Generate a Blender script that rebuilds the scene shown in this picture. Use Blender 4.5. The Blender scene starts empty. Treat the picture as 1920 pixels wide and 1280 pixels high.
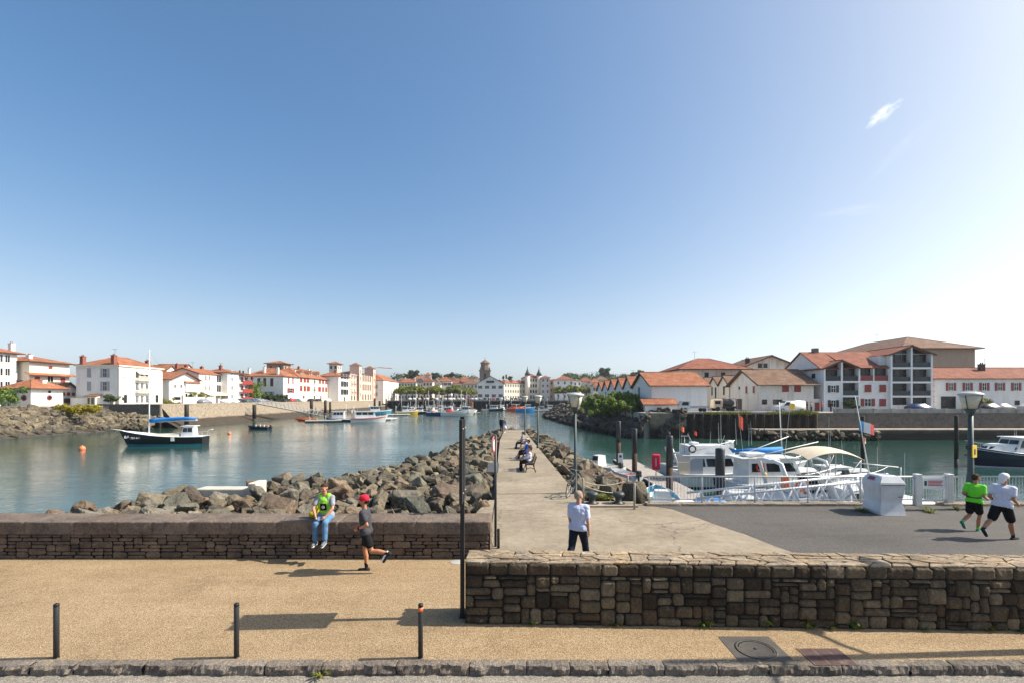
import bpy, bmesh, math, random
from mathutils import Vector, Matrix, noise
R = math.radians
SC = bpy.context.scene
COL = SC.collection
# ---------------------------------------------------------------- camera, world, sun, exposure
cam = bpy.data.objects.new('camera', bpy.data.cameras.new('camera'))
COL.objects.link(cam); SC.camera = cam
cam.location = (0, 0, 4.0); cam.rotation_euler = (R(90), 0, 0)
cam.data.sensor_width = 36.0; cam.data.lens = 36.0*900/1920
cam.data.shift_y = (745.5-640)/1920
cam.data.clip_start = 0.1; cam.data.clip_end = 6000
SUN_EL, SUN_AZ = 42.0, 3.0            # azimuth measured from +X towards +Y
w = bpy.data.worlds.new('World'); SC.world = w; w.use_nodes = True
nt = w.node_tree; nt.nodes.clear()
out = nt.nodes.new('ShaderNodeOutputWorld'); bg = nt.nodes.new('ShaderNodeBackground')
sky = nt.nodes.new('ShaderNodeTexSky'); sky.sky_type = 'NISHITA'; sky.sun_disc = False
sky.sun_elevation = R(SUN_EL); sky.sun_rotation = R(90-SUN_AZ)
sky.air_density = .8; sky.dust_density = 1.9; sky.ozone_density = 2.5; sky.altitude = 0
hs = nt.nodes.new('ShaderNodeHueSaturation'); hs.inputs['Saturation'].default_value = 1.16; hs.inputs['Hue'].default_value = .493; nt.links.new(sky.outputs[0], hs.inputs['Color'])
wb = nt.nodes.new('ShaderNodeMixRGB'); wb.blend_type = 'MULTIPLY'; wb.inputs[0].default_value = 1; wb.inputs[2].default_value = (1.03, 1.0, .96, 1); nt.links.new(hs.outputs[0], wb.inputs[1])   # white balance
# bright sky pales like on film
bw = nt.nodes.new('ShaderNodeRGBToBW'); nt.links.new(wb.outputs[0], bw.inputs[0]); mr_ = nt.nodes.new('ShaderNodeMapRange'); nt.links.new(bw.outputs[0], mr_.inputs['Value'])
mr_.inputs['From Min'].default_value = 1.3; mr_.inputs['From Max'].default_value = 3.6; mr_.inputs['To Min'].default_value = 0; mr_.inputs['To Max'].default_value = .62
gr = nt.nodes.new('ShaderNodeVectorMath'); gr.operation = 'SCALE'; gr.inputs[0].default_value = (1.0, 1.08, 1.17); nt.links.new(bw.outputs[0], gr.inputs['Scale'])
pale = nt.nodes.new('ShaderNodeMixRGB'); nt.links.new(mr_.outputs[0], pale.inputs[0]); nt.links.new(wb.outputs[0], pale.inputs[1]); nt.links.new(gr.outputs[0], pale.inputs[2])
bg.inputs['Strength'].default_value = 0.12
# a wisp of cloud at upper right, a faint one lower down (placed by direction in the sky)
geo = nt.nodes.new('ShaderNodeTexCoord')
def wn(t, **k):
    n = nt.nodes.new(t)
    for a, b in k.items(): setattr(n, a, b)
    return n
def wisp(d, axis, lx, ly, scale, amount, prev):
    d = Vector(d).normalized(); ax = Vector(axis); ax = (ax-d*ax.dot(d)).normalized(); ay = d.cross(ax)
    def dot(v, sc):
        n = wn('ShaderNodeVectorMath', operation='DOT_PRODUCT'); nt.links.new(geo.outputs['Generated'], n.inputs[0]); n.inputs[1].default_value = v/sc
        return n.outputs['Value']
    def math_(op, a, b=None):
        n = wn('ShaderNodeMath', operation=op)
        for i, q in enumerate((a, b)):
            if q is None: continue
            if isinstance(q, (int, float)): n.inputs[i].default_value = q
            else: nt.links.new(q, n.inputs[i])
        return n.outputs[0]
    u, v = dot(ax, lx), dot(ay, ly)
    r2 = math_('ADD', math_('MULTIPLY', u, u), math_('MULTIPLY', v, v))
    fall = math_('MAXIMUM', math_('SUBTRACT', 1.0, r2), 0.0)
    side = math_('GREATER_THAN', dot(d, 1), 0.0)
    comb = wn('ShaderNodeCombineXYZ'); nt.links.new(u, comb.inputs[0]); nt.links.new(v, comb.inputs[1])
    no = wn('ShaderNodeTexNoise'); no.inputs['Scale'].default_value = scale; no.inputs['Detail'].default_value = 6; no.inputs['Distortion'].default_value = .6
    nt.links.new(comb.outputs[0], no.inputs['Vector'])
    k = math_('MULTIPLY', math_('MAXIMUM', math_('SUBTRACT', math_('ADD', no.outputs[0], math_('MULTIPLY', fall, .35)), .62), 0.0), amount)
    k = math_('MULTIPLY', math_('MULTIPLY', k, side), fall)
    k = math_('MINIMUM', k, .8)
    mx = wn('ShaderNodeMixRGB'); nt.links.new(k, mx.inputs[0]); nt.links.new(prev, mx.inputs[1]); mx.inputs[2].default_value = (6.2, 6.4, 6.7, 1)
    return mx.outputs[0]
c = wisp(((1655-960)/900, 1, (745.5-214)/900), (.55, 0, .40), .030, .013, 1.9, 2.4, pale.outputs[0])
c = wisp(((1690-960)/900, 1, (745.5-280)/900), (.60, 0, .55), .08, .016, 1.8, .2, c)
c = wisp(((1600-960)/900, 1, (745.5-395)/900), (1, 0, .1), .07, .012, 1.7, .35, c)
nt.links.new(c, bg.inputs['Color']); nt.links.new(bg.outputs[0], out.inputs['Surface'])
sun = bpy.data.objects.new('sun', bpy.data.lights.new('sun', 'SUN')); COL.objects.link(sun)
sd = Vector((math.cos(R(SUN_EL))*math.cos(R(SUN_AZ)), math.cos(R(SUN_EL))*math.sin(R(SUN_AZ)), math.sin(R(SUN_EL))))
sun.rotation_euler = (-sd).to_track_quat('-Z', 'Y').to_euler(); sun.location = (60, 0, 60)
sun.data.energy = 4.3; sun.data.angle = R(.53); sun.data.color = (1, .92, .79)
SC.view_settings.view_transform = 'Standard'; SC.view_settings.look = 'None'
SC.view_settings.exposure = 0.88; SC.view_settings.gamma = 1; SC.view_settings.use_curve_mapping = False
SC.render.engine = 'CYCLES'
SC.cycles.max_bounces = 6; SC.cycles.transparent_max_bounces = 6

# ---------------------------------------------------------------- helpers
def W(px, py, Y): return Vector(((px-960)/900*Y, Y, 4-(py-745.5)/900*Y))
def G(px, py, z=0.0):
    Y = (4-z)*900/(py-745.5); return Vector(((px-960)/900*Y, Y, z))
def lerp_tab(tab, y):
    if y <= tab[0][0]: return tab[0][1]
    for (a, b), (c_, d) in zip(tab, tab[1:]):
        if y <= c_: return b+(d-b)*(y-a)/(c_-a)
    return tab[-1][1]
class MB:
    def __init__(s): s.v = []; s.f = []; s.m = []; s.sm = []; s.mats = []
    def mi(s, m):
        if m not in s.mats: s.mats.append(m)
        return s.mats.index(m)
    def add(s, vs, fs, m, smooth=False):
        o = len(s.v); s.v += [tuple(p) for p in vs]; k = s.mi(m)
        for f in fs: s.f.append([i+o for i in f]); s.m.append(k); s.sm.append(smooth)
    def box(s, x0, y0, z0, x1, y1, z1, m):
        v = [(x, y, z) for z in (z0, z1) for y in (y0, y1) for x in (x0, x1)]
        s.add(v, [(0, 2, 3, 1), (4, 5, 7, 6), (0, 1, 5, 4), (2, 6, 7, 3), (0, 4, 6, 2), (1, 3, 7, 5)], m)
    def bbox(s, x0, y0, z0, x1, y1, z1, m, b=.02):       # box with chamfered edges
        bm = bmesh.new(); bmesh.ops.create_cube(bm, size=1)
        for v in bm.verts: v.co = Vector(((x0+x1)/2+v.co.x*(x1-x0), (y0+y1)/2+v.co.y*(y1-y0), (z0+z1)/2+v.co.z*(z1-z0)))
        bmesh.ops.bevel(bm, geom=bm.edges[:], offset=b, segments=2, affect='EDGES', profile=.5)
        s.bm(bm, m)
    def bm(s, bm, m, smooth=False, M=None):
        bm.verts.index_update()
        s.add([(M @ v.co if M else v.co) for v in bm.verts], [[v.index for v in f.verts] for f in bm.faces], m, smooth); bm.free()
    def quad(s, a, b, c, d, m): s.add([a, b, c, d], [(0, 1, 2, 3)], m)
    def poly(s, pts, m): s.add(pts, [list(range(len(pts)))], m)
    def prism(s, pts, z0, z1, m):                          # plan polygon (counter-clockwise) extruded in z
        n = len(pts)
        s.add([(p[0], p[1], z0) for p in pts]+[(p[0], p[1], z1) for p in pts],
              [list(range(n))[::-1], list(range(n, 2*n))]+[(i, (i+1) % n, n+(i+1) % n, n+i) for i in range(n)], m)
    def extr(s, pts, axis, a, b, m):                       # profile extruded along x or y
        n = len(pts)
        mk = (lambda p, t: (t, p[0], p[1])) if axis == 'x' else (lambda p, t: (p[0], t, p[1]))
        s.add([mk(p, a) for p in pts]+[mk(p, b) for p in pts],
              [list(range(n)), list(range(n, 2*n))[::-1]]+[(i, n+i, n+(i+1) % n, (i+1) % n) for i in range(n)], m)
    def tube(s, pts, r, m, n=8, cap=True):
        pts = [Vector(p) for p in pts]; k = len(pts)
        rs = r if isinstance(r, (list, tuple)) else [r]*k
        vs = []; up = Vector((0, 0, 1)); prev = None
        for i, p in enumerate(pts):
            t = (pts[min(i+1, k-1)]-pts[max(i-1, 0)]).normalized()
            if prev is None:
                a = t.cross(up if abs(t.z) < .9 else Vector((1, 0, 0))).normalized()
            else:
                a = (prev-t*prev.dot(t)).normalized()
            prev = a; b = t.cross(a)
            vs += [p+(a*math.cos(2*math.pi*j/n)+b*math.sin(2*math.pi*j/n))*rs[i] for j in range(n)]
        fs = [(i*n+j, i*n+(j+1) % n, (i+1)*n+(j+1) % n, (i+1)*n+j) for i in range(k-1) for j in range(n)]
        if cap: fs += [list(range(n))[::-1], [(k-1)*n+j for j in range(n)]]
        s.add(vs, fs, m, n > 5)
    def lathe(s, prof, c, m, n=16, smooth=True):
        vs = [(c[0]+r*math.cos(2*math.pi*j/n), c[1]+r*math.sin(2*math.pi*j/n), c[2]+z) for r, z in prof for j in range(n)]
        k = len(prof)
        fs = [(i*n+j, i*n+(j+1) % n, (i+1)*n+(j+1) % n, (i+1)*n+j) for i in range(k-1) for j in range(n)]
        fs += [list(range(n))[::-1], [(k-1)*n+j for j in range(n)]]
        s.add(vs, fs, m, smooth)
    def ball(s, c, r, m, nu=12, nv=8):
        r = r if isinstance(r, (tuple, list)) else (r, r, r)
        vs = [(c[0], c[1], c[2]-r[2])]
        for i in range(1, nv):
            a = -math.pi/2+math.pi*i/nv
            vs += [(c[0]+r[0]*math.cos(a)*math.cos(2*math.pi*j/nu), c[1]+r[1]*math.cos(a)*math.sin(2*math.pi*j/nu), c[2]+r[2]*math.sin(a)) for j in range(nu)]
        vs.append((c[0], c[1], c[2]+r[2])); L = len(vs)-1
        fs = [(0, 1+(j+1) % nu, 1+j) for j in range(nu)]
        fs += [(1+i*nu+j, 1+i*nu+(j+1) % nu, 1+(i+1)*nu+(j+1) % nu, 1+(i+1)*nu+j) for i in range(nv-2) for j in range(nu)]
        fs += [(L, 1+(nv-2)*nu+j, 1+(nv-2)*nu+(j+1) % nu) for j in range(nu)]
        s.add(vs, fs, m, True)
    def ring(s, c, Rr, r, m, axis='y', n=20, k=8):
        vs = []
        for i in range(n):
            a = 2*math.pi*i/n
            for j in range(k):
                b = 2*math.pi*j/k; q = Rr+r*math.cos(b); p = (q*math.cos(a), r*math.sin(b), q*math.sin(a))
                if axis == 'x': p = (p[1], p[0], p[2])
                if axis == 'z': p = (p[0], p[2], p[1])
                vs.append((c[0]+p[0], c[1]+p[1], c[2]+p[2]))
        s.add(vs, [(i*k+j, i*k+(j+1) % k, ((i+1) % n)*k+(j+1) % k, ((i+1) % n)*k+j) for i in range(n) for j in range(k)], m, True)
    def mesh(s, name):
        me = bpy.data.meshes.new(name); me.from_pydata(s.v, [], s.f)
        for m in s.mats: me.materials.append(m)
        me.polygons.foreach_set('material_index', s.m); me.polygons.foreach_set('use_smooth', s.sm); me.update()
        return me
    def build(s, name, parent=None, loc=None, rz=None):
        o = bpy.data.objects.new(name, s.mesh(name)); COL.objects.link(o)
        if parent: o.parent = parent
        if loc is not None: o.location = loc
        if rz is not None: o.rotation_euler = (0, 0, rz)
        return o
def tag(o, label, cat, group=None):
    o['label'] = label; o['category'] = cat
    if group: o['group'] = group
    return o
def thing(name, label, cat, loc=(0, 0, 0), rz=0.0, group=None):
    o = bpy.data.objects.new(name, None); COL.objects.link(o); o.location = loc; o.rotation_euler = (0, 0, rz)
    o.empty_display_size = .2
    return tag(o, label, cat, group)
def structure(o, kind='structure'): o['kind'] = kind; return o
def stuff(o, label, cat): o['kind'] = 'stuff'; return tag(o, label, cat)
def dup(o, loc=None, rz=None, label=None, group=None, parent=None):
    c = o.copy(); COL.objects.link(c)
    if parent: c.parent = parent
    for ch in o.children: dup(ch, parent=c)
    if loc is not None: c.location = loc
    if rz is not None: c.rotation_euler = (0, 0, rz)
    if label: c['label'] = label
    if group: c['group'] = group
    return c
def inst(name, me, parent, loc=(0, 0, 0), rz=0.0):
    o = bpy.data.objects.new(name, me); COL.objects.link(o); o.parent = parent; o.location = loc; o.rotation_euler = (0, 0, rz); return o

# ---------------------------------------------------------------- materials
def new_mat(name):
    m = bpy.data.materials.new(name); m.use_nodes = True
    t = m.node_tree; b = t.nodes['Principled BSDF']; return m, t, b
def N(t, typ, **k):
    n = t.nodes.new(typ)
    for a, b in k.items():
        if a.startswith('i_'):
            key = a[2:]
            n.inputs[int(key) if key.isdigit() else key].default_value = b
        else: setattr(n, a, b)
    return n
def ramp(t, fac, stops):
    r = t.nodes.new('ShaderNodeValToRGB'); e = r.color_ramp.elements
    while len(e) < len(stops): e.new(.5)
    for i, (p, c) in enumerate(stops): e[i].position = p; e[i].color = (*c, 1) if len(c) == 3 else c
    t.links.new(fac, r.inputs[0]); return r.outputs[0]
def mix(t, fac, a, b, mode='MIX'):
    n = t.nodes.new('ShaderNodeMixRGB'); n.blend_type = mode
    for i, q in ((0, fac), (1, a), (2, b)):
        if isinstance(q, (int, float)): n.inputs[i].default_value = q
        elif isinstance(q, tuple): n.inputs[i].default_value = (*q, 1) if len(q) == 3 else q
        else: t.links.new(q, n.inputs[i])
    return n.outputs[0]
def coords(t, world=False):
    return N(t, 'ShaderNodeNewGeometry').outputs['Position'] if world else N(t, 'ShaderNodeTexCoord').outputs['Object']
def noise_t(t, v, scale, detail=4, rough=.55, dist=0):
    n = N(t, 'ShaderNodeTexNoise'); n.inputs['Scale'].default_value = scale; n.inputs['Detail'].default_value = detail
    n.inputs['Roughness'].default_value = rough; n.inputs['Distortion'].default_value = dist
    t.links.new(v, n.inputs['Vector']); return n.outputs['Fac']
def bump(t, b, h, strength, dist):
    n = N(t, 'ShaderNodeBump'); n.inputs['Strength'].default_value = strength; n.inputs['Distance'].default_value = dist
    t.links.new(h, n.inputs['Height']); t.links.new(n.outputs[0], b.inputs['Normal'])
MATS = {}
def plain(name, col, rough=.6, var=.12, scale=3.0, metal=0.0, bmp=0.0, bscale=40, spec=.5, world=False):
    """a painted or plain surface with soft blotches of wear and dirt"""
    if name in MATS: return MATS[name]
    m, t, b = new_mat(name); v = coords(t, world)
    n = noise_t(t, v, scale, 6, .65)
    f = ramp(t, n, [(.3, (1-var,)*3), (.7, (1+var*.4,)*3)])
    t.links.new(mix(t, 1.0, col, f, 'MULTIPLY'), b.inputs['Base Color'])
    b.inputs['Roughness'].default_value = rough; b.inputs['Metallic'].default_value = metal
    b.inputs['Specular IOR Level'].default_value = spec
    if bmp: bump(t, b, noise_t(t, v, bscale, 4), bmp, .02)
    MATS[name] = m; return m
def plaster(name, col, dirt=(.45, .40, .33), amt=.35):
    m, t, b = new_mat(name); v = coords(t, True)
    mp = N(t, 'ShaderNodeMapping'); mp.inputs['Scale'].default_value = (1.2, 1.2, .25); t.links.new(v, mp.inputs['Vector'])
    n = noise_t(t, mp.outputs[0], .8, 8, .7)
    c = mix(t, ramp(t, n, [(.48, (0, 0, 0)), (.75, (amt,)*3)]), col, dirt)
    c = mix(t, 1.0, c, ramp(t, noise_t(t, v, 3.5, 5), [(.3, (.92,)*3), (.7, (1.03,)*3)]), 'MULTIPLY')
    t.links.new(c, b.inputs['Base Color']); b.inputs['Roughness'].default_value = .85; b.inputs['Specular IOR Level'].default_value = .25
    MATS[name] = m; return m
def tiles(name, a, b_, c_):
    m, t, b = new_mat(name); v = coords(t)
    n = noise_t(t, v, .7, 6, .7); n2 = noise_t(t, v, 5.5, 3, .6)
    col = ramp(t, n, [(.3, a), (.52, b_), (.72, c_)])
    col = mix(t, 1.0, col, ramp(t, n2, [(.3, (.6,)*3), (.68, (1.2,)*3)]), 'MULTIPLY')
    wv = N(t, 'ShaderNodeTexWave'); wv.inputs['Scale'].default_value = 1.25; wv.inputs['Distortion'].default_value = .4; t.links.new(v, wv.inputs['Vector'])
    w2 = N(t, 'ShaderNodeTexWave'); w2.bands_direction = 'Y'; w2.inputs['Scale'].default_value = 1.25; w2.inputs['Distortion'].default_value = .4; t.links.new(v, w2.inputs['Vector'])
    hh = N(t, 'ShaderNodeMath', operation='MULTIPLY'); t.links.new(wv.outputs['Fac'], hh.inputs[0]); t.links.new(w2.outputs['Fac'], hh.inputs[1])
    col = mix(t, 1.0, col, ramp(t, hh.outputs[0], [(.0, (.72,)*3), (.5, (1.06,)*3)]), 'MULTIPLY')
    t.links.new(col, b.inputs['Base Color']); b.inputs['Roughness'].default_value = .85; b.inputs['Specular IOR Level'].default_value = .2
    bump(t, b, hh.outputs[0], .6, .08)
    MATS[name] = m; return m
def glass(name, col=(.02, .026, .03), rough=.06):
    m, t, b = new_mat(name); v = coords(t, True)
    n = noise_t(t, v, .9, 2)
    t.links.new(mix(t, ramp(t, n, [(.46, (0, 0, 0)), (.68, (1, 1, 1))]), col, tuple(q*2.2+.01 for q in col)), b.inputs['Base Color'])
    b.inputs['Roughness'].default_value = rough; b.inputs['Specular IOR Level'].default_value = .35
    MATS[name] = m; return m
def stone(name, cols, veins=None, bscale=9, bstr=.7, island=True, objr=False, wet=None):
    """stone blocks: one colour per block from a ramp, grain, lichen, pitted relief"""
    m, t, b = new_mat(name); v = coords(t, not objr)
    if objr: rnd = N(t, 'ShaderNodeObjectInfo').outputs['Random']
    else: rnd = N(t, 'ShaderNodeNewGeometry').outputs['Random Per Island']
    k = len(cols)
    base = ramp(t, rnd, [(i/(k-1) if k > 1 else 0, c) for i, c in enumerate(cols)])
    big = noise_t(t, v, 1.7, 7, .68); fine = noise_t(t, v, bscale*2.3, 6, .7)
    c = mix(t, 1.0, base, ramp(t, big, [(.28, (.5, .5, .52)), (.5, (1, 1, 1)), (.72, (1.35, 1.28, 1.15))]), 'MULTIPLY')
    c = mix(t, 1.0, c, ramp(t, fine, [(.3, (.55,)*3), (.65, (1.2,)*3)]), 'MULTIPLY')
    if veins:
        vn = noise_t(t, v, 2.2, 8, .75, 1.5)
        c = mix(t, ramp(t, vn, [(.60, (0, 0, 0)), (.68, (.75,)*3)]), c, veins)
    if wet is not None:
        sx = N(t, 'ShaderNodeSeparateXYZ'); t.links.new(coords(t, True), sx.inputs[0])
        ad = N(t, 'ShaderNodeMath', operation='ADD'); t.links.new(sx.outputs['Z'], ad.inputs[0])
        sc = N(t, 'ShaderNodeMath', operation='MULTIPLY'); t.links.new(noise_t(t, coords(t, True), .6, 3), sc.inputs[0]); sc.inputs[1].default_value = 1.2
        t.links.new(sc.outputs[0], ad.inputs[1])
        mr = N(t, 'ShaderNodeMapRange'); mr.inputs['From Min'].default_value = wet+.3; mr.inputs['From Max'].default_value = wet+1.3; t.links.new(ad.outputs[0], mr.inputs['Value'])
        c = mix(t, mr.outputs[0], (.035, .028, .018), c)
    t.links.new(c, b.inputs['Base Color']); b.inputs['Roughness'].default_value = .88; b.inputs['Specular IOR Level'].default_value = .25
    h = N(t, 'ShaderNodeMath', operation='ADD'); t.links.new(noise_t(t, v, bscale, 8, .7), h.inputs[0]); t.links.new(noise_t(t, v, bscale*.3, 4), h.inputs[1])
    bump(t, b, h.outputs[0], bstr, .06)
    MATS[name] = m; return m
def leaf_mat(name, a, b_, c_):
    m, t, b = new_mat(name)
    rnd = N(t, 'ShaderNodeNewGeometry').outputs['Random Per Island']
    oi = N(t, 'ShaderNodeObjectInfo').outputs['Random']
    c = ramp(t, rnd, [(.0, a), (.55, b_), (1, c_)])
    c = mix(t, 1.0, c, ramp(t, oi, [(0, (.8, .85, .8)), (1, (1.15, 1.08, .95))]), 'MULTIPLY')
    t.links.new(c, b.inputs['Base Color']); b.inputs['Roughness'].default_value = .6; b.inputs['Specular IOR Level'].default_value = .25
    tr = N(t, 'ShaderNodeBsdfTranslucent'); t.links.new(c, tr.inputs[0])
    ms = N(t, 'ShaderNodeMixShader'); ms.inputs[0].default_value = .3
    t.links.new(b.outputs[0], ms.inputs[1]); t.links.new(tr.outputs[0], ms.inputs[2])
    t.links.new(ms.outputs[0], t.nodes['Material Output'].inputs['Surface'])
    MATS[name] = m; return m

# grounds ------------------------------------------------------------
def ground_aggregate():
    m, t, b = new_mat('exposed aggregate'); v = coords(t, True)
    vo = N(t, 'ShaderNodeTexVoronoi'); vo.inputs['Scale'].default_value = 75; t.links.new(v, vo.inputs['Vector'])
    sep = N(t, 'ShaderNodeSeparateColor'); t.links.new(vo.outputs['Color'], sep.inputs[0])
    c = ramp(t, sep.outputs[0], [(.0, (.19, .125, .07)), (.3, (.275, .19, .106)), (.65, (.335, .245, .145)), (1, (.44, .355, .235))])
    c = mix(t, 1.0, c, ramp(t, noise_t(t, v, .55, 8, .7), [(.28, (.66, .63, .60)), (.45, (.95, .93, .9)), (.55, (1, .99, .97)), (.74, (1.14, 1.12, 1.08))]), 'MULTIPLY')
    mp = N(t, 'ShaderNodeMapping'); mp.inputs['Scale'].default_value = (.22, 1.5, 1); t.links.new(v, mp.inputs['Vector'])
    c = mix(t, 1.0, c, ramp(t, noise_t(t, mp.outputs[0], .9, 6, .7), [(.35, (.88, .86, .84)), (.62, (1.04, 1.04, 1.04))]), 'MULTIPLY')
    st = N(t, 'ShaderNodeTexVoronoi'); st.inputs['Scale'].default_value = 1.7; t.links.new(v, st.inputs['Vector'])
    c = mix(t, ramp(t, st.outputs['Distance'], [(.025, (.6,)*3), (.05, (0, 0, 0))]), c, (.12, .09, .07))
    t.links.new(c, b.inputs['Base Color']); b.inputs['Roughness'].default_value = .9; b.inputs['Specular IOR Level'].default_value = .2
    bump(t, b, vo.outputs['Distance'], .5, .012); return m
def ground_concrete():
    m, t, b = new_mat('worn pier concrete'); v = coords(t, True)
    n = noise_t(t, v, .35, 9, .72); n2 = noise_t(t, v, 4, 8, .75); n3 = noise_t(t, v, 30, 4, .7)
    c = ramp(t, n, [(.3, (.19, .155, .11)), (.5, (.28, .23, .165)), (.7, (.37, .31, .235))])
    c = mix(t, 1.0, c, ramp(t, n2, [(.3, (.72,)*3), (.65, (1.1,)*3)]), 'MULTIPLY')
    c = mix(t, 1.0, c, ramp(t, n3, [(.3, (.8,)*3), (.65, (1.1,)*3)]), 'MULTIPLY')
    # cracks
    d = N(t, 'ShaderNodeVectorMath', operation='ADD'); t.links.new(v, d.inputs[0])
    nz = N(t, 'ShaderNodeTexNoise'); nz.inputs['Scale'].default_value = 1.6; nz.inputs['Detail'].default_value = 6; t.links.new(v, nz.inputs['Vector'])
    sc = N(t, 'ShaderNodeVectorMath', operation='SCALE'); sc.inputs['Scale'].default_value = .9; t.links.new(nz.outputs['Color'], sc.inputs[0]); t.links.new(sc.outputs[0], d.inputs[1])
    vo = N(t, 'ShaderNodeTexVoronoi', feature='DISTANCE_TO_EDGE'); vo.inputs['Scale'].default_value = .17; t.links.new(d.outputs[0], vo.inputs['Vector'])
    cr = ramp(t, vo.outputs['Distance'], [(.0, (.75,)*3), (.002, (.5,)*3), (.0042, (0, 0, 0))])
    c = mix(t, cr, c, (.05, .042, .035))
    # construction joints across the pier every 6 m
    sx = N(t, 'ShaderNodeSeparateXYZ'); t.links.new(v, sx.inputs[0])
    fr = N(t, 'ShaderNodeMath', operation='PINGPONG'); fr.inputs[1].default_value = 3.1; t.links.new(sx.outputs['Y'], fr.inputs[0])
    c = mix(t, ramp(t, fr.outputs[0], [(.006, (.7,)*3), (.014, (0, 0, 0))]), c, (.07, .06, .05))
    t.links.new(c, b.inputs['Base Color']); b.inputs['Roughness'].default_value = .88; b.inputs['Specular IOR Level'].default_value = .25
    bump(t, b, n2, .35, .03); return m
def ground_asphalt(name, col, warm=(1, 1, 1)):
    m, t, b = new_mat(name); v = coords(t, True)
    vo = N(t, 'ShaderNodeTexVoronoi'); vo.inputs['Scale'].default_value = 70; t.links.new(v, vo.inputs['Vector'])
    sep = N(t, 'ShaderNodeSeparateColor'); t.links.new(vo.outputs['Color'], sep.inputs[0])
    c = mix(t, 1.0, col, ramp(t, sep.outputs[0], [(0, (.6,)*3), (.7, (1.05,)*3), (1, (1.7,)*3)]), 'MULTIPLY')
    mp = N(t, 'ShaderNodeMapping'); mp.inputs['Scale'].default_value = (.3, 1, 1); t.links.new(v, mp.inputs['Vector'])
    c = mix(t, 1.0, c, ramp(t, noise_t(t, mp.outputs[0], .55, 8, .72), [(.28, (.6, .59, .58)), (.46, (.95,)*3), (.7, (1.22, 1.2, 1.15))]), 'MULTIPLY')
    st = N(t, 'ShaderNodeTexVoronoi'); st.inputs['Scale'].default_value = .8; t.links.new(v, st.inputs['Vector'])
    c = mix(t, ramp(t, st.outputs['Distance'], [(.02, (.5,)*3), (.03, (0, 0, 0))]), c, (.4, .38, .35))
    t.links.new(c, b.inputs['Base Color']); b.inputs['Roughness'].default_value = .85; b.inputs['Specular IOR Level'].default_value = .3
    bump(t, b, vo.outputs['Distance'], .35, .008); return m
def water_mat():
    m, t, b = new_mat('harbour water'); v = coords(t, True)
    c = ramp(t, noise_t(t, v, .03, 3), [(.35, (.017, .056, .048)), (.65, (.028, .070, .050))])
    t.links.new(c, b.inputs['Base Color']); b.inputs['Roughness'].default_value = .07
    b.inputs['IOR'].default_value = 1.333
    mp = N(t, 'ShaderNodeMapping'); mp.inputs['Scale'].default_value = (.75, 1.3, 1); mp.inputs['Rotation'].default_value = (0, 0, .35); t.links.new(v, mp.inputs['Vector'])
    n1 = noise_t(t, mp.outputs[0], 2.6, 4, .6, .4); n2 = noise_t(t, mp.outputs[0], .5, 3, .5, .3); n3 = noise_t(t, v, .05, 2)
    a = N(t, 'ShaderNodeMath', operation='MULTIPLY_ADD'); t.links.new(n2, a.inputs[0]); a.inputs[1].default_value = 2.0; t.links.new(n1, a.inputs[2])
    st = N(t, 'ShaderNodeMapRange'); st.inputs['From Min'].default_value = .35; st.inputs['From Max'].default_value = .65
    st.inputs['To Min'].default_value = .10; st.inputs['To Max'].default_value = .30; t.links.new(n3, st.inputs['Value'])
    bp = N(t, 'ShaderNodeBump'); bp.inputs['Distance'].default_value = .12; t.links.new(st.outputs[0], bp.inputs['Strength'])
    t.links.new(a.outputs[0], bp.inputs['Height']); t.links.new(bp.outputs[0], b.inputs['Normal']); return m
AGG = ground_aggregate(); CONC = ground_concrete(); ASPH = ground_asphalt('dark asphalt', (.085, .077, .069)); ROAD = ground_asphalt('pale road asphalt', (.22, .195, .165)); WATER = water_mat()
QUAYTOP = plain('quay paving', (.30, .27, .23), .9, .3, .4, world=True)
GRASSY = plain('town ground', (.16, .15, .12), .95, .4, .1, world=True)
WHITE = plaster('white plaster', (.80, .78, .74)); WHITE2 = plaster('old white plaster', (.70, .66, .60), (.30, .26, .22), .75)
CREAM = plaster('cream plaster', (.76, .68, .55)); PINK = plaster('pink stone', (.66, .45, .36)); GREYW = plaster('grey plaster', (.55, .52, .48)); BROWNW = plaster('brown render', (.34, .26, .20), (.2, .15, .12), .5)
TILE = tiles('orange roof tiles', (.25, .10, .055), (.40, .155, .08), (.47, .25, .15)); TILE_B = tiles('brown roof tiles', (.15, .085, .055), (.25, .145, .095), (.33, .22, .15)); TILE_R = tiles('red roof tiles', (.20, .08, .05), (.33, .12, .075), (.38, .19, .12))
SLATE = plain('dark slate', (.06, .065, .07), .6, .3, 2)
GLASS = glass('window glass', (.012, .016, .020), .12); GLASS_B = glass('boat glass', (.015, .018, .022), .04)
RED = plain('red shutter paint', (.27, .035, .03), .55); GREEN = plain('dark green paint', (.025, .045, .045), .5); GREYP = plain('grey shutter paint', (.33, .35, .38), .6)
WPAINT = plain('white paint', (.80, .80, .79), .35, .1, 2); CREAMP = plain('cream paint', (.72, .66, .54), .6); WOODB = plain('dark brown timber', (.075, .045, .03), .7, .3)
BRICK = plain('red brick', (.25, .085, .055), .85, .35, 6); STONE_T = plaster('tower stone', (.22, .175, .14), (.2, .17, .14), .6)
BLACKM = plain('black painted metal', (.007, .007, .008), .55, .2, 6); GREYM = plain('dark grey metal', (.026, .029, .032), .45, .2, 6); STEEL = plain('galvanised steel', (.48, .49, .50), .4, .2, 8, .6); WHITEM = plain('white metal', (.68, .67, .64), .4, .18, 4)
RUST = plain('rusty steel', (.075, .036, .02), .85, .75, 1.6); PILING = plain('rusty sheet piling', (.038, .024, .016), .9, .8, 1.2); DARKTIM = plain('dark wet timber', (.035, .028, .022), .8, .4, 3)
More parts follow.
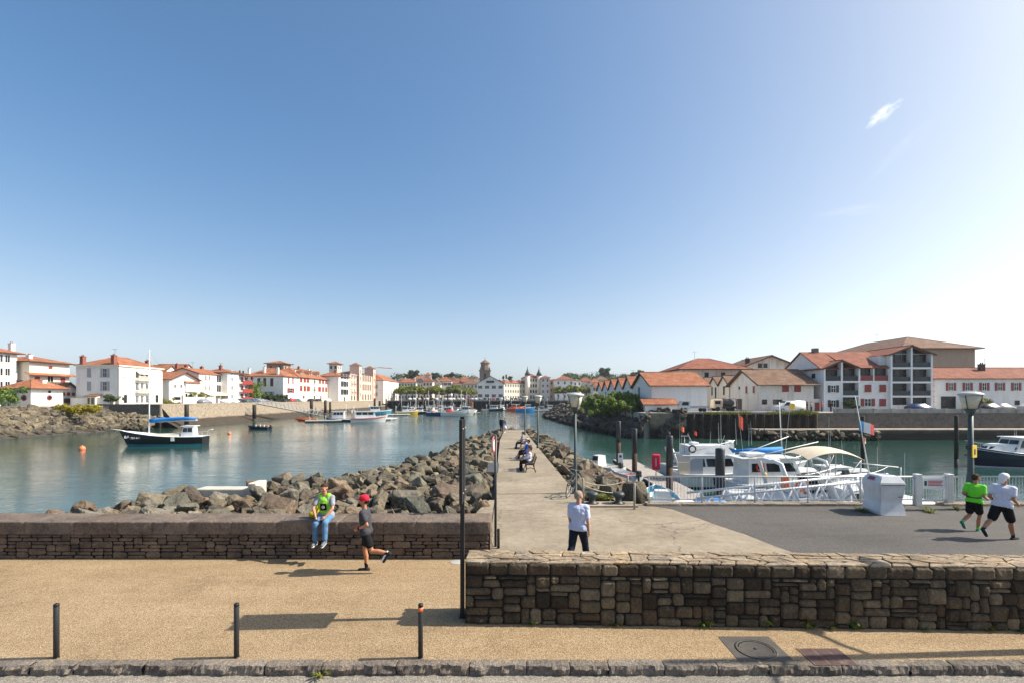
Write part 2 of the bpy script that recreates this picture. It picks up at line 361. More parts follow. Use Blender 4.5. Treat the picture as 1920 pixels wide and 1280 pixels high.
ORANGE = plain('orange plastic', (.80, .16, .04), .4); YELLOW = plain('yellow paint', (.75, .50, .02), .45); BLUE = plain('blue paint', (.03, .22, .48), .4); LBLUE = plain('light blue paint', (.10, .42, .58), .4); NAVY = plain('navy hull paint', (.012, .018, .04), .25, .15, 1.5); BLACKH = plain('black hull paint', (.012, .011, .011), .3, .3, 1.2); REDP = plain('red paint', (.50, .03, .02), .4); TEAL = plain('teal antifouling', (.02, .20, .26), .5, .3, 2); TAN = plain('tan canvas', (.66, .55, .40), .85); TARP = plain('blue canvas', (.01, .20, .58), .75, .2, 3)
RUBBER = plain('black rubber', (.014, .014, .015), .75); BOATW = plain('boat white gelcoat', (.74, .74, .72), .25, .22, 1.1); BOATG = plain('boat grey gelcoat', (.52, .53, .54), .3, .12, 1.5); PLANK = plain('grey weathered decking', (.36, .32, .28), .85, .3, 3)
# ---------------------------------------------------------------- the setting
ZW = -2.5                                   # water level
def sheet(name, pts, z, m, z0=None):
    mb = MB()
    if z0 is None: mb.poly([(x, y, z) for x, y in pts], m)
    else: mb.prism(pts, z0, z, m)
    return structure(mb.build(name))
QSTONE = stone('quay masonry', [(.30, .25, .19), (.34, .28, .21)], None, 3.5, .8, wet=-1.2)
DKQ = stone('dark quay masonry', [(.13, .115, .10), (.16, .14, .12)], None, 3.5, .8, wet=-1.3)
sheet('water', [(-1500, 7.5), (1500, 7.5), (1500, 700), (-1500, 700)], ZW, WATER)
sheet('seabed', [(-2500, -60), (2500, -60), (2500, 2600), (-2500, 2600)], ZW-1.6, plain('seabed', (.05, .05, .035), .95))
# street side: road, pavement, platform, pier
sheet('road', [(-45, -8), (45, -8), (45, 7.3), (-45, 7.3)], -.135, ROAD, -.5)
PL = [(12.9, -.62), (19.5, -.66), (33, -.95), (45.6, -1.15), (60, -.95)]
PR = [(18.2, 2.75), (20, 2.8), (23.5, 2.6), (33, 2.3), (42.9, 2.0), (52, 1.75), (60, 1.5)]
land = [(-45, 7.3), (45, 7.3), (45, 18.15), (2.75, 18.15)]+[(x, y) for y, x in PR[1:]]+[(x, y) for y, x in PL[::-1]]+[(-.62, 12.75), (-45, 12.75)]
sheet('pier', land, 0.0, CONC, -4)
sheet('pavement', [(-45, 7.28), (45, 7.28), (45, 8.9), (9, 8.7), (-.62, 8.9), (-.55, 12.4), (-45, 12.4)], .004, AGG)
bnd = [(5.2, 17.75), (5.75, 17.3), (6.2, 16.0), (6.5, 15.0), (6.85, 14.1), (7.1, 13.0), (7.4, 12.1), (8.0, 10.5), (8.4, 8.9)]
sheet('asphalt_forecourt', [(45, 8.9), (45, 17.75)]+bnd, .004, ASPH)
# kerb of rough granite blocks: chipped front face, uneven top
KERB = stone('granite kerb', [(0.176, 0.149, 0.121), (0.257, 0.216, 0.176), (0.216, 0.176, 0.142), (0.284, 0.243, 0.203)], None, 14, 1.0)
def rough_block(mb, x0, x1, y0, y1, z0, z1, m, seed, amp=.034, step=.028):
    nx = max(2, int((x1-x0)/step)); prof = [(y0, z0), (y0, z0+(z1-z0)*.35), (y0, z0+(z1-z0)*.7), (y0+.012, z1-.004), (y0+(y1-y0)*.4, z1), (y1, z1)]
    vs = []
    for i in range(nx+1):
        x = x0+(x1-x0)*i/nx
        for j, (y, z) in enumerate(prof):
            q = Vector((x*6, y*6+j*1.7, z*9+seed))
            d = noise.noise(q)*1.0+noise.noise(q*3.1)*.6
            k = (.3, 1.6, 1.6, 1.0, .2, .1)[j]; e = min(1, min(i, nx-i)*.9+.25)
            vs.append((x, y+(amp*k*(d-.2) if j < 4 else 0)+(1-e)*.012*(j < 5), z+amp*.28*d*(j > 2)-(1-e)*.006*(j > 2)))
    k = len(prof)
    mb.add(vs, [(i*k+j, (i+1)*k+j, (i+1)*k+j+1, i*k+j+1) for i in range(nx) for j in range(k-1)], m, False)
rk = random.Random(4); mb = MB(); x = -9.5
while x < 10:
    L = rk.uniform(.55, 1.15); rough_block(mb, x+.006, x+L-.006, 7.165+rk.uniform(-.006, .006), 7.33, -.15, .008+rk.uniform(-.003, .004), KERB, rk.random()*50); x += L
structure(mb.build('kerb'))

# ---- masonry walls: every stone modelled, surface pattern of one wall
def stone_face(mb, x0, x1, z0, z1, m, rnd, bulge, step, y=0.0, rough=.012):
    nx = max(3, int((x1-x0)/step)+1); nz = max(3, int((z1-z0)/step)+1); sd_ = rnd.random()*90; vs = []
    off = rnd.uniform(-.012, .012); cr = [rnd.uniform(0, .022) for _ in range(4)]; tilt = rnd.uniform(-.05, .05)
    for j in range(nz+1):
        for i in range(nx+1):
            u, v = i/nx, j/nz; px, pz = x0+(x1-x0)*u, z0+(z1-z0)*v
            ex = min(u, 1-u)*(x1-x0); ez = min(v, 1-v)*(z1-z0)
            # nibble the corners
            for k, (cu, cv) in enumerate(((0, 0), (1, 0), (0, 1), (1, 1))):
                d = math.hypot((u-cu)*(x1-x0), (v-cv)*(z1-z0))
                if d < .05: px += (1 if cu == 0 else -1)*cr[k]*(1-d/.05); pz += (1 if cv == 0 else -1)*cr[k]*(1-d/.05)
            e = min(1, ex/.015)*min(1, ez/.015); e = e**.5
            q = Vector((px*5, pz*5, sd_)); d = noise.noise(q)*1.2+noise.noise(q*2.7)*.7+noise.noise(q*7)*.35
            yy = y-e*(bulge+off+rough*d+tilt*(v-.5)*(z1-z0))-.004*(1-e)
            if e < .02: px += .008*noise.noise(q*2+Vector((3, 0, 0))); pz += .008*noise.noise(q*2+Vector((0, 5, 0)))
            vs.append((px, yy, pz))
    mb.add(vs, [(j*(nx+1)+i, j*(nx+1)+i+1, (j+1)*(nx+1)+i+1, (j+1)*(nx+1)+i) for j in range(nz) for i in range(nx)], m, True)
def ashlar(mb, Lx, z0, z1, m, rnd, cw, ch, wr, hr, gap, bulge, step, rough=.012):
    nx, nz = int(Lx/cw), int(round((z1-z0)/ch)); occ = [[0]*nx for _ in range(nz)]
    for j in range(nz):
        for i in range(nx):
            if occ[j][i]: continue
            hmax = rnd.choice(hr); wmax = rnd.randint(*wr)
            if hmax >= 3: wmax = max(3, int(wmax*.75))
            hh = min(hmax, nz-j); ww = 0
            while ww < wmax and i+ww < nx and not any(occ[j+q][i+ww] for q in range(hh)): ww += 1
            if i+ww < nx-1 and not occ[j][i+ww] and (i+ww+1 >= nx or occ[j][i+ww+1]): ww += 1 if not any(occ[j+q][i+ww] for q in range(hh)) else 0
            while i+ww < nx and ww < 12:                  # do not leave slivers
                k = 0
                while i+ww+k < nx and not occ[j][i+ww+k]: k += 1
                if 0 < k < 3 and not any(occ[j+q][i+ww] for q in range(hh)): ww += 1
                else: break
            for q in range(hh):
                for p in range(ww): occ[j+q][i+p] = 1
            g = gap*rnd.uniform(.6, 1.4)
            stone_face(mb, i*cw+g, (i+ww)*cw-g, z0+j*ch+g, z0+(j+hh)*ch-g, m, rnd, bulge, step, 0, rough)
WSTONE = stone('wall stone', [(0.045, 0.033, 0.021), (0.127, 0.097, 0.061), (0.067, 0.049, 0.030), (0.180, 0.137, 0.087), (0.041, 0.031, 0.021), (0.097, 0.065, 0.039), (0.224, 0.175, 0.112), (0.082, 0.063, 0.040)], (.24, .20, .155), 11, 1.0)
WSTONE2 = stone('low wall stone', [(0.116, 0.082, 0.060), (0.171, 0.125, 0.092), (0.137, 0.101, 0.076), (0.225, 0.169, 0.122), (0.103, 0.076, 0.057)], (.24, .21, .17), 12, .9)
MORTAR = plain('dark mortar', (.016, .011, .008), .95, .5, 4, bmp=.8, bscale=25, world=True)
COPING = stone('brown coping stone', [(0.130, 0.095, 0.075), (0.175, 0.133, 0.105), (0.152, 0.119, 0.095), (0.198, 0.156, 0.126)], (.28, .22, .18), 9, .8)
FLAG = stone('coping flagstones', [(0.267, 0.197, 0.127), (0.342, 0.264, 0.182), (0.299, 0.223, 0.142), (0.245, 0.197, 0.146), (0.384, 0.311, 0.228), (0.320, 0.228, 0.132)], (.15, .10, .06), 7, .9)
def coping_block(mb, x0, x1, y0, y1, z0, z1, m, rnd, step=.06, amp=.006, r=.025):
    prof = [(y0+.01, z0), (y0, z0+r), (y0-.002, (z0+z1)/2), (y0, z1-r), (y0+r*.35, z1-r*.3), (y0+r, z1)]
    nt_ = max(3, int((y1-y0)/.1)); prof += [(y0+r+(y1-y0-2*r)*i/nt_, z1) for i in range(1, nt_+1)]+[(y1, z1-r), (y1, z0)]
    nx = max(3, int((x1-x0)/step)); sd_ = rnd.random()*70; vs = []; k = len(prof); tilt = rnd.uniform(-.006, .006)
    for i in range(nx+1):
        x = x0+(x1-x0)*i/nx; e = 0 if i in (0, nx) else 1
        for j, (y, z) in enumerate(prof):
            q = Vector((x*4+sd_, y*4, z*6)); d = noise.noise(q)+.6*noise.noise(q*3)
            vs.append((x, y+amp*1.6*d*(j < 5)+(1-e)*.012*(j < 5), z+amp*d*(j > 2)+tilt*(x-x0)-(1-e)*.010*(j > 2)))
    fs = [(i*k+j, (i+1)*k+j, (i+1)*k+j+1, i*k+j+1) for i in range(nx) for j in range(k-1)]+[list(range(k)), [nx*k+j for j in range(k)][::-1]]
    mb.add(vs, fs, m, False)
# high wall at right
wr = thing('stone_wall', 'high dark rubble stone wall with pale flagstone top beside the walking man', 'wall', (-.83, 8.53, 0), math.atan2(-.27, 9.63))
rw = random.Random(21); mb = MB(); mb.box(0, 0.0, -.1, 12.6, .62, 1.06, MORTAR)
ashlar(mb, 12.55, 0, .86, WSTONE, rw, .052, .0717, (5, 9), (1, 2, 2, 3, 3, 3, 4), .0075, .045, .024, .021)
mb.build('masonry', wr)
mb = MB(); x = 0.0
while x < 12.5:                                        # rough-faced course under the flags
    L = rw.uniform(.2, .48); stone_face(mb, x+.006, min(12.55, x+L)-.006, .872, 1.072+rw.uniform(-.012, .004), WSTONE, rw, .035, .025, 0, .014); x += L
mb.build('top_course', wr)
mb = MB()                                               # crazy-paved top: irregular flags
def crazy(mb, x0, x1, y0, y1, z, m, rnd, sx, sy, gap=.008, th=.03):
    nx, ny = int((x1-x0)/sx), int((y1-y0)/sy)
    P = {}
    for i in range(nx+1):
        for j in range(ny+1):
            P[i, j] = (x0+(x1-x0)*(i+((rnd.uniform(-.36, .36)+(.25 if j % 2 else -.25)) if 0 < i < nx else 0))/nx, y0+(y1-y0)*(j+(rnd.uniform(-.3, .3) if 0 < j < ny else 0))/ny)
    for i in range(nx):
        for j in range(ny):
            c = [P[i, j], P[i+1, j], P[i+1, j+1], P[i, j+1]]
            cx, cy = sum(p[0] for p in c)/4, sum(p[1] for p in c)/4; zz = z+rnd.uniform(-.008, .008); tx, ty = rnd.uniform(-.03, .03), rnd.uniform(-.03, .03)
            pts = []
            for a in range(4):
                p, q = c[a], c[(a+1) % 4]
                for k in range(4):
                    f = k/4; X, Y = p[0]+(q[0]-p[0])*f, p[1]+(q[1]-p[1])*f
                    d = math.hypot(X-cx, Y-cy) or 1; g = gap*(1+1.2*abs(noise.noise(Vector((X*9, Y*9, 4))))+(1.6 if k == 0 else 0))
                    pts.append((X+(cx-X)*g/d*1.2, Y+(cy-Y)*g/d*1.2))
            n = len(pts); vs = []
            for s, h in ((1, -th), (1, -.006), (.94, 0)): vs += [(cx+(X-cx)*s, cy+(Y-cy)*s, zz+h+tx*(X-cx)+ty*(Y-cy)+.004*noise.noise(Vector((X*13, Y*13, 1)))) for X, Y in pts]
            fs = [(a*n+k, a*n+(k+1) % n, (a+1)*n+(k+1) % n, (a+1)*n+k) for a in range(2) for k in range(n)]+[[2*n+k for k in range(n)]]
            mb.add(vs, fs, m, False)
crazy(mb, -.02, 12.6, -.006, .66, 1.098, FLAG, rw, .30, .165, .007, .03)
mb.build('flagstone_top', wr)
# low wall at left with heavy coping
wl = thing('stone_wall', 'long low stone wall with heavy brown coping that the person in the green vest sits on', 'wall', (-17, 11.96, 0))
rw = random.Random(8); mb = MB(); mb.box(0, 0.03, -.1, 16.44, .80, .62, MORTAR)
ashlar(mb, 16.45, 0, .61, WSTONE2, rw, .075, .0871, (3, 7), (1, 1, 1, 1, 2), .0065, .026, .03, .011)
k = MB(); mb.build('masonry', wl)
e = MB()                                                # end face towards the pier: same stones turned
for j in range(7):
    y = 0.0
    while y < .8:
        L = rw.uniform(.2, .4); stone_face(e, y+.008, min(.82, y+L)-.008, j*.087+.006, (j+1)*.087-.006, WSTONE2, rw, .03, .04, 0, .009); y += L
o = e.build('end_masonry', wl, (16.45, 0, 0), R(90))
mb = MB(); x = 0.0
while x < 16.4:
    L = rw.uniform(.75, 1.25); L = 16.47-x if x+L > 16.1 else L
    coping_block(mb, x+.004, x+L-.004, -.045, .86, .615, .93, COPING, rw); x += L
mb.build('coping', wl)

# ---- rocks
def rock_mesh(seed, sub, mats):
    """quarried block: hull of scattered points, broken facets, then roughened"""
    rnd = random.Random(seed); bm = bmesh.new(); sc = (rnd.uniform(.95, 1.3), rnd.uniform(.75, 1.0), rnd.uniform(.6, .85))
    for _ in range(rnd.randint(13, 19)):
        d = Vector((rnd.uniform(-1, 1), rnd.uniform(-1, 1), rnd.uniform(-1, 1))); m = max(abs(d.x), abs(d.y), abs(d.z)); d = d/m*rnd.uniform(.72, .95)*(.55+.45*m/max(d.length, .01)); bm.verts.new((d.x*sc[0], d.y*sc[1], d.z*sc[2]))
    bmesh.ops.convex_hull(bm, input=bm.verts[:]); bmesh.ops.delete(bm, geom=[v for v in bm.verts if not v.link_faces], context='VERTS')
    bmesh.ops.dissolve_limit(bm, angle_limit=R(14), verts=bm.verts[:], edges=bm.edges[:])
    bmesh.ops.bevel(bm, geom=bm.edges[:], offset=.045, segments=1, affect='EDGES', clamp_overlap=True)
    bmesh.ops.triangulate(bm, faces=bm.faces[:])
    for _ in range(3 if sub > 3 else 1): 
        L = [e for e in bm.edges if e.calc_length() > (.16 if sub > 3 else .7)]
        if L: bmesh.ops.subdivide_edges(bm, edges=L, cuts=1, use_grid_fill=True); bmesh.ops.triangulate(bm, faces=bm.faces[:])
    bm.normal_update(); off = Vector((seed*3.1, seed*1.7, 0))
    for v in bm.verts:
        q = v.co; d = .055*noise.noise(q*2.2+off)+.035*noise.noise(q*5+off)-.03*abs(noise.noise(q*3.3+off*2))+(.018*noise.noise(q*12+off) if sub > 3 else 0)
        v.co = q+v.normal*d
    return bm
ROCK = stone('boulder stone', [(0.108, 0.096, 0.072), (0.166, 0.136, 0.093), (0.202, 0.174, 0.128), (0.145, 0.094, 0.062), (0.102, 0.104, 0.081), (0.253, 0.192, 0.125), (0.181, 0.122, 0.083), (0.072, 0.066, 0.056), (0.217, 0.196, 0.153), (0.123, 0.122, 0.091)], (.33, .30, .25), 5, 1.0, objr=True)
ROCKS = stone('rubble stone', [(0.106, 0.090, 0.062), (0.156, 0.128, 0.087), (0.200, 0.165, 0.107), (0.131, 0.104, 0.069), (0.088, 0.080, 0.062), (0.237, 0.194, 0.128)], (.28, .25, .20), 3.5, .9, wet=-2.0)
DARKROCK = stone('dark wet rubble', [(0.056, 0.050, 0.043), (0.081, 0.071, 0.060), (0.106, 0.092, 0.075), (0.069, 0.056, 0.048), (0.150, 0.125, 0.100)], (.16, .15, .13), 3.5, .8, wet=-2.1)
near_meshes = []
for s in range(14):
    bm = rock_mesh(s+1, 4, None); me = bpy.data.meshes.new('boulder'); bm.to_mesh(me); bm.free(); me.materials.append(ROCK)
    near_meshes.append(me)
low_rocks = []
for s in range(8):
    bm = rock_mesh(s+40, 2, None); low_rocks.append(([v.co.copy() for v in bm.verts], [[v.index for v in f.verts] for f in bm.faces])); bm.free()
def low_rock(mb, rnd, p, r, m):
    vs, fs = rnd.choice(low_rocks)
    M = Matrix.Rotation(rnd.uniform(0, 6.28), 3, 'Z') @ Matrix.Rotation(rnd.uniform(-.5, .5), 3, 'X') @ Matrix.Rotation(rnd.uniform(-.5, .5), 3, 'Y')
    mb.add([Vector(p)+(M @ v)*r for v in vs], fs, m, False)
CL = [(12.9, -17.2), (16.8, -15.9), (20.5, -13.8), (25, -10.0), (34.5, -6.1), (47, -4.6), (58, -3.0), (63, -1.5)]
CR = [(17, 4.6), (20, 4.9), (25, 4.9), (33, 4.5), (40, 4.1), (50, 3.4), (58, 2.6), (63, 1.2)]
def bank(x, y):
    l, r_ = lerp_tab(CL, y), lerp_tab(CR, y); pl = lerp_tab(PL, y); z = -.3
    if x < pl: z = -.3-.30*min(1, (pl-x)/max(.5, pl-l))
    if x < -7.5 and y < 24: z += .28*min(1, (-7.5-x)/3)
    if x < l: z -= (l-x)*.7
    if x > r_: z = -.4-(x-r_)*.8
    if y > 61: z = min(z, -.25-(y-61)*.7)
    if 3.2 < x and y < 19.5: z = min(z, -.5)
    return max(z, -3.6)
mb = MB(); xs = [-24+i*.8 for i in range(43)]; ys = [12.78]+[13.6+i*1.0 for i in range(54)]
vs = [(x, y, bank(x, y) if not (x > 4.8 and y < 19) else -3.6) for y in ys for x in xs]; n = len(xs)
fs = [(j*n+i, j*n+i+1, (j+1)*n+i+1, (j+1)*n+i) for j in range(len(ys)-1) for i in range(n-1)]
mb.add(vs, fs, plain('rock bed rubble', (.07, .06, .048), .95, .5, 3, bmp=1, bscale=6, world=True), True); structure(mb.build('embankment'))
rr = random.Random(77); spots = []
def try_rock(x, y, r):
    for (a, b, q) in spots:
        if (a-x)**2+(b-y)**2 < ((q+r)*.60)**2: return False
    spots.append((x, y, r)); return True
def free(x, y, r):
    pl, pr = lerp_tab(PL, y), lerp_tab(PR, y)
    if pl-r*.8-.1 < x < pr+r*.75+.05 and y < 60.6+r*.5: return False
    if y < 13.0+r*.95 and x < 0: return False
    if x > 0 and y < 19.3+r: return False
    if -1.9 < x < 0 and y < 17.5 and x > -1.9+.12*(y-13): return False     # bare concrete apron beside the path
    if -13.4 < x < -10.6 and 19.9 < y < 21.6: return False
    return True
for (n_, lo, hi) in ((150, .56, .74), (1800, .34, .54), (9000, .15, .34)):
    for _ in range(n_):
        y = 13+(rr.random()**1.25)*51; l, r_ = lerp_tab(CL, y)-2.2, lerp_tab(CR, y)+3.0
        x = rr.uniform(l, r_); r = rr.uniform(lo, hi)
        if free(x, y, r): try_rock(x, y, r)
spots.sort(key=lambda s: -s[2]/s[1])
# the large upright block beside the rope posts, and its neighbour (seen at right of the path)
special = [(3.9, 19.6, .55, .35), (4.75, 18.75, .62, .25), (5.1, 19.4, .45, .1)]
front = [(-13.7, 19.6, .5, -.35), (-13.0, 19.3, .45, -.4), (-12.2, 19.45, .5, -.38), (-11.5, 19.2, .55, -.3), (-10.9, 19.5, .5, -.25), (-14.2, 20.4, .6, -.15)]
mbr = MB(); made = 0
labels = {}
def boulder(me, x, y, z, sx, sy, sz, rots, label, group):
    o = bpy.data.objects.new('boulder', me); COL.objects.link(o); o.location = (x, y, z); o.scale = (sx, sy, sz); o.rotation_euler = rots
    return tag(o, label, 'boulder', group)
LG = ('rough grey brown boulder heaped behind the low wall, left of the path', 'boulders between low wall and path')
LF = ('rough boulder lining the left side of the pier path towards its tip', 'boulders along the left of the pier path')
RG = ('rough boulder lining the right side of the pier path', 'boulders along the right of the pier path')
for (x, y, r, z) in special:
    boulder(rr.choice(near_meshes), x, y, z, r*.95, r*.8, r*1.35, (rr.uniform(-.3, .3), rr.uniform(-.3, .3), rr.uniform(0, 6)), *( 'tall rounded boulder standing beside the rope post and mooring bollards', 'tall boulders beside the rope posts'))
for (x, y, r) in spots:
    z = bank(x, y)+r*.40+.10*rr.random()
    if made < 296:
        made += 1
        lab, grp = RG if x > .5 else (LG if y < 27 else LF)
        boulder(rr.choice(near_meshes), x, y, z, r*rr.uniform(.95, 1.2), r*rr.uniform(.85, 1.05), r*rr.uniform(.8, 1.15), (rr.uniform(-.6, .6), rr.uniform(-.6, .6), rr.uniform(0, 6.28)), lab, grp)
    else: low_rock(mbr, rr, (x, y, z), r*1.05, ROCKS)
for (x, y, r, z) in front: low_rock(mbr, rr, (x, y, z), r, ROCKS)
stuff(mbr.build('small_rocks'), 'many smaller rocks wedged between the boulders along the pier', 'rocks')
# concrete apron beside the path and pale concrete beam on the rocks
sheet('concrete_apron', [(-1.75, 13.0), (-.6, 12.78), (-.64, 19), (-.9, 19), (-1.2, 17.3)], -.03, CONC, -1)
tb = MB(); tb.bbox(-13.35, 20.2, -1.2, -10.75, 20.9, .17, plain('pale weathered concrete', (.56, .51, .42), .9, .3, 1.5, world=True), .04)
tb.bbox(-11.05, 20.05, -.6, -10.7, 20.95, .44, MATS['pale weathered concrete'], .04)
tag(tb.build('concrete_beam'), 'pale concrete beam with raised end block lying among the rocks by the water', 'beam')

# ---- left shore: quay, bank of rocks
BACKY = 288
sheet('left_quay', [(-76, 104), (-76, BACKY+8), (-900, BACKY+8), (-900, 60), (-92, 60), (-92.5, 78), (-88.2, 103.5)], 2.35, QUAYTOP, -4)
qw = thing('quay_wall', 'long beige stone quay wall along the water below the left row of houses', 'wall', (-76, 104, 0))
mb = MB(); mb.box(-.5, 0, -4, .02, BACKY-104, 2.3, QSTONE); mb.build('wall_face', qw)
mb = MB(); mb.box(-.42, 0, 2.3, .06, BACKY-104, 2.75, QSTONE); mb.build('parapet', qw)
mb = MB(); rb = random.Random(5)
vs = []; ny = 120
for j in range(ny+1):
    y = (BACKY-104)*j/ny
    for k, (dx, z) in enumerate(((0.0, -.9), (1.2, -1.15), (2.4, -1.75), (4.2, -2.75))):
        d = noise.noise(Vector((y*.35, k*3, 0)))+.5*noise.noise(Vector((y*1.4, k*3, 5))); vs.append((dx+.5*d*(k > 0), y, z+.22*d))
mb.add(vs, [(j*4+k, j*4+k+1, (j+1)*4+k+1, (j+1)*4+k) for j in range(ny) for k in range(3)], plain('weed covered footing', (.055, .04, .025), .9, .5, 1.2, bmp=1, bscale=4), True)
mb.build('weedy_footing', qw)
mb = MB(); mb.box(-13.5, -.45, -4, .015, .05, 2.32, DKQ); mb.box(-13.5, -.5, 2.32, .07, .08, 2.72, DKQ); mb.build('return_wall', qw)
mb = MB()
mb.add([(-92.5, 60, 2.2), (-92.5, 78, 2.2), (-88.2, 103.5, 2.2), (-75.9, 104.2, 1.8), (-78, 60, -3.2), (-79, 78, -3.2), (-77, 102, -3.2), (-73, 106, -3.2)], [(0, 4, 5, 1), (1, 5, 6, 2), (2, 6, 7, 3)], plain('bank rubble', (.06, .05, .04), .95, .4, 2, world=True)); structure(mb.build('left_bank'))
mb = MB(); rb = random.Random(15)
for _ in range(900):
    t = rb.random(); y = 66+t*39; f = rb.random()
    xt, xb = lerp_tab([(60, -92.5), (78, -92.5), (103.5, -88.2), (106, -86)], y), lerp_tab([(60, -81.5), (78, -81.5), (102, -79), (106, -76)], y)
    if y > 101.5: f = .35+.65*f
    x = xt+(xb-xt)*f; low_rock(mb, rb, (x, y, 2.0-4.7*f+.1), rb.uniform(.4, 1.2), ROCKS)
for _ in range(260):
    f = rb.random(); x = rb.uniform(-90, -74.6); y = 103.2-f*6.5; low_rock(mb, rb, (x, y, (1.7-.13*(x+90))*(1-f)-2.4*f), rb.uniform(.45, .95), ROCKS)
stuff(mb.build('rock_bank'), 'sloping bank of brown rocks below the low white house at far left', 'rocks')

# ---- back quay (dark open piled wharf) and town ground
sheet('back_quay', [(-900, BACKY+8), (900, BACKY+8), (900, 900), (-900, 900)], 2.6, GRASSY, -4)
bw = thing('wharf', 'long dark piled wharf at the back of the harbour below the town', 'wharf', (0, BACKY, 0))
mb = MB(); mb.box(-76, 0, 2.05, 48, 9, 2.75, plain('wharf concrete', (.20, .18, .16), .9, .4, .8)); mb.build('deck', bw)
mb = MB()
for i in range(42): mb.box(-75+i*2.95, .3, -4, -74.35+i*2.95, .9, 2.05, DARKTIM)
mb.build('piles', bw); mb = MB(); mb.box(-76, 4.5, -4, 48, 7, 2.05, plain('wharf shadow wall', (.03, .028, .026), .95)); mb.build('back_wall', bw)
mb = MB()
for i in range(30): mb.tube([(-75+i*4.1, .25, 2.75), (-75+i*4.1, .25, 3.75)], .05, GREYM, 5)
mb.tube([(-76, .25, 3.75), (48, .25, 3.75)], .05, GREYM, 5); mb.tube([(-76, .25, 3.3), (48, .25, 3.3)], .03, GREYM, 5); mb.build('railing', bw)
sheet('right_quay', [(21.5, 78.3), (900, 78.3), (900, BACKY+9), (48, BACKY+9), (40, 240), (17, 166), (19, 120)], 1.6, QUAYTOP, -4)
# headland rocks at right (dark rubble) round the bush
mb = MB(); rb = random.Random(31)
EDGE = [(77.5, 24.2, 28), (84, 19.0, 23.6), (95, 16.6, 23.0), (110, 14.6, 22.0), (130, 13.0, 20.5), (150, 11.4, 18.5), (165, 10.5, 16.5), (175, 13, 19)]
for _ in range(150):
    y = rb.uniform(77.2, 93); f = rb.random(); low_rock(mb, rb, (22.2-3.4*f, y, 1.35-3.9*f), rb.uniform(.5, .95), DARKROCK)
for _ in range(1250):
    y = 77.5+(rb.random()**1.5)*96
    xb = lerp_tab([(a, b) for a, b, c_ in EDGE], y); xt = lerp_tab([(a, c_) for a, b, c_ in EDGE], y); f = rb.random()
    low_rock(mb, rb, (xb+(xt-xb)*f, y, -2.5+4.3*f**.85+.1), rb.uniform(.5, 1.1), DARKROCK)
stuff(mb.build('rock_bank'), 'dark rock mound with a green bush on it right of the pier', 'rocks')
mb = MB(); vs = []
for (y, xb, xt) in EDGE: vs += [(xb-.8, y, -3.2), ((xb+xt)/2, y, -.5), (xt+1.5, y, 1.55)]
mb.add(vs, [(j*3+k, j*3+k+1, (j+1)*3+k+1, (j+1)*3+k) for j in range(len(EDGE)-1) for k in range(2)], MATS['bank rubble']); structure(mb.build('right_bank'))

# ---- right quay wall: beige ramp wall, sheet piling, dark wall with ledge
rq = thing('quay_wall', 'weathered stone quay wall with pale ledge below the right hand houses', 'wall', (0, 78, 0))
mb = MB(); mb.add([(22.4, 0, -4), (28.2, -.4, -4), (28.2, -.4, 1.55), (22.4, 0, 1.55), (22.4, 5, 1.55), (28.2, 5, 1.55)], [(0, 1, 2, 3), (3, 2, 5, 4)], stone('ramp masonry', [(.22, .175, .12), (.27, .22, .155)], None, 3.5, .9, wet=-.75)); mb.build('end_wall', rq)
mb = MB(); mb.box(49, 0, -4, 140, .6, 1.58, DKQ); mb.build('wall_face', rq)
mb = MB(); mb.box(52.5, .1, 1.58, 140, .5, 2.25, plain('parapet stone', (.38, .35, .31), .9, .45, .6, world=True))
for i in range(30): mb.box(53+i*2.9, .02, 1.58, 53.5+i*2.9, .58, 2.32, MATS['parapet stone'])
mb.build('parapet', rq)
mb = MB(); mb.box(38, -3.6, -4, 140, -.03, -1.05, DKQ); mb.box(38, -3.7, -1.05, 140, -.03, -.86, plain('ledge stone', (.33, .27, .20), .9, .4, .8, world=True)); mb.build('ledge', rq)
sp = MB(); n = 60; vs = []
for i in range(n+1):
    x = 28.2+21.2*i/n; d = (0, .0, -.38, -.38)[i % 4]
    vs += [(x, d, -4), (x, d, 1.45)]
sp.add(vs, [(2*i, 2*i+2, 2*i+3, 2*i+1) for i in range(n)], PILING)
sp.box(28, .1, 1.2, 49.5, 1.2, 1.75, MATS['parapet stone'])
tag(sp.build('sheet_piling', None, (0, 77.6, 0)), 'rusty dark corrugated sheet piling in front of the white van', 'sheet piling')
mb = MB()
for _ in range(130):
    x = rb.uniform(36.5, 56); low_rock(mb, rb, (x, 73.6+rb.uniform(-.7, .7), -2.4+rb.uniform(0, 1.3)), rb.uniform(.4, .75), ROCKS)
stuff(mb.build('rock_toe'), 'line of brown rocks against the pale ledge below the sheet piling', 'rocks')
# hills behind
mb = MB(); xs = [-1400+i*40 for i in range(71)]; vs = []
for j, (y, zb) in enumerate(((700, 2.5), (900, 14), (1150, 26), (1500, 10))):
    for x in xs: vs.append((x, y, zb+(9*noise.noise(Vector((x*.004, j*.7, 2)))+5*noise.noise(Vector((x*.012, j, 4))))*(j > 0)+(6 if x > 100 and j else 0)))
n = len(xs); mb.add(vs, [(j*n+i, j*n+i+1, (j+1)*n+i+1, (j+1)*n+i) for j in range(3) for i in range(n-1)], plain('wooded hill', (.06, .075, .045), .95, .5, .02, world=True), True); structure(mb.build('hills'))
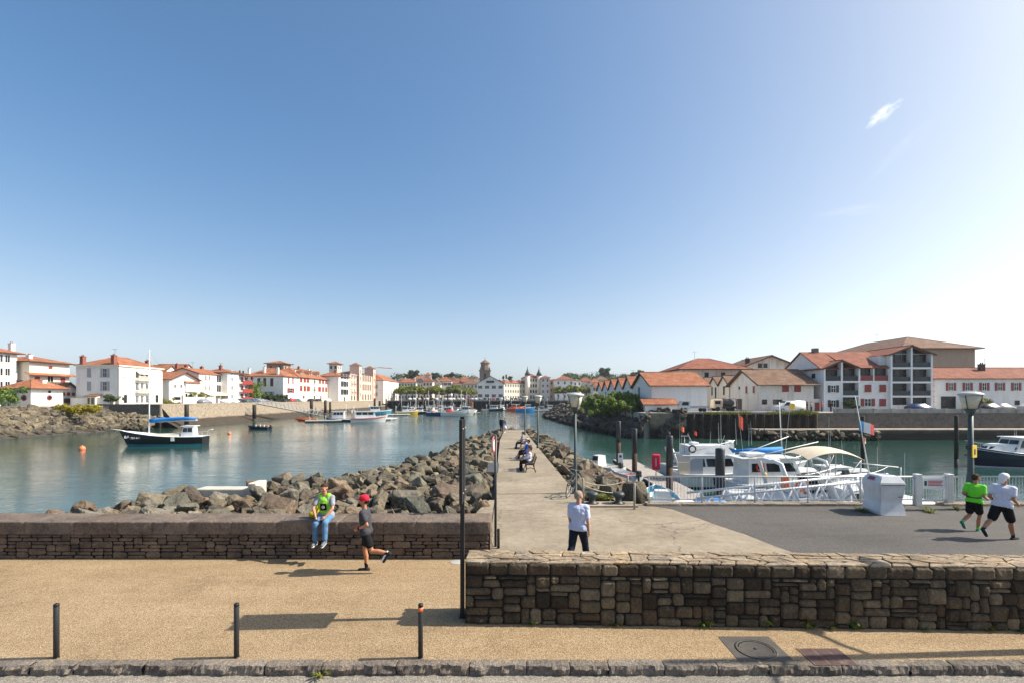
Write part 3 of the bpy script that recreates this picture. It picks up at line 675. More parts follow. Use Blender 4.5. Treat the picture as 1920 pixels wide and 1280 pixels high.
# ---------------------------------------------------------------- houses
WCACHE = {}
def win_meshes(ww, hh, style):
    key = (round(ww, 2), round(hh, 2), style)
    if key in WCACHE: return WCACHE[key]
    fr, pa, sh = MB(), MB(), None
    f = .07; a, b = ww/2, hh/2
    frm = WPAINT if style[0] != 'd' else GREYM
    if style[0] == 'a':                         # stone surround with arched head
        mb_ = MATS['cream paint']; fr.box(-a-.16, -.10, -b-.1, -a, .02, b, mb_); fr.box(a, -.10, -b-.1, a+.16, .02, b, mb_)
        arc = [(-(a+.16)*math.cos(math.pi*i/8), b+(.5*a+.16)*math.sin(math.pi*i/8)) for i in range(9)]; inn = [(a*math.cos(math.pi*i/8), b+.5*a*math.sin(math.pi*i/8)) for i in range(9)]
        for i in range(8): fr.add([(arc[i][0], y, arc[i][1]) for y in (-.10, .02)]+[(arc[i+1][0], y, arc[i+1][1]) for y in (-.10, .02)]+[(inn[8-i][0], y, inn[8-i][1]) for y in (-.10, .02)]+[(inn[7-i][0], y, inn[7-i][1]) for y in (-.10, .02)], [(0, 2, 6, 4), (0, 1, 3, 2), (4, 6, 7, 5)], mb_)
        pa.add([(-a, -.012, -b), (a, -.012, -b)]+[(x, -.012, z) for x, z in inn], [list(range(11))], GLASS)
    else:
        fr.box(-a, -.07, -b, -a+f, .02, b, frm); fr.box(a-f, -.07, -b, a, .02, b, frm); fr.box(-a+f, -.07, b-f, a-f, .02, b, frm); fr.box(-a+f, -.07, -b, a-f, .02, -b+f, frm)
        if style[0] in 'wso': fr.box(-.035, -.06, -b+f, .035, .02, b-f, frm)
        if style[0] in 'so' and hh > 1.0: fr.box(-a+f, -.05, .08, a-f, .02, .13, frm)
        if hh > .9: fr.box(-a-.1, -.16, -b-.08, a+.1, .02, -b-.003, CREAMP)
        if style[0] == 'o':                       # wrought balcony
            fr.box(-a-.25, -.6, -b-.16, a+.25, .0, -b-.085, CREAMP)
            for i in range(9): fr.box(-a-.22+i*(2*a+.4)/8, -.58, -b-.08, -a-.19+i*(2*a+.4)/8, -.55, -b+.85, BLACKM)
            fr.box(-a-.24, -.6, -b+.85, a+.24, -.53, -b+.9, BLACKM)
        pa.box(-a+f, -.03, -b+f, a-f, -.012, b-f, GLASS)
    cm = {'r': RED, 'g': GREEN, 'y': GREYP, 'b': WOODB, 'c': CREAMP}.get(style[1:2], RED)
    if style[0] == 's':
        sh = MB()
        for sg in (-1, 1):
            x0 = sg*(a+.04); x1 = sg*(a+.04+ww*.5); sh.box(min(x0, x1), -.10, -b, max(x0, x1), -.02, b, cm)
            for i in range(5): sh.box(min(x0, x1)+.06, -.115, -b+.12+i*(hh-.2)/5, max(x0, x1)-.06, -.10, -b+.1+(i+.75)*(hh-.2)/5, cm)
    if style[0] == 'c':
        sh = MB()
        for sg in (-1, 1):
            sh.box(min(0, sg*a)+.015, -.12, -b+.02, max(0, sg*a)-.015, -.072, b-.02, cm)
            for i in range(5): sh.box(min(0, sg*a)+.1, -.135, -b+.12+i*(hh-.2)/5, max(0, sg*a)-.1, -.12, -b+.1+(i+.75)*(hh-.2)/5, cm)
    r = (fr.mesh('window'), pa.mesh('pane'), sh.mesh('shutters') if sh else None); WCACHE[key] = r; return r
FACE = {'f': lambda u, w_, d: ((u, -.003, 0), 0), 'l': lambda u, w_, d: ((-.003, u, 0), R(-90)), 'r': lambda u, w_, d: ((w_+.003, u, 0), R(90)), 'k': lambda u, w_, d: ((u, d+.003, 0), R(180))}
def window(root, face, u, z, ww, hh, style, w_, d, dy=0, sub=True):
    fm, pm, sm = win_meshes(ww, hh, style)
    (x, y, _), rz = FACE[face](u, w_, d)
    o = inst('window', fm, root, (x, y+dy, z), rz); inst('pane', pm, o)
    if sm: inst('shutters', sm, o)
    return o
def grid(face, us, zs, ww, hh, style): return [(face, u, z, ww, hh, style) for z in zs for u in us]
def lin(a, b, n): return [a+(b-a)*(i+.5)/n for i in range(n)]
def slab(mb, a, b, c, d, t, m):                 # roof slope with thickness: corners a-b eave, c-d ridge
    a, b, c, d = map(Vector, (a, b, c, d)); n = (b-a).cross(d-a).normalized()
    if n.z < 0: n = -n
    v = [a, b, c, d]; lo = [p-n*t for p in v]
    mb.add(v+lo, [(0, 1, 2, 3), (7, 6, 5, 4), (0, 4, 5, 1), (1, 5, 6, 2), (2, 6, 7, 3), (3, 7, 4, 0)], m)
def roof_mesh(mb, w_, d, h, kind, rh, ov, m, x0=0, y0=0, fascia=WOODB):
    X0, X1, Y0, Y1 = x0-ov, x0+w_+ov, y0-ov, y0+d+ov
    if kind == 'hip':
        mb.box(X0+.05, Y0+.05, h-.16, X1-.05, Y1-.05, h-.002, fascia)
        if w_ >= d: k = (Y1-Y0)/2; r0, r1 = (X0+k, (Y0+Y1)/2, h+rh), (X1-k, (Y0+Y1)/2, h+rh)
        else: k = (X1-X0)/2; r0, r1 = ((X0+X1)/2, Y0+k, h+rh), ((X0+X1)/2, Y1-k, h+rh)
        c = [(X0, Y0, h), (X1, Y0, h), (X1, Y1, h), (X0, Y1, h)]
        if w_ >= d: f = [(0, 1, 5, 4), (1, 2, 5), (2, 3, 4, 5), (3, 0, 4)]
        else: f = [(0, 1, 4), (1, 2, 5, 4), (2, 3, 5), (3, 0, 4, 5)]
        mb.add(c+[r0, r1], f+[(3, 2, 1, 0)], m)
        for p, q in ((c[0], r0), (c[1], r1 if w_ >= d else r0), (c[2], r1), (c[3], r0 if w_ >= d else r1), (r0, r1)): mb.tube([p, q], .09, m, 6)
    elif kind == 'gx':                          # ridge along x
        ym = (Y0+Y1)/2; e = rh*ov/(d/2)
        for (ya, yb) in ((Y0, ym), (Y1, ym)): slab(mb, (X0, ya, h-e), (X1, ya, h-e), (X1, yb, h+rh), (X0, yb, h+rh), .16, m)
        mb.tube([(X0, ym, h+rh), (X1, ym, h+rh)], .1, m, 6)
        for X in (X0-.012, X1+.012):
            for ya in (Y0, Y1): slab(mb, (X-.04, ya, h-e-.03), (X+.04, ya, h-e-.03), (X+.04, ym, h+rh-.03), (X-.04, ym, h+rh-.03), .24, fascia)
    elif kind == 'gy':
        xm = (X0+X1)/2; e = rh*ov/(w_/2)
        for (xa, xb) in ((X0, xm), (X1, xm)): slab(mb, (xa, Y0, h-e), (xa, Y1, h-e), (xb, Y1, h+rh), (xb, Y0, h+rh), .16, m)
        mb.tube([(xm, Y0, h+rh), (xm, Y1, h+rh)], .1, m, 6)
        for Y in (Y0-.012, Y1+.012):
            for xa in (X0, X1): slab(mb, (xa, Y-.04, h-e-.03), (xa, Y+.04, h-e-.03), (xm, Y+.04, h+rh-.03), (xm, Y-.04, h+rh-.03), .24, fascia)
    elif kind == 'flat': mb.box(X0, Y0, h-.003, X1, Y1, h+rh, m)
def house(label, loc, rz, w_, d, h, roof='hip', rh=2.4, ov=.6, wall=None, rm=None, wins=(), chim=(), band=None, group=None, name='house', cat='house', extra=None, plinth=True):
    wall = wall or WHITE; rm = rm or TILE
    t = thing(name, label, cat, loc, rz, group)
    mb = MB(); mb.box(0, 0, -1.5, w_, d, h, wall)
    if roof == 'gx':
        for X in (0, w_): mb.poly([(X, 0, h), (X, d, h), (X, d/2, h+rh-.05)], wall)
    if roof == 'gy':
        for Y in (0, d): mb.poly([(0, Y, h), (w_, Y, h), (w_/2, Y, h+rh-.05)], wall)
    if band:
        for z in band: mb.box(-.07, -.07, z-.12, w_+.07, d+.07, z+.12, CREAMP)
    if plinth: mb.box(-.04, -.04, -1.5, w_+.04, d+.04, .55, MATS['cream plaster'] if wall is not WHITE2 else MATS['grey plaster'])
    mb.build('wall', t)
    rb_ = MB(); roof_mesh(rb_, w_, d, h, roof, rh, ov, rm); ro = rb_.build('roof', t)
    for (cx, cy, cz, ch, m) in chim:
        c_ = MB(); ch = ch*.62; c_.box(cx-.45, cy-.35, cz-1.2, cx+.45, cy+.35, cz+ch, m); c_.box(cx-.52, cy-.42, cz+ch, cx+.52, cy+.42, cz+ch+.12, m)
        for q in (-.2, .2): c_.lathe([(.12, 0), (.1, .35)], (cx+q, cy, cz+ch+.12), BRICK, 8)
        c_.build('chimney', ro)
    for q in wins: window(t, *q, w_, d)
    if len(label) % 2 and roof != 'flat' and w_ > 7:            # television aerial
        a = MB(); X, Y, Z = w_*.36, d*.5, h+rh-.2; a.tube([(X, Y, Z), (X, Y, Z+2.0)], .03, GREYM, 5); a.tube([(X-.7, Y, Z+1.9), (X+.7, Y, Z+1.9)], .02, GREYM, 4)
        for i in range(5): a.tube([(X-.6+i*.3, Y-.3, Z+1.9), (X-.6+i*.3, Y+.3, Z+1.9)], .014, GREYM, 4)
        a.build('aerial', ro)
    if extra: extra(t)
    return t
def left_house(label, Xf, a, b, eave, d, **k):    # front facing the water (+X) between pixel columns a and b of the photograph
    Y0, Y1 = Xf*900/(960-a), Xf*900/(960-b); h = 4+(745.5-eave)/900*Y0-2.35
    rt = k.pop('wf', None); w_ = Y1-Y0
    if rt: k['wins'] = rt(w_, d, h)
    return house(label, (-Xf, Y0, 2.35), R(90), w_, d, h, **k)
def fl(h, n, b=.55): return [h*(i+b)/n for i in range(n)]
left_house('tall white apartment house at the far left edge with orange roof', 112, -40, 32, 656, 12, roof='hip', rh=1.6, ov=1.0, wf=lambda w_, d, h: grid('f', [w_-9.5, w_-2.1, w_-.95 if 0 else w_-3.6], fl(h, 4), 1.1, 1.7, 'w')+grid('l', lin(0, d, 3), fl(h, 4), 1.1, 1.6, 'w'), chim=[(9.5, 3, 12.9, 1.8, WHITE)])
left_house('cream house with red shutters and broad orange eaves behind the porthole house', 110, 55, 130, 676, 10, roof='hip', rh=1.5, ov=1.0, wall=CREAM, wf=lambda w_, d, h: grid('f', [w_*.18, w_*.82], [3.2, 5.9], 1.2, 1.5, 'cr')+grid('f', [w_*.5], [3.2, 6.2], 1.5, 1.5, 'w')+[('f', w_*.5, 9.0, .9, .7, 'cr')]+grid('l', [3, 7], [2.2, 5], 1.6, 1.4, 'sb'), chim=[(2, 2, 10.4, 1.8, WHITE)],
    extra=lambda t: (lambda m: (slab(m, (-.9, -1.1, 7.0), (11, -1.1, 7.0), (11, .1, 7.6), (-.9, .1, 7.6), .12, TILE), m.build('eave_roof', t)))(MB()))
def porthole(t):
    for (f, u, z) in (('l', 1.4, 1.7), ('l', 3.1, 1.7), ('f', 3.9, 1.75)):
        m = MB(); m.ring((0, 0, 0), .48, .13, RED, 'y', 16, 6); (x, y, _), rz = FACE[f](u, 6.2, 5)
        o = m.build('round_window', t, (x, y-.01, z), rz); p = MB(); p.lathe([(.44, 0), (.44, .03)], (0, 0, 0), GLASS, 16, False); q = p.build('pane', o); q.rotation_euler = (R(90), 0, 0)
    m = MB()
    for i in range(7): m.box(-.06, .4+i*.66, 2.75, -.02, .52+i*.66, 3.35, WPAINT); m.box(-.055, .5+i*.66, 2.75, -.015, 1.0+i*.66, 3.3, BLACKM)
    m.build('timber_frieze', t)
left_house('low white house with round porthole windows and sweeping orange roof by the rock bank', 98, 58, 118, 727, 5.2, roof='hip', rh=1.9, ov=.9, wf=lambda w_, d, h: [('f', 3.9, 3.0, .55, .5, 'd')], chim=[(4.2, 1.6, 4.4, 1.5, WHITE)], extra=porthole)
left_house('small white gabled house with red windows between porthole house and grey sided villa', 101, 104, 150, 733, 8, roof='gy', rh=2.1, ov=.7, rm=TILE_B, wf=lambda w_, d, h: grid('f', [w_*.3, w_*.5, w_*.7], [2.6], .8, .8, 'cr')+[('f', w_*.5, 1.1, 2.2, 1.1, 'cb')])
def villa(t):
    Z = 9.1
    m = MB(); m.box(-.35, -.35, Z-.28, 13.6, 9.9, Z-.01, CREAMP); m.box(-.12, -.12, Z-.9, 13.37, 9.6, Z-.78, CREAMP)
    for x in (0, 13.0):
        m.box(x-.06, -.06, -.4, x+.30, .3, Z-.9, CREAMP)
    m.build('cornice', t)
    m = MB()
    for z in (3.15, 6.05):
        m.box(4.6, -.9, z-.3, 8.8, -.01, z-.15, CREAMP)
        for i in range(22): m.box(4.65+i*.19, -.88, z-.15, 4.72+i*.19, -.82, z+.65, CREAMP)
        m.box(4.6, -.92, z+.65, 8.8, -.8, z+.75, CREAMP)
    m.build('balcony', t)
    m = MB(); slab(m, (4.7, -1.1, 7.3), (8.6, -1.1, 7.3), (8.6, 0, 8.2), (4.7, 0, 8.2), .05, WPAINT); m.build('awning', t)
    m = MB(); m.box(-1.5, 4.0, 0, -.01, 6.0, 2.1, CREAM); slab(m, (-1.9, 3.6, 2.1), (-1.9, 6.4, 2.1), (0, 6.4, 2.6), (0, 3.6, 2.6), .1, TILE_B); m.box(-1.53, 4.3, .3, -1.5, 4.9, 1.7, GLASS); m.box(-1.53, 5.2, .3, -1.5, 5.7, 1.7, GLASS); m.build('porch', t)
left_house('large white villa with grey shuttered side wall, balconies and red brick chimneys', 88, 223, 303, 684, 9.6, roof='hip', rh=2.3, ov=.25, wf=lambda w_, d, h: grid('f', [1.7, w_-1.7], fl(h, 3, .45)[:1], .95, 1.75, 'a')+grid('f', [1.7, w_-1.7], fl(h, 3, .45)[1:], .95, 1.75, 'cc')+grid('f', [5.2, 6.7, 8.2], fl(h, 3, .45), .9, 1.9, 'w')+grid('l', [3.1], fl(h, 3, .45), .95, 2.1, 'sy')+grid('l', [6.6], fl(h, 3, .45), .95, 2.1, 'cy'),
    chim=[(.6, 8.6, 9.3, 2.6, BRICK), (.6, 1.6, 9.3, 3.0, BRICK), (12.4, 3, 9.4, 2.2, BRICK)], extra=villa)
left_house('white gabled house with dark eaves and an arched ground floor right of the villa', 90, 317, 372, 708, 9, roof='gy', rh=2.0, ov=.8, wf=lambda w_, d, h: grid('f', [2.3, 4.6], [4.9], .95, 1.1, 'w')+[('f', 8.6, 1.9, 1.0, 1.7, 'a'), ('f', 6.6, 1.9, .9, 1.6, 'a'), ('f', 9.3, 4.9, 2.6, 1.3, 'w'), ('f', 3.0, 1.6, 2.6, .8, 'd')],
    extra=lambda t: (lambda m: (m.box(6.0, -.5, 3.4, 11.5, -.01, 5.9, WHITE), slab(m, (5.6, -.9, 5.9), (11.9, -.9, 5.9), (11.9, 0, 6.4), (5.6, 0, 6.4), .1, TILE), m.build('bay', t)))(MB()))
left_house('white arched attic house peeping above the gabled house beside the villa', 108, 306, 336, 696, 9, roof='gy', rh=2.2, ov=.3, wf=lambda w_, d, h: grid('f', [w_*.35, w_*.65], [h-.6], .8, 1.2, 'a'), chim=[(.6, 3, 9.5, 3.3, BRICK), (9.0, 4, 11, 1.8, BRICK)])
left_house('orange roofed house with rounded white gable behind the row right of the villa', 112, 337, 368, 693, 10, roof='gy', rh=2.3, ov=.3, wf=lambda w_, d, h: grid('f', [w_*.5], [h-.4], 1.2, 1.4, 'a'), chim=[(1.5, 2, 12, 1.8, BRICK)])
left_house('white two storey house with cream awning over its terrace', 90, 373, 416, 698, 9, roof='gx', rh=1.5, ov=.4, wf=lambda w_, d, h: grid('f', [w_*.28, w_*.42], [4.6, 7.6], .8, 1.6, 'w')+grid('f', [w_*.85], [4.6, 7.6], 2.2, 2.3, 'w'),
    extra=lambda t: (lambda m: (slab(m, (.5, -3.0, 2.5), (11, -3.0, 2.5), (11, 0, 3.6), (.5, 0, 3.6), .06, TAN), [m.tube([(x, -2.9, 0), (x, -2.9, 2.45)], .06, WHITEM, 6) for x in (.7, 5.5, 10.8)], m.build('awning', t)))(MB()), chim=[(2, 5, 10.6, .8, BRICK), (9, 5, 10.6, .8, BRICK)])
def redbal(t):
    m = MB()
    for z in (1.0, 3.7, 6.4): 
        m.box(6.2, -1.3, z-.15, 12.0, -.01, z, REDP)
        m.box(6.2, -1.3, z, 12.0, -1.22, z+.95, RED)
        for x in (6.2, 9.0, 11.85): m.box(x, -1.32, z, x+.15, -1.17, z+2.6, RED)
    m.box(6.0, -1.6, 9.0, 12.3, 0, 9.25, TILE_R); m.build('red_balconies', t)
left_house('narrow white house with stacked bright red timber balconies', 88, 427, 463, 697, 9, roof='hip', rh=1.3, ov=.7, wf=lambda w_, d, h: grid('f', [2.2], [2.2, 4.9, 7.6, 9.8], .9, 1.3, 'w')+grid('f', [7.6, 10.2], [2.3, 5, 7.7], 1.6, 1.8, 'w')+grid('f', [6.5, 8.5], [10.1], .8, 1.1, 'd'), chim=[(3, 4, 10.8, 1.6, BRICK)], extra=redbal)
left_house('white house with grey gabled side wall, red shutters and tall orange roof above garden hedge', 85, 531, 558, 704, 14, roof='hip', rh=3.4, ov=.6, wf=lambda w_, d, h: grid('f', [w_*.35, w_*.65], [8.3], 1.1, 2.3, 'cr')+[('f', w_*.5, 4.6, 2.8, 1.9, 'sr'), ('f', w_*.5, 1.0, 1.4, 1.9, 'cr')]+[('l', 4.2, 7.6, 1.1, 3, 'cb'), ('l', 6.8, 7.6, 1.1, 3, 'cb'), ('l', 9, 7.6, 1.1, 3, 'cb'), ('l', 11.6, 9, .9, 1.1, 'd')]+grid('l', [4.4, 6.4, 9.2], [3.2], .9, 1.9, 'sy'), chim=[(1, 2.5, 11, 3.2, WHITE), (2, 8, 11, 3.6, WHITE), (1, 13.2, 10.6, 3.3, WHITE)])
left_house('cream stone mansion with rows of small paned red framed windows', 85, 559, 614, 706, 14, roof='hip', rh=4.2, ov=.6, wall=CREAM, band=[4.0, 7.6], wf=lambda w_, d, h: grid('f', [2.6, 6, 9, 21.5, 25, 28.5], [5.6, 9.2], 2.2, 2.2, 'cr')+grid('f', [15.5], [5.6, 9.2], 1.3, 2.1, 'o')+grid('f', [5, 15.5, 22.5], [1.4], 1.4, 2.2, 'a')+grid('f', [10.5, 20], [5.6], .9, 2, 'cr'), chim=[(6, 4, 11.6, 2.4, WHITE), (14, 6, 13.6, 2.2, BRICK), (24, 6, 13.2, 2.0, WHITE)],
    extra=lambda t: [(lambda m: (m.box(x-.8, 1.6, 10.6, x+.8, 3.4, 12.6, CREAM), m.add([(x-1.2, 1.2, 12.5), (x+1.2, 1.2, 12.5), (x, 1.2, 13.6), (x-1.2, 4.5, 12.5), (x+1.2, 4.5, 12.5), (x, 4.5, 13.6)], [(0, 1, 2), (0, 2, 5, 3), (1, 4, 5, 2)], TILE), m.box(x-.45, 1.55, 11, x+.45, 1.6, 12.3, GLASS), m.build('dormer', t)))(MB()) for x in (7, 15.5, 24)])
left_house('white house with three recessed brown loggias and blank grey side wall', 80, 635, 655, 704, 9, roof='hip', rh=2.2, ov=.6, wf=lambda w_, d, h: grid('f', [w_*.55], [4.6, 8.4, 12.1], w_*.7, 2.6, 'db')+[('f', w_*.5, 1.2, 2, 2.2, 'cb')]+grid('f', [w_*.42, w_*.72], [4.6, 8.4, 12.1], 1.5, 2.0, 'w'), chim=[(4, 3, 13.4, 2, BRICK)])
left_house('narrow pink house with iron balconies beside the twin turreted mansion', 80, 655.5, 668.5, 701, 9, roof='flat', rh=.35, ov=.3, wall=PINK, rm=PINK, wf=lambda w_, d, h: grid('f', [w_*.3, w_*.7], [5.2, 9.4, 13.2], 1.2, 2.4, 'o')+grid('f', [w_*.3, w_*.7], [1.6], 1.4, 2.6, 'd'))
def turrets(t):
    wd = 80*900/258-80*900/288
    for x in (1.9, wd-1.9):
        m = MB(); m.box(x-2.1, -.5, 0, x+2.1, 4.5, 18.6, PINK); o = m.build('turret', t)
        m = MB(); m.add([(x-2.5, -.9, 18.55), (x+2.5, -.9, 18.55), (x+2.5, 4.9, 18.55), (x-2.5, 4.9, 18.55), (x, 2, 20.3)], [(0, 1, 4), (1, 2, 4), (2, 3, 4), (3, 0, 4), (3, 2, 1, 0)], TILE_B); m.build('turret_roof', o)
        for z in (3.5, 8, 12, 15.5): window(t, 'f', x, z, .9, 1.7, 'a', wd, 14, -.5)
left_house('pink stone mansion with two square corner turrets and arcaded windows', 80, 672, 702, 700, 14, roof='hip', rh=2.0, ov=.2, wall=PINK, rm=TILE_B, wf=lambda w_, d, h: grid('f', lin(6, w_-6, 5), [7.4, 12.2], 1.7, 3.0, 'a')+grid('f', lin(5, w_-5, 4), [2.0], 1.8, 3.0, 'a'), chim=[(12, 5, 18, 3, WOODB)], extra=turrets)
left_house('white house with mansard dormers and an iron balcony near the harbour trees', 75, 719, 747, 712, 15, roof='hip', rh=4.2, ov=.3, band=[6.4], wf=lambda w_, d, h: grid('f', lin(2, w_-2, 5), [5.2], 1.5, 3.0, 'o')+grid('f', lin(2, w_-2, 5), [1.6], 1.8, 3.0, 'a')+grid('l', [5, 9], [4, 8.4], 1.6, 2.2, 'sy'), chim=[(6, 4, 11, 4.2, WHITE), (26, 4, 11, 3.6, BRICK)])
def tower_house(label, X, Y, w_, d, ztop, eave, m, ov=1.1):
    return house(label, (X, Y, 2.35), 0, w_, d, eave-2.35, roof='hip', rh=ztop-eave, ov=ov, wall=m, plinth=False, wins=grid('f', lin(0, w_, 2), [eave-2.35-2.0], 1.0, 1.6, 'd')+grid('r', lin(0, d, 2), [eave-2.35-2.0], 1.0, 1.6, 'd'), name='lookout_tower', cat='tower')
p = W(500, 690, 215); tower_house('broad lookout tower with dark open belvedere and low orange roof', p.x, 215, 7.6, 7, W(0, 675, 215).z, W(0, 680.5, 215).z, BROWNW, 1.0)
p = W(617, 690, 262); tower_house('slim square lookout tower lit cream on one side above the loggia house', p.x, 262, 4.6, 6, W(0, 676.5, 262).z, W(0, 681, 262).z, CREAM, 1.0)
# low garden walls, gates and hedges in front of the left row
mb = MB(); mb.box(-98, 106.5, 2.35, -88.4, 106.9, 4.0, WHITE); mb.box(-98.2, 106.45, 4.0, -88.2, 106.95, 4.12, CREAMP); tag(mb.build('garden_wall'), 'plain white garden wall in front of the grey villa side', 'wall')
mb = MB(); mb.box(-86.5, 126, 2.35, -86.2, 139, 4.3, WHITE)
for y in (126, 131, 135, 139): mb.box(-86.65, y-.25, 2.35, -86.05, y+.25, 4.8, WHITE)
tag(mb.build('garden_wall'), 'white garden wall with pillars below the gabled house right of the villa', 'wall')
mb = MB(); mb.box(-86.5, 141, 2.35, -86.2, 160, 3.5, WHITE)
for y in (141, 147, 153, 160): mb.box(-86.65, y-.25, 2.35, -86.05, y+.25, 3.9, WHITE)
tag(mb.build('garden_wall'), 'white garden wall behind the parked cars near the red balconies', 'wall')
# ---- back row, behind the trees
def back_house(label, a, b, eave, top, Y, roof='hip', wall=None, rm=None, rz=0, nw=3, nf=3, wsty='w', d=None, ov=.6, chim=(), side=False, **k):
    x0, x1 = (a-960)/900*Y, (b-960)/900*Y; h = 4+(745.5-eave)/900*Y-2.6; rh = (eave-top)/900*Y; w_ = x1-x0; d = d or max(8, w_*.8)
    if rz: w_ = w_/math.cos(rz)
    z = [h*(i+.55)/nf for i in range(nf)]
    return house(label, (x0, Y, 2.6), rz, w_, d, h, roof=roof, rh=rh, ov=ov, wall=wall, rm=rm, wins=grid('f', lin(0, w_, nw), z, 1.2, 1.9, wsty)+(grid('r', lin(0, d, nw), z, 1.2, 1.9, wsty) if side else []), chim=chim, plinth=False, **k)
back_house('white mansard house with pale dormers behind the left end of the tree row', 747, 780, 716, 708, 345, wall=CREAM, nw=6, chim=[(4, 4, 14, 4, WHITE), (11, 4, 14, 4, WHITE)])
back_house('cream house with dark mansard roof behind the second harbour tree', 774, 797, 717, 708, 350, wall=WHITE, rm=SLATE, nw=5, chim=[(2, 4, 12, 4, WHITE), (8, 4, 12, 4, WHITE)])
back_house('house with red roof and tall white chimney above the tree row', 793, 811, 714, 706, 340, wall=CREAM, rm=TILE_R, wsty='cr', chim=[(5, 3, 14, 4, WHITE)])
back_house('small square tower house with tiled cap rising above the red roofs', 797, 806, 703, 697, 395, wall=CREAM, nw=1, nf=4)
back_house('brown gable ended house among the roofs above the tree row', 808, 826, 718, 709, 352, roof='gy', wall=WHITE2, rm=TILE_B, nw=2)
back_house('white house with bright orange hip roof in the middle of the old town', 824, 846, 714, 705, 360, wall=WHITE, wsty='sb', nw=3, side=True)
back_house('long low red roof house right of the bright orange roof', 842, 870, 718, 711, 372, wall=CREAM, rm=TILE_R, nw=5)
back_house('terracotta roofed terrace below the church tower', 862, 884, 715, 706, 385, wall=PINK, rm=TILE, nw=4)
back_house('pale terracotta roofed house just left of the big white gable', 868, 896, 719, 709, 345, wall=CREAM, rm=TILE_B, nw=4, chim=[(8, 4, 11, 2, WHITE)])
back_house('wide white gable building with green balcony facing the wharf', 894, 945, 717.5, 703.5, 305, roof='gy', wall=WHITE, nw=4, nf=2, wsty='sg', d=26, ov=.5,
    extra=lambda t: (lambda m: (m.box(6, -1.0, 11.2, 11, -.02, 11.4, GREEN), m.box(6, -1.05, 11.4, 11, -.95, 12.5, GREEN), m.build('balcony', t)))(MB()))
for i, (a, b) in enumerate(((946, 960), (960, 974), (974, 989))):
    back_house(('cream sunlit house against the big white gable', 'cream sunlit terrace house with arched dormer in mid row', 'cream sunlit terrace house beside the turreted mansion')[i], a, b, 716.5+i*.5, 711, 318+i*6, roof='hip', wall=CREAM, rz=R(38), nw=3, nf=3, d=9, ov=.4)
def cones(t):
    for x in (.4, 9.0):
        m = MB(); m.lathe([(1.7, 0), (1.7, 17.2)], (x, 0, 0), CREAM, 12); o = m.build('turret', t)
        m = MB(); m.lathe([(2.2, 17.2), (1.0, 19.6), (.3, 21.5), (.05, 23.6)], (x, 0, 0), SLATE, 12); m.build('turret_spire', o)
back_house('cream mansion with two dark conical turret spires and arcades', 988, 1013, 707, 699, 330, wall=CREAM, rm=TILE_R, rz=R(20), nw=5, nf=4, wsty='a', d=11, ov=.3, extra=cones)
back_house('tall narrow grey and white house with red roof right of the turret spires', 1014, 1031, 707, 703, 328, wall=GREYW, rm=TILE_R, nw=2, nf=4, side=True)
back_house('slim terracotta house front between the tall houses and the white corner house', 1031, 1043, 712, 709, 340, wall=PINK, nw=2, nf=3)
back_house('white corner house with red hip roof above the right hand trees', 1041, 1077, 711, 702, 325, wall=WHITE, rm=TILE_R, nw=3, nf=3, side=True, d=14)
back_house('low white annexe beside the white corner house', 1075, 1090, 713, 709, 330, wall=WHITE, rm=TILE_B, nw=2, nf=3)
for i, (a, b, e, tp, Y, rm) in enumerate(((1086, 1112, 714, 706, 390, TILE_R), (1106, 1126, 716, 708, 380, TILE), (1118, 1140, 711, 704, 410, TILE_B), (1112, 1126, 722, 716, 250, TILE), (1190, 1216, 706, 698, 420, SLATE), (1214, 1246, 703, 699.5, 330, TILE_R))):
    back_house(('pinkish red roofed house low on the wooded hill', 'orange roofed house just behind the far end of the gabled sheds', 'grey and brown roofed house under the dark wood', 'small kiosk with orange roof beside the bush', 'dark flat topped building among the hill trees', 'house with low pink roof showing above the long warehouse')[i], a, b, e, tp, Y, wall=(CREAM, CREAM, GREYW, CREAM, GREYW, WHITE)[i], rm=rm, nw=3, nf=2)
# roofs further back filling the old town
rt = random.Random(12)
LB = ['small orange roofed house left of the church among crowded roofs', 'small brown roofed house behind the crowded roofs', 'tiny terracotta roofed house far behind the tree row']
for i in range(14):
    a = 745+i*11+rt.uniform(-3, 3); top = rt.uniform(703, 708)
    back_house(LB[i % 3], a, a+rt.uniform(10, 16), top+5, top, rt.uniform(400, 450), roof=rt.choice(['hip', 'gx', 'gy']), wall=rt.choice([CREAM, WHITE2, PINK]), rm=rt.choice([TILE, TILE_B, TILE_R]), nw=2, nf=2, group=('orange roofs crowded left of the church', 'brown roofs crowded left of the church', 'terracotta roofs far behind the tree row')[i % 3])
# church
Y = 372; ch = thing('church', 'stone church with tall square bell tower and orange nave roof', 'church', ((909-960)/900*Y, Y, 2.6))
mb = MB(); mb.box(-4.1, 0, -1, 4.1, 8, 22.6, STONE_T); mb.box(-4.6, -.5, 22.6, 4.6, 8.5, 23.3, STONE_T)
mb.lathe([(3.4, 23.3), (3.4, 28.4), (4.0, 28.5), (4.0, 28.9)], (0, 4, 0), STONE_T, 8, False)
for sx in (-3.3, 3.3):
    for yy in (.7, 7.3): mb.box(sx-.5, yy-.5, 23.3, sx+.5, yy+.5, 25.2, STONE_T)
mb.build('bell_tower', ch); mb = MB(); mb.lathe([(4.1, 28.8), (2.2, 30.2), (.25, 31.4), (.05, 33.5)], (0, 4, 0), TILE_B, 8, False); mb.build('tower_roof', ch)
mb = MB(); mb.box(-.9, -.02, 15.5, .9, .3, 20.5, GLASS); mb.box(-.6, -.03, 8, .6, .3, 11, GLASS); mb.box(4.12, 3, 15.5, 4.14, 5, 20.5, GLASS); mb.build('belfry_opening', ch)
mb = MB(); mb.box(4.1, 2, -1, 18, 24, 11, STONE_T); mb.build('nave', ch)
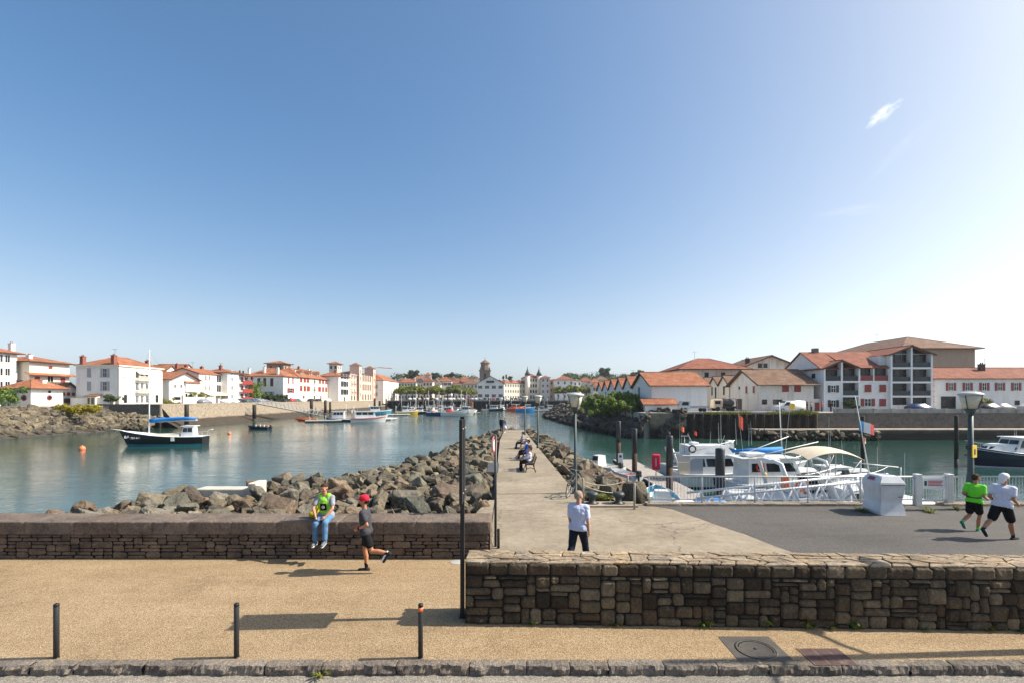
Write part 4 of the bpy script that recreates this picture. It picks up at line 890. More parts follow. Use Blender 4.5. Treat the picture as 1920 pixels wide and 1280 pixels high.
mb = MB(); roof_mesh(mb, 14, 22, 11, 'gy', 5.0, .4, TILE, 4.1, 2); mb.build('nave_roof', ch)
# tower crane far away
cr = thing('tower_crane', 'thin distant tower crane jib above the roofs left of the tree row', 'crane', (W(686, 0, 420).x, 420, 2.6))
mb = MB()
for a in ((-.5, -.5), (.5, -.5), (.5, .5), (-.5, .5)): mb.tube([(a[0], a[1], 0), (a[0], a[1], 28)], .1, WHITEM, 4)
mb.build('mast', cr); mb = MB(); mb.tube([(-6, 0, 27.0), (11, 0, 28.2)], .25, WHITEM, 4); mb.tube([(11, 0, 28.2), (23, 0, 27.4)], .25, REDP, 4); mb.tube([(0, 0, 31), (20, 0, 28.0)], .06, WHITEM, 4); mb.tube([(0, 0, 27), (0, 0, 31)], .15, WHITEM, 4); mb.build('jib', cr)

# ---- right hand side
def wh(label, Y0, Y1, L, eave, rh, g=None, dz=0, X=25.6, wall=WHITE, rm=None, wins=(), d_l=(), cat='warehouse', ov=.5):
    return house(label, (X, Y0, 1.6), 0, L, Y1-Y0, eave, roof='gx', rh=rh, ov=ov, wall=wall, rm=rm or TILE, wins=wins, name='warehouse', cat=cat, group=g, plinth=False)
wh('long white warehouse with orange tiled roof, blank wall facing the water', 88, 101.5, 10.2, 4.9, 2.6, wins=[('l', 8.6, 2.9, 1.0, 3.4, 'db')])
yy = 101.8
for i in range(5):
    wh(('white gabled shed adjoining the long warehouse, first of the gable row', 'white gabled shed second in the row behind the bush, dark doorway', 'white gabled shed third in the row behind the bush', 'white gabled shed fourth in the row behind the bush', 'white gabled shed at the far end of the gable row')[i], yy, yy+8.2, 9, 4.8, 2.5, wins=[('l', 4.1, 2.6, 1.3, 3.0, 'db')], ov=.35); yy += 8.45
sh_ = house('small white lean-to store with orange roof beside the warehouse', (22.9, 82.6, 1.6), 0, 5.2, 3.2, 1.55, roof='gx', rh=.75, ov=.45, wins=[('r', 1.6, .7, .8, .9, 'd')], name='store', cat='shed', plinth=False)
house('wide house with red hip roof and deep eaves behind the small gables', (41, 116, 1.6), 0, 15, 12, 9.4, roof='hip', rh=3.0, ov=1.5, wall=WHITE2, rm=TILE_R, wins=grid('l', [3, 6, 9], [8, 5], 1.2, 1.6, 'sb')+grid('f', [2, 6, 10], [8], 1.0, 1.2, 'd'), plinth=False, chim=[(11, 4, 10.5, 1.2, WOODB)])
def gab(t):
    m = MB()
    for i in range(9): m.box(1.8+i*1.6, -.05, 8.3, 2.9+i*1.6, -.01, 9.0, GLASS)
    m.box(9.7, -.12, 0, 9.95, -.01, 12.4, WHITE); m.build('glazing_strip', t)
house('broad gabled white house with brown roof showing above the van house', (55.8, 122, 1.6), 0, 19.5, 14, 9.4, roof='gy', rh=3.8, ov=1.3, wall=WHITE2, rm=TILE_B, wins=grid('f', [7.2, 8.6], [10.6], 1.0, 1.2, 'd'), extra=gab, plinth=False, chim=[(5, 2, 11.5, 1.6, WOODB), (2, 6, 9.6, 1.8, GREYP)])
yy = 100.6
for i in range(3):
    wh(('small cream gabled store with red door, nearest of three behind the beige truck', 'small cream gabled store with tall window, middle of three', 'small cream gabled store, farthest of three beside the warehouse end')[i], yy, yy+5.0, 9, 5.4, 1.9, X=45.5, wall=CREAM, rm=TILE_B, wins=[('l', 2.4, 4.0, .7, 1.9, 'db'), ('l', 2.4, 1.2, 1.5, 2.4, 'cr')] if i != 1 else [('l', 1.5, 3.6, .6, 2.4, 'db'), ('l', 3.4, 4.0, .6, 1.9, 'db')], ov=.3); yy += 5.1
house('old white house with brown tiled roof and red shutters behind the white van', (45.5, 88, 1.6), 0, 9.8, 12, 5.2, roof='gx', rh=2.8, ov=.8, wall=WHITE2, rm=TILE_B, wins=grid('f', [4.6, 6.8], [4.1], 1.25, 1.15, 'cr')+[('f', .8, 1.7, .9, .9, 'd'), ('f', 3.2, 1.7, 1.7, .9, 'd'), ('f', 8.3, 1.0, .8, 1.6, 'cr')]+[('l', 2.2, 4.0, .7, 1.4, 'cr'), ('l', 5, 4.0, .7, 1.4, 'cr'), ('l', 8, 4.4, .5, .6, 'd'), ('l', 8, 1.2, 2.2, 2.2, 'cb')], plinth=False)
mb = MB(); mb.box(55.4, 88.6, 1.6, 57.1, 88.9, 3.9, WHITE2); mb.box(55.9, 88.55, 1.6, 56.7, 88.6, 3.2, RED); tag(mb.build('yard_wall'), 'rough whitewashed yard wall with red door beside the glazed apartment block', 'wall')
# apartment block with glazed gable bays
ap = thing('apartment_block', 'white apartment block with dark glazed gable bays and red shutters', 'building', (57.2, 88, 1.6))
mb = MB(); mb.box(0, 1.0, -1.5, 19.9, 13, 8.0, WHITE); mb.box(12.3, 1.0, 8.0, 19.9, 12, 10.6, WHITE); mb.poly([(12.3, 1.0, 10.6), (19.9, 1.0, 10.6), (16.1, 1.0, 12.0)], GLASS)
mb.poly([(0, 1.0, 8.0), (6.6, 1.0, 8.0), (3.3, 1.0, 9.3)], GLASS)
mb.poly([(0, 1, 8.0), (0, 13, 8.0), (0, 7, 11.2)], WHITE)
mb.box(6.4, .4, -1.5, 12.4, 1.0, 5.6, WHITE); mb.box(0, .02, -1.5, 3.3, 1.0, 5.55, WHITE); mb.build('wall', ap)
def bayframe(x0, x1, zs, ztop, mid, peak, name):
    m = MB()
    for x in (x0, mid, x1): m.box(x-.16, 0, -1.5, x+.16, 1.0, ztop if x != mid else peak, WPAINT)
    for z in zs: m.box(x0+.16, .003, z-.16, x1-.16, .99, z+.16, WPAINT)
    return m.build(name, ap)
bayframe(.12, 6.5, [0.1, 2.75, 5.4], 8.0, 3.3, 9.2, 'bay_frame'); bayframe(12.4, 19.8, [0.1, 2.7, 5.3, 7.9], 10.6, 16.1, 11.9, 'bay_frame')
m = MB()
for x in (6.6, 9.4, 12.2): m.box(x-.1, .35, 5.6, x+.1, 1.0, 8.0, WPAINT)
m.box(6.5, .35, 5.45, 12.3, 1.0, 5.6, WPAINT); m.build('balcony_frame', ap)
for (x0, x1, z0, z1, rail) in [(3.5, 6.35, .3, 2.55, GREEN), (3.5, 6.35, 2.95, 5.2, GREEN), (.3, 3.1, 5.6, 7.95, GREYM), (3.5, 6.35, 5.6, 7.95, GREYM), (12.6, 15.9, .3, 2.5, WHITE2), (16.3, 19.6, .3, 2.5, WHITE2), (12.6, 15.9, 2.9, 5.1, GREYM), (16.3, 19.6, 2.9, 5.1, GREYM), (12.6, 15.9, 5.5, 7.7, GREYM), (16.3, 19.6, 5.5, 7.7, GREYM), (12.6, 15.9, 8.1, 10.5, GREYM), (16.3, 19.6, 8.1, 10.5, GREYM), (6.75, 9.25, 5.7, 7.9, RED), (9.55, 12.1, 5.7, 7.9, RED)]:
    m = MB(); m.box(x0, .985, z0, x1, .995, z1, GLASS)
    for f in (.33, .66): m.box(x0+(x1-x0)*f-.04, .94, z0, x0+(x1-x0)*f+.04, .985, z1, GREYM)
    o = m.build('loggia_glazing', ap); r_ = MB(); r_.box(x0, .12 if x0 < 6.5 or x0 > 12.4 else .45, z0, x1, .18 if x0 < 6.5 or x0 > 12.4 else .5, z0+.85, rail); r_.build('balcony_rail', o)
for (u, z, s) in ((1.7, 4.1, 'sg'), (1.7, 1.4, 'sg')): window(ap, 'f', u, z, .95, 1.3, s, 20, 13, .02)
for (u, z, s) in ((8.3, 4.2, 'cr'), (11, 4.2, 'cr'), (8.3, 1.6, 'sr'), (11, 1.6, 'cr')): window(ap, 'f', u, z, 1.25, 1.4, s, 20, 13, .4)
window(ap, 'l', 3, 6.6, 1.0, .9, 'd', 20, 13)
m = MB(); roof_mesh(m, 6.6, 8, 8.0, 'gy', 1.4, .5, TILE_R, 0, .3); m.build('bay_roof', ap)
m = MB(); roof_mesh(m, 7.6, 10, 10.6, 'gy', 1.45, .6, TILE_R, 12.3, .3); m.build('bay_roof', ap)
m = MB(); slab(m, (4.5, .2, 8.0), (13.2, .2, 8.0), (13.2, 7, 11.5), (4.5, 7, 11.5), .16, TILE_R); slab(m, (-.3, 13.6, 7.8), (13, 13.6, 7.8), (13, 7, 11.5), (-.3, 7, 11.5), .16, TILE_R); slab(m, (-.3, .4, 7.8), (4.6, .4, 7.8), (4.6, 7, 11.5), (-.3, 7, 11.5), .16, TILE_R)
m.box(2.2, 6.5, 10.8, 3.2, 7.3, 12.2, STONE_T); m.build('roof', ap)
m = MB(); m.box(11.0, 1.2, 8.0, 12.35, 8, 10.2, WHITE); m.build('side_gable', ap)
house('massive brown walled hall with tiled hip roof rising behind the apartment block', (98.6, 121.5, 1.6), 0, 18.6, 34, 14.9, roof='hip', rh=4.0, ov=1.3, wall=BROWNW, rm=TILE_B, wins=(), plinth=False)
house('long low white house with red shutters and mossy tiled roof at the right edge', (80.6, 92, 1.6), 0, 40, 9, 6.4, roof='gx', rh=2.1, ov=.5, wall=WHITE, rm=TILE_R, wins=grid('f', [3.5, 6.7, 9.9, 12.9, 16.0, 19.0, 22.0], [4.6], .9, 1.5, 'sr')+[('f', 3.0, 1.3, 2.8, 2.9, 'd'), ('f', 10.9, 1.5, .9, .9, 'd'), ('f', 16.2, 1.5, .9, .9, 'd'), ('f', 26.5, 1.5, 1.2, 1.0, 'd'), ('f', 26.5, .2, 1.4, 1.5, 'cr'), ('f', 32, 1.3, 3.4, 2.6, 'd')], chim=[(12.5, 3.2, 8.0, 1.6, WOODB), (29, 3.2, 8.0, 1.6, WOODB)],
    extra=lambda t: (lambda m: ([m.box(-.25, -.06, .5*i, .15+.2*(i % 2), .3, .5*i+.44, MATS['pink stone']) for i in range(12)], m.build('corner_stones', t)))(MB()), plinth=False)
# ---------------------------------------------------------------- people
def fabric(name, col, var=.25, scale=9): return plain(name, col, .85, var, scale, bmp=.35, bscale=30, spec=.2)
def skin_mat(name, col):
    m, t, b = new_mat(name); v = coords(t)
    c = mix(t, 1.0, col, ramp(t, noise_t(t, v, 9, 4), [(.3, (.85, .8, .8)), (.7, (1.08, 1.05, 1.05))]), 'MULTIPLY')
    t.links.new(c, b.inputs['Base Color']); b.inputs['Roughness'].default_value = .5; b.inputs['Subsurface Weight'].default_value = .08; b.inputs['Subsurface Radius'].default_value = (.01, .004, .002); return m
SKIN = skin_mat('skin', (.50, .26, .16)); SKIN_T = skin_mat('tanned skin', (.44, .20, .10)); HAIRB = fabric('brown hair', (.06, .032, .018)); HAIRG = fabric('grey hair', (.30, .24, .19)); HAIRD = fabric('dark hair', (.02, .014, .01)); HAIRW = fabric('white hair', (.6, .57, .53))
EYE = plain('eye', (.02, .015, .012), .3); LIP = plain('lip', (.36, .12, .10), .6)
def capsule(mb, p, q, r1, r2, m, n=10):
    p, q = Vector(p), Vector(q); d = q-p; L = d.length
    if L < 1e-5: d = Vector((0, 0, 1)); L = 1e-5
    t = d/L if L > 1e-5 else d; a = t.cross(Vector((0, 0, 1)) if abs(t.z) < .9 else Vector((1, 0, 0))).normalized(); b = t.cross(a)
    rings = []
    for k in range(1, 4): an = -math.pi/2+math.pi/2*k/3; rings.append((p+t*r1*math.sin(an), r1*math.cos(an)))
    for k in range(0, 3): an = math.pi/2*k/3; rings.append((q+t*r2*math.sin(an), r2*math.cos(an)))
    vs = [p-t*r1]
    for c, r in rings: vs += [c+(a*math.cos(2*math.pi*j/n)+b*math.sin(2*math.pi*j/n))*r for j in range(n)]
    vs.append(q+t*r2); E = len(vs)-1
    fs = [(0, 1+(j+1) % n, 1+j) for j in range(n)]+[(1+i*n+j, 1+i*n+(j+1) % n, 1+(i+1)*n+(j+1) % n, 1+(i+1)*n+j) for i in range(5) for j in range(n)]+[(E, 1+5*n+j, 1+5*n+(j+1) % n) for j in range(n)]
    mb.add(vs, fs, m, True)
def fuse(mb, name, parent, voxel, smooth=4, paint=None):
    wr = .008 if name in ('shirt', 'trousers', 'shorts', 'vest') else 0
    """one continuous skin over the overlapping shapes"""
    o = mb.build(name, parent)
    r = o.modifiers.new('r', 'REMESH'); r.mode = 'VOXEL'; r.voxel_size = voxel; r.use_smooth_shade = True
    s = o.modifiers.new('s', 'SMOOTH'); s.iterations = smooth; s.factor = .5
    dg = bpy.context.evaluated_depsgraph_get(); me = bpy.data.meshes.new_from_object(o.evaluated_get(dg)); o.modifiers.clear(); o.data = me
    me.materials.clear()
    for m in mb.mats: me.materials.append(m)
    if wr:                                     # creases in the cloth
        nn = [v.normal.copy() for v in me.vertices]
        for v, n in zip(me.vertices, nn):
            q = v.co; d = 1-2*abs(noise.noise(Vector((q.x*7+q.z*5, q.y*7, q.z*11))))+.5*noise.noise(q*24); v.co = q+n*(d*wr*.55)
        me.update()
    for p in me.polygons: p.use_smooth = True; p.material_index = 0
    if paint:
        for m in paint[0]: me.materials.append(m)
        for p in me.polygons:
            k = paint[1](p.center)
            if k: p.material_index = k
    return o
def person(label, loc, rz, hp=.93, lean=0., twist=0., head=(0., 0.), legs=((0, 0, .0), (0, 0, .0)), arms=((0, 0, .15, 0), (0, 0, .15, 0)), feet=(0, 0), scale=1.0, vox=.0085,
           skin=None, shirt=None, sleeve=.5, bottom=None, blen=1.0, shoe=None, hair=None, sock=None, fat=1.0, group=None, extra=None, skirt=None, sex='m', look='person'):
    skin = skin or SKIN
    t = thing('person', label, 'person', loc, rz, group); t.scale = (scale,)*3
    S = math.sin; C = math.cos
    P = Vector((0, 0, hp)); N_ = P+Vector((0, S(lean), C(lean)))*.50; axis = (N_-P).normalized(); fwd = Vector((0, C(lean), -S(lean)))
    tw = Matrix.Rotation(twist, 3, axis); sx = tw @ Vector((1, 0, 0))
    Hc = N_+Vector((0, S(lean*.6+head[0]), C(lean*.6+head[0])))*.20
    J = {'P': P, 'N': N_, 'H': Hc}
    def fat_(r): return r*fat
    body = MB()
    for i, sg in enumerate((-1, 1)):
        th, sn, sp = legs[i]; h = P+Vector((sg*.092, 0, -.03)); k = h+Vector((sg*sp, S(th), -C(th))).normalized()*.43; a = k+Vector((sg*sp*.3, S(sn), -C(sn))).normalized()*.415
        fd = feet[i]; toe = a+Vector((0, C(fd)*.17-S(fd)*.06, S(fd)*.17-.06*C(fd))); heel = a+Vector((0, -C(fd)*.045-S(fd)*.05, -S(fd)*.045-.05*C(fd)))
        J['h%d' % i], J['k%d' % i], J['a%d' % i], J['t%d' % i], J['e%d' % i] = h, k, a, toe, heel
        m = h.lerp(k, .5); capsule(body, h, m, fat_(.088), fat_(.076), skin); capsule(body, m, k, fat_(.076), .052, skin)
        cf = k.lerp(a, .35)+Vector((0, -.018*C(sn), -.018*S(sn))); capsule(body, k, cf, .05, fat_(.055), skin); capsule(body, cf, a, fat_(.055), .034, skin)
        capsule(body, heel, toe, .034, .030, skin)
        up, fo, la, lf = arms[i]; s = N_+sx*sg*.175-axis*.045; e = s+Vector((sg*la, S(up), -C(up))).normalized()*.285; w_ = e+Vector((sg*lf, S(fo), -C(fo))).normalized()*.25
        J['s%d' % i], J['l%d' % i], J['w%d' % i] = s, e, w_
        capsule(body, s, e, fat_(.05), .040, skin); capsule(body, e, e.lerp(w_, .3), .041, .041, skin); capsule(body, e.lerp(w_, .3), w_, .041, .026, skin)
        d = (w_-e).normalized(); inn = (Vector((-sg, 0, 0))-d*Vector((-sg, 0, 0)).dot(d)).normalized(); cr = d.cross(inn)*sg
        pal = w_+d*.055
        capsule(body, w_, pal+inn*.0, .026, .030, skin)
        for q in range(4):                                # fingers, curled a little
            o_ = cr*(.027-.018*q)*1.0; b0 = pal+d*.03+o_; L = (.034, .038, .036, .028)[q]
            b1 = b0+(d*.9+inn*.45).normalized()*L; b2 = b1+(d*.25+inn*1.0).normalized()*L*.85
            capsule(body, pal+o_*.8, b0, .0115, .0105, skin, 7); capsule(body, b0, b1, .0105, .0095, skin, 7); capsule(body, b1, b2, .0095, .0085, skin, 7)
        t0 = w_+d*.03+cr*.028; t1 = t0+(d*.6+cr*.7+inn*.3).normalized()*.035; capsule(body, t0, t1, .014, .0115, skin, 7); capsule(body, t1, t1+(d*.8+inn*.6).normalized()*.03, .0115, .009, skin, 7)
    capsule(body, J['h0'], J['h1'], fat_(.10), fat_(.10), skin)
    W_ = P+axis*.20; Ct = N_-axis*.17
    capsule(body, P, W_, fat_(.108), fat_(.105), skin)
    for sg in (-1, 1): capsule(body, W_+sx*sg*.045, Ct+sx*sg*.075, fat_(.10), fat_(.105), skin)
    capsule(body, W_, Ct, fat_(.108), fat_(.118), skin); capsule(body, J['s0'], J['s1'], fat_(.058), fat_(.058), skin); capsule(body, Ct, N_, fat_(.10), .06, skin)
    capsule(body, N_-axis*.03, Hc-Vector((0, .01, .05)), .056, .05, skin)
    # head: skull, jaw, nose, brow, ears; turned by head[1]
    hm = Matrix.Rotation(head[1], 3, 'Z') @ Matrix.Rotation(-(lean*.6+head[0])*.7, 3, 'X'); hp_ = lambda x, y, z: Hc+hm @ Vector((x, y, z))
    capsule(body, hp_(0, -.022, .035), hp_(0, .018, .03), .082, .078, skin, 14); capsule(body, hp_(0, .02, -.01), hp_(0, .045, -.072), .062, .036, skin, 12)
    capsule(body, hp_(0, .092, .012), hp_(0, .108, -.022), .009, .014, skin, 7); capsule(body, hp_(-.035, .082, .03), hp_(.035, .082, .03), .016, .016, skin, 7)
    capsule(body, hp_(-.02, .078, -.055), hp_(.02, .078, -.055), .011, .011, skin, 7)
    for sg in (-1, 1): capsule(body, hp_(sg*.079, -.01, .02), hp_(sg*.077, -.005, -.022), .015, .011, skin, 7); capsule(body, hp_(sg*.04, .062, -.02), hp_(sg*.04, .055, -.035), .03, .026, skin, 8)
    eyes = [hp_(sg*.032, .088, .008) for sg in (-1, 1)]; lips = [hp_(x, .087, -.055) for x in (-.015, 0, .015)]
    def paint(c):
        if any((c-e).length < .013 for e in eyes): return 1
        if any((c-e).length < .010 for e in lips): return 2
        return 0
    fuse(body, 'body', t, vox, 3, ((EYE, LIP), paint))
    g = .012
    if shirt:
        m = MB(); capsule(m, J['h0']+axis*.03, J['h1']+axis*.03, fat_(.112)+g, fat_(.112)+g, shirt, 14)
        capsule(m, P+axis*.04, W_, fat_(.118)+g, fat_(.112)+g, shirt, 14)
        for sg in (-1, 1): capsule(m, W_+sx*sg*.045, Ct+sx*sg*.075, fat_(.104)+g, fat_(.108)+g, shirt, 14)
        capsule(m, W_, Ct+axis*.04, fat_(.112)+g, fat_(.122)+g, shirt, 14); capsule(m, Ct+axis*.06-sx*.08, Ct+axis*.06+sx*.08, fat_(.10)+g, fat_(.10)+g, shirt, 14); capsule(m, J['s0'], J['s1'], fat_(.062)+g, fat_(.062)+g, shirt); capsule(m, Ct, N_-axis*.035, fat_(.10)+g, .068, shirt)
        for i in (0, 1):
            if sleeve <= 1: e2 = J['s%d' % i].lerp(J['l%d' % i], sleeve); capsule(m, J['s%d' % i], e2, fat_(.056)+g, .052+g*1.3, shirt)
            else: capsule(m, J['s%d' % i], J['l%d' % i], fat_(.056)+g, .046+g, shirt); capsule(m, J['l%d' % i], J['l%d' % i].lerp(J['w%d' % i], sleeve-1), .045+g, .036+g, shirt)
        fuse(m, 'shirt', t, vox*1.15, 4)
    if bottom:
        m = MB(); capsule(m, J['h0'], J['h1'], fat_(.106)+g*.8, fat_(.106)+g*.8, bottom, 14); capsule(m, P, P+axis*.10, fat_(.110)+g*.6, fat_(.110)+g*.4, bottom, 14)
        for i in (0, 1):
            h, k, a = J['h%d' % i], J['k%d' % i], J['a%d' % i]
            if blen <= 1: e2 = h.lerp(k, blen); capsule(m, h, e2, fat_(.092)+g, (fat_(.088)-.018*blen)+g*1.6, bottom, 12)
            else: capsule(m, h, k, fat_(.092)+g*.8, fat_(.064)+g*.6, bottom, 12); capsule(m, k, k.lerp(a, .5), fat_(.066)+g*.5, fat_(.064)+g*.5, bottom, 12); capsule(m, k.lerp(a, .45), a.lerp(k, 2-blen), fat_(.066)+g*.5, .052+g*.8, bottom, 12)
        fuse(m, 'shorts' if blen <= 1 else 'trousers', t, vox*1.15, 4)
    if skirt:
        m = MB(); m.lathe([(.12, .18), (.15, .05), (.22, -.25), (.27, -.5), (.25, -.5)], (0, 0, hp), skirt, 20); m.build('skirt', t)
    if shoe:
        for i in (0, 1):
            m = MB(); a, e, q = J['a%d' % i], J['e%d' % i], J['t%d' % i]; capsule(m, e, q, .044, .039, shoe); capsule(m, e.lerp(q, .25), a, .044, .043, shoe); o = fuse(m, 'shoe', t, vox, 3)
            d = (q-e).normalized(); up = (a-e)-d*(a-e).dot(d); up.normalize(); m = MB(); capsule(m, e-up*.036-d*.0, q-up*.03, .034, .034, WPAINT); s_ = fuse(m, 'sole', o, vox, 3)
    if sock:
        for i in (0, 1):
            m = MB(); a, k = J['a%d' % i], J['k%d' % i]; capsule(m, a, a.lerp(k, .25), .040, .046, sock); fuse(m, 'sock', t, vox, 3)
    if hair:
        m = MB(); capsule(m, hp_(0, -.035, .045), hp_(0, .005, .055), .088, .082, hair, 14); capsule(m, hp_(0, -.05, -.0), hp_(0, -.04, .04), .075, .08, hair, 12)
        if sex == 'f': capsule(m, hp_(0, -.06, .0), hp_(0, -.085, -.13), .07, .045, hair, 12)
        o = fuse(m, 'hair', t, vox, 3)
    if extra: extra(t, J, hp_, axis, fwd, sx)
    return t
def cap_hat(m_, brim=True, back=False):
    def f(t, J, hp_, axis, fwd, sx):
        m = MB(); capsule(m, hp_(0, -.03, .055), hp_(0, .01, .058), .099, .095, m_, 14)
        if back: capsule(m, hp_(0, -.045, .0), hp_(0, -.03, .05), .088, .095, m_, 14)
        if brim:
            for x in (-.04, -.02, 0, .02, .04): capsule(m, hp_(x, .07, .052), hp_(x*.85, .155-abs(x)*.6, .043), .012, .009, m_, 8)
        if back:
            for x in (-.06, -.03, 0, .03, .06): capsule(m, hp_(x, -.08, .04), hp_(x*1.1, -.105, -.12), .02, .014, m_, 8)
        fuse(m, 'cap', t, .008, 3)
    return f
NAVYC = fabric('navy cloth', (.012, .016, .03)); BLACKC = fabric('black cloth', (.010, .010, .011)); JEAN = fabric('blue denim', (.10, .21, .36), .35, 6); GREYC = fabric('charcoal shirt cloth', (.055, .055, .065)); LBLUEC = fabric('pale blue shirt cloth', (.50, .54, .70), .12); WHITEC = fabric('white shirt cloth', (.66, .64, .72), .12); GREENC = fabric('fluorescent green cloth', (.16, .72, .04), .12); VESTC = fabric('lime vest cloth', (.28, .66, .06), .12); REDC = fabric('red cap cloth', (.60, .02, .05)); BLUEC = fabric('bright blue cloth', (.015, .12, .55)); SHOED = fabric('dark shoe', (.03, .032, .04)); SHOEB = fabric('grey shoe', (.14, .16, .18)); SHOEG = fabric('green shoe', (.05, .22, .20)); WSHOE = fabric('white shoe', (.62, .62, .64)); PLAID = fabric('pink check cloth', (.55, .30, .26), .6, 30); YELB = fabric('yellow bag cloth', (.58, .46, .015), .2); GREYT = fabric('light grey cloth', (.28, .29, .33), .3)
# seated man in a green vest on the low wall
def vest(t, J, hp_, axis, fwd, sx):
    P, N_ = J['P'], J['N']; W_ = P+axis*.20; Ct = N_-axis*.17
    m = MB()
    capsule(m, P+axis*.13, W_, .146, .142, VESTC, 14); capsule(m, W_, Ct+axis*.03, .142, .150, VESTC, 14); capsule(m, Ct, N_-axis*.075, .150, .095, VESTC, 14)
    for sg in (-1, 1): capsule(m, W_+sx*sg*.045, Ct+sx*sg*.062, .130, .134, VESTC, 14); capsule(m, Ct+sx*sg*.075, N_+sx*sg*.095-axis*.01, .115, .078, VESTC, 12)
    o = fuse(m, 'vest', t, .0095, 4)
    c = W_+axis*.06+fwd*.152
    m = MB(); q = [c+sx*a*.075+axis*b*.085+fwd*.006 for a, b in ((-1, -1), (1, -1), (1, 1), (-1, 1))]; m.add(q+[p-fwd*.03 for p in q], [(0, 1, 2, 3), (0, 4, 5, 1), (1, 5, 6, 2), (2, 6, 7, 3), (3, 7, 4, 0)], BLACKC); b = m.build('badge', o)
    m = MB(); m.ring(c+fwd*.010, .030, .008, WPAINT, 'y', 14, 5); m.tube([c+fwd*.012-sx*.02-axis*.02, c+fwd*.012+sx*.02+axis*.02], .006, WPAINT, 5); m.build('emblem', b)
px = G(596, 985, .93); man = person('person in lime green vest, grey shirt and blue jeans sitting on the low wall', (px.x-.02, 12.10, .93+.075), R(180), hp=.055, lean=.14, head=(.18, -.2), legs=((1.42, .10, .10), (1.35, -.03, .02)), arms=((.50, .62, .22, -.62), (.55, .70, .22, -.50)), feet=(-.12, .0), skin=SKIN, shirt=GREYT, sleeve=.62, bottom=JEAN, blen=1.93, shoe=SHOEB, hair=HAIRB, extra=vest)
m = MB(); 
capsule(m, (0, 0, .13), (0, .02, .30), .13, .11, YELB, 12); capsule(m, (-.13, -.03, .10), (.10, -.05, .10), .09, .10, YELB, 12)
bp = thing('backpack', 'yellow backpack standing on the low wall beside the seated person', 'backpack', (px.x-.33, 12.35, .93), .3); fuse(m, 'bag', bp, .012, 4)
m = MB(); m.tube([(-.07, -.10, .32), (-.08, -.19, .22), (-.07, -.14, .06)], .014, BLACKC, 6); m.tube([(.07, -.10, .32), (.08, -.19, .22), (.07, -.14, .06)], .014, BLACKC, 6); m.tube([(-.04, .0, .40), (0, .0, .45), (.04, .0, .40)], .012, BLACKC, 6); m.build('strap', bp)
# jogger with red cap, heading left
jg = G(684, 1071)
def watch(t, J, hp_, axis, fwd, sx):
    cap_hat(REDC)(t, J, hp_, axis, fwd, sx)
    m = MB(); e, w_ = J['l0'], J['w0']; d = (w_-e).normalized(); capsule(m, w_-d*.035, w_-d*.01, .033, .031, BLACKC); fuse(m, 'watch', t, .007, 2)
person('jogger with red cap, charcoal shirt and black shorts running left along the pavement', (jg.x+.04, jg.y, 0.012), R(90), hp=.925, lean=.10, head=(.0, .15), legs=((-.35, -1.45, .02), (.16, -.10, .0)), arms=((-.42, 1.12, .12, -.25), (-.12, 1.25, .12, -.3)), feet=(-1.05, .02), skin=SKIN_T, shirt=GREYC, sleeve=.62, bottom=BLACKC, blen=.62, shoe=SHOED, hair=HAIRD, sock=BLACKC, extra=watch)
# walking man from behind
wm = G(1084, 1062)
person('grey haired man in pale blue shirt and dark jeans walking away behind the wall', (wm.x, wm.y, .0), R(-28), twist=.15, hp=.905, lean=.05, head=(.05, -.4), legs=((-.36, -.66, .02), (.46, .26, .02)), arms=((.18, .36, .16, .04), (-.16, .04, .20, .10)), feet=(-.45, .15), scale=1.04, skin=SKIN, shirt=LBLUEC, sleeve=.75, bottom=NAVYC, blen=1.95, shoe=SHOED, hair=HAIRG, fat=1.12)
# two runners at right, seen from behind, heading right
r1 = G(1843, 998); r2 = G(1880, 1010)
def band(t, J, hp_, axis, fwd, sx):
    m = MB(); capsule(m, J['P']+axis*.12-sx*.03, J['P']+axis*.12+sx*.03, .150, .150, BLACKC, 14)
    o = m.build('bag_belt', t); o.scale = (1, 1, .2); o.location = (0, 0, (J['P']+axis*.12).z*.8)
    m = MB()
    for x in (-.07, -.04, 0, .04, .07): capsule(m, hp_(x, .06, .062), hp_(x*.9, .115-abs(x)*.5, .058), .012, .009, BLACKC, 8)
    fuse(m, 'visor', t, .008, 2)
person('runner in fluorescent green shirt and black shorts, left of a running pair', (r1.x-.02, r1.y+.25, .0), R(-72), twist=.45, hp=.90, lean=.14, head=(0, -.2), legs=((-.12, -1.12, .0), (.22, -.25, .0)), arms=((-.45, 1.05, .16, -.1), (-.25, 1.2, .18, -.2)), feet=(-1.0, -.12), scale=.99, skin=SKIN_T, shirt=GREENC, sleeve=.6, bottom=BLACKC, blen=.68, shoe=SHOEG, hair=HAIRB, sock=GREENC, fat=1.04, extra=band)
person('runner in white shirt, white neck cap and black shorts, right of a running pair', (r2.x-.02, r2.y, .0), R(-74), twist=.45, hp=.91, lean=.16, head=(0, -.2), legs=((-.55, -.95, .03), (.38, .18, .03)), arms=((-.40, .95, .2, -.05), (-.35, 1.0, .22, -.1)), feet=(-.9, .05), scale=1.07, skin=SKIN_T, shirt=WHITEC, sleeve=.6, bottom=BLACKC, blen=.85, shoe=SHOED, hair=HAIRD, sock=BLACKC, fat=1.13, extra=cap_hat(WPAINT, False, True))
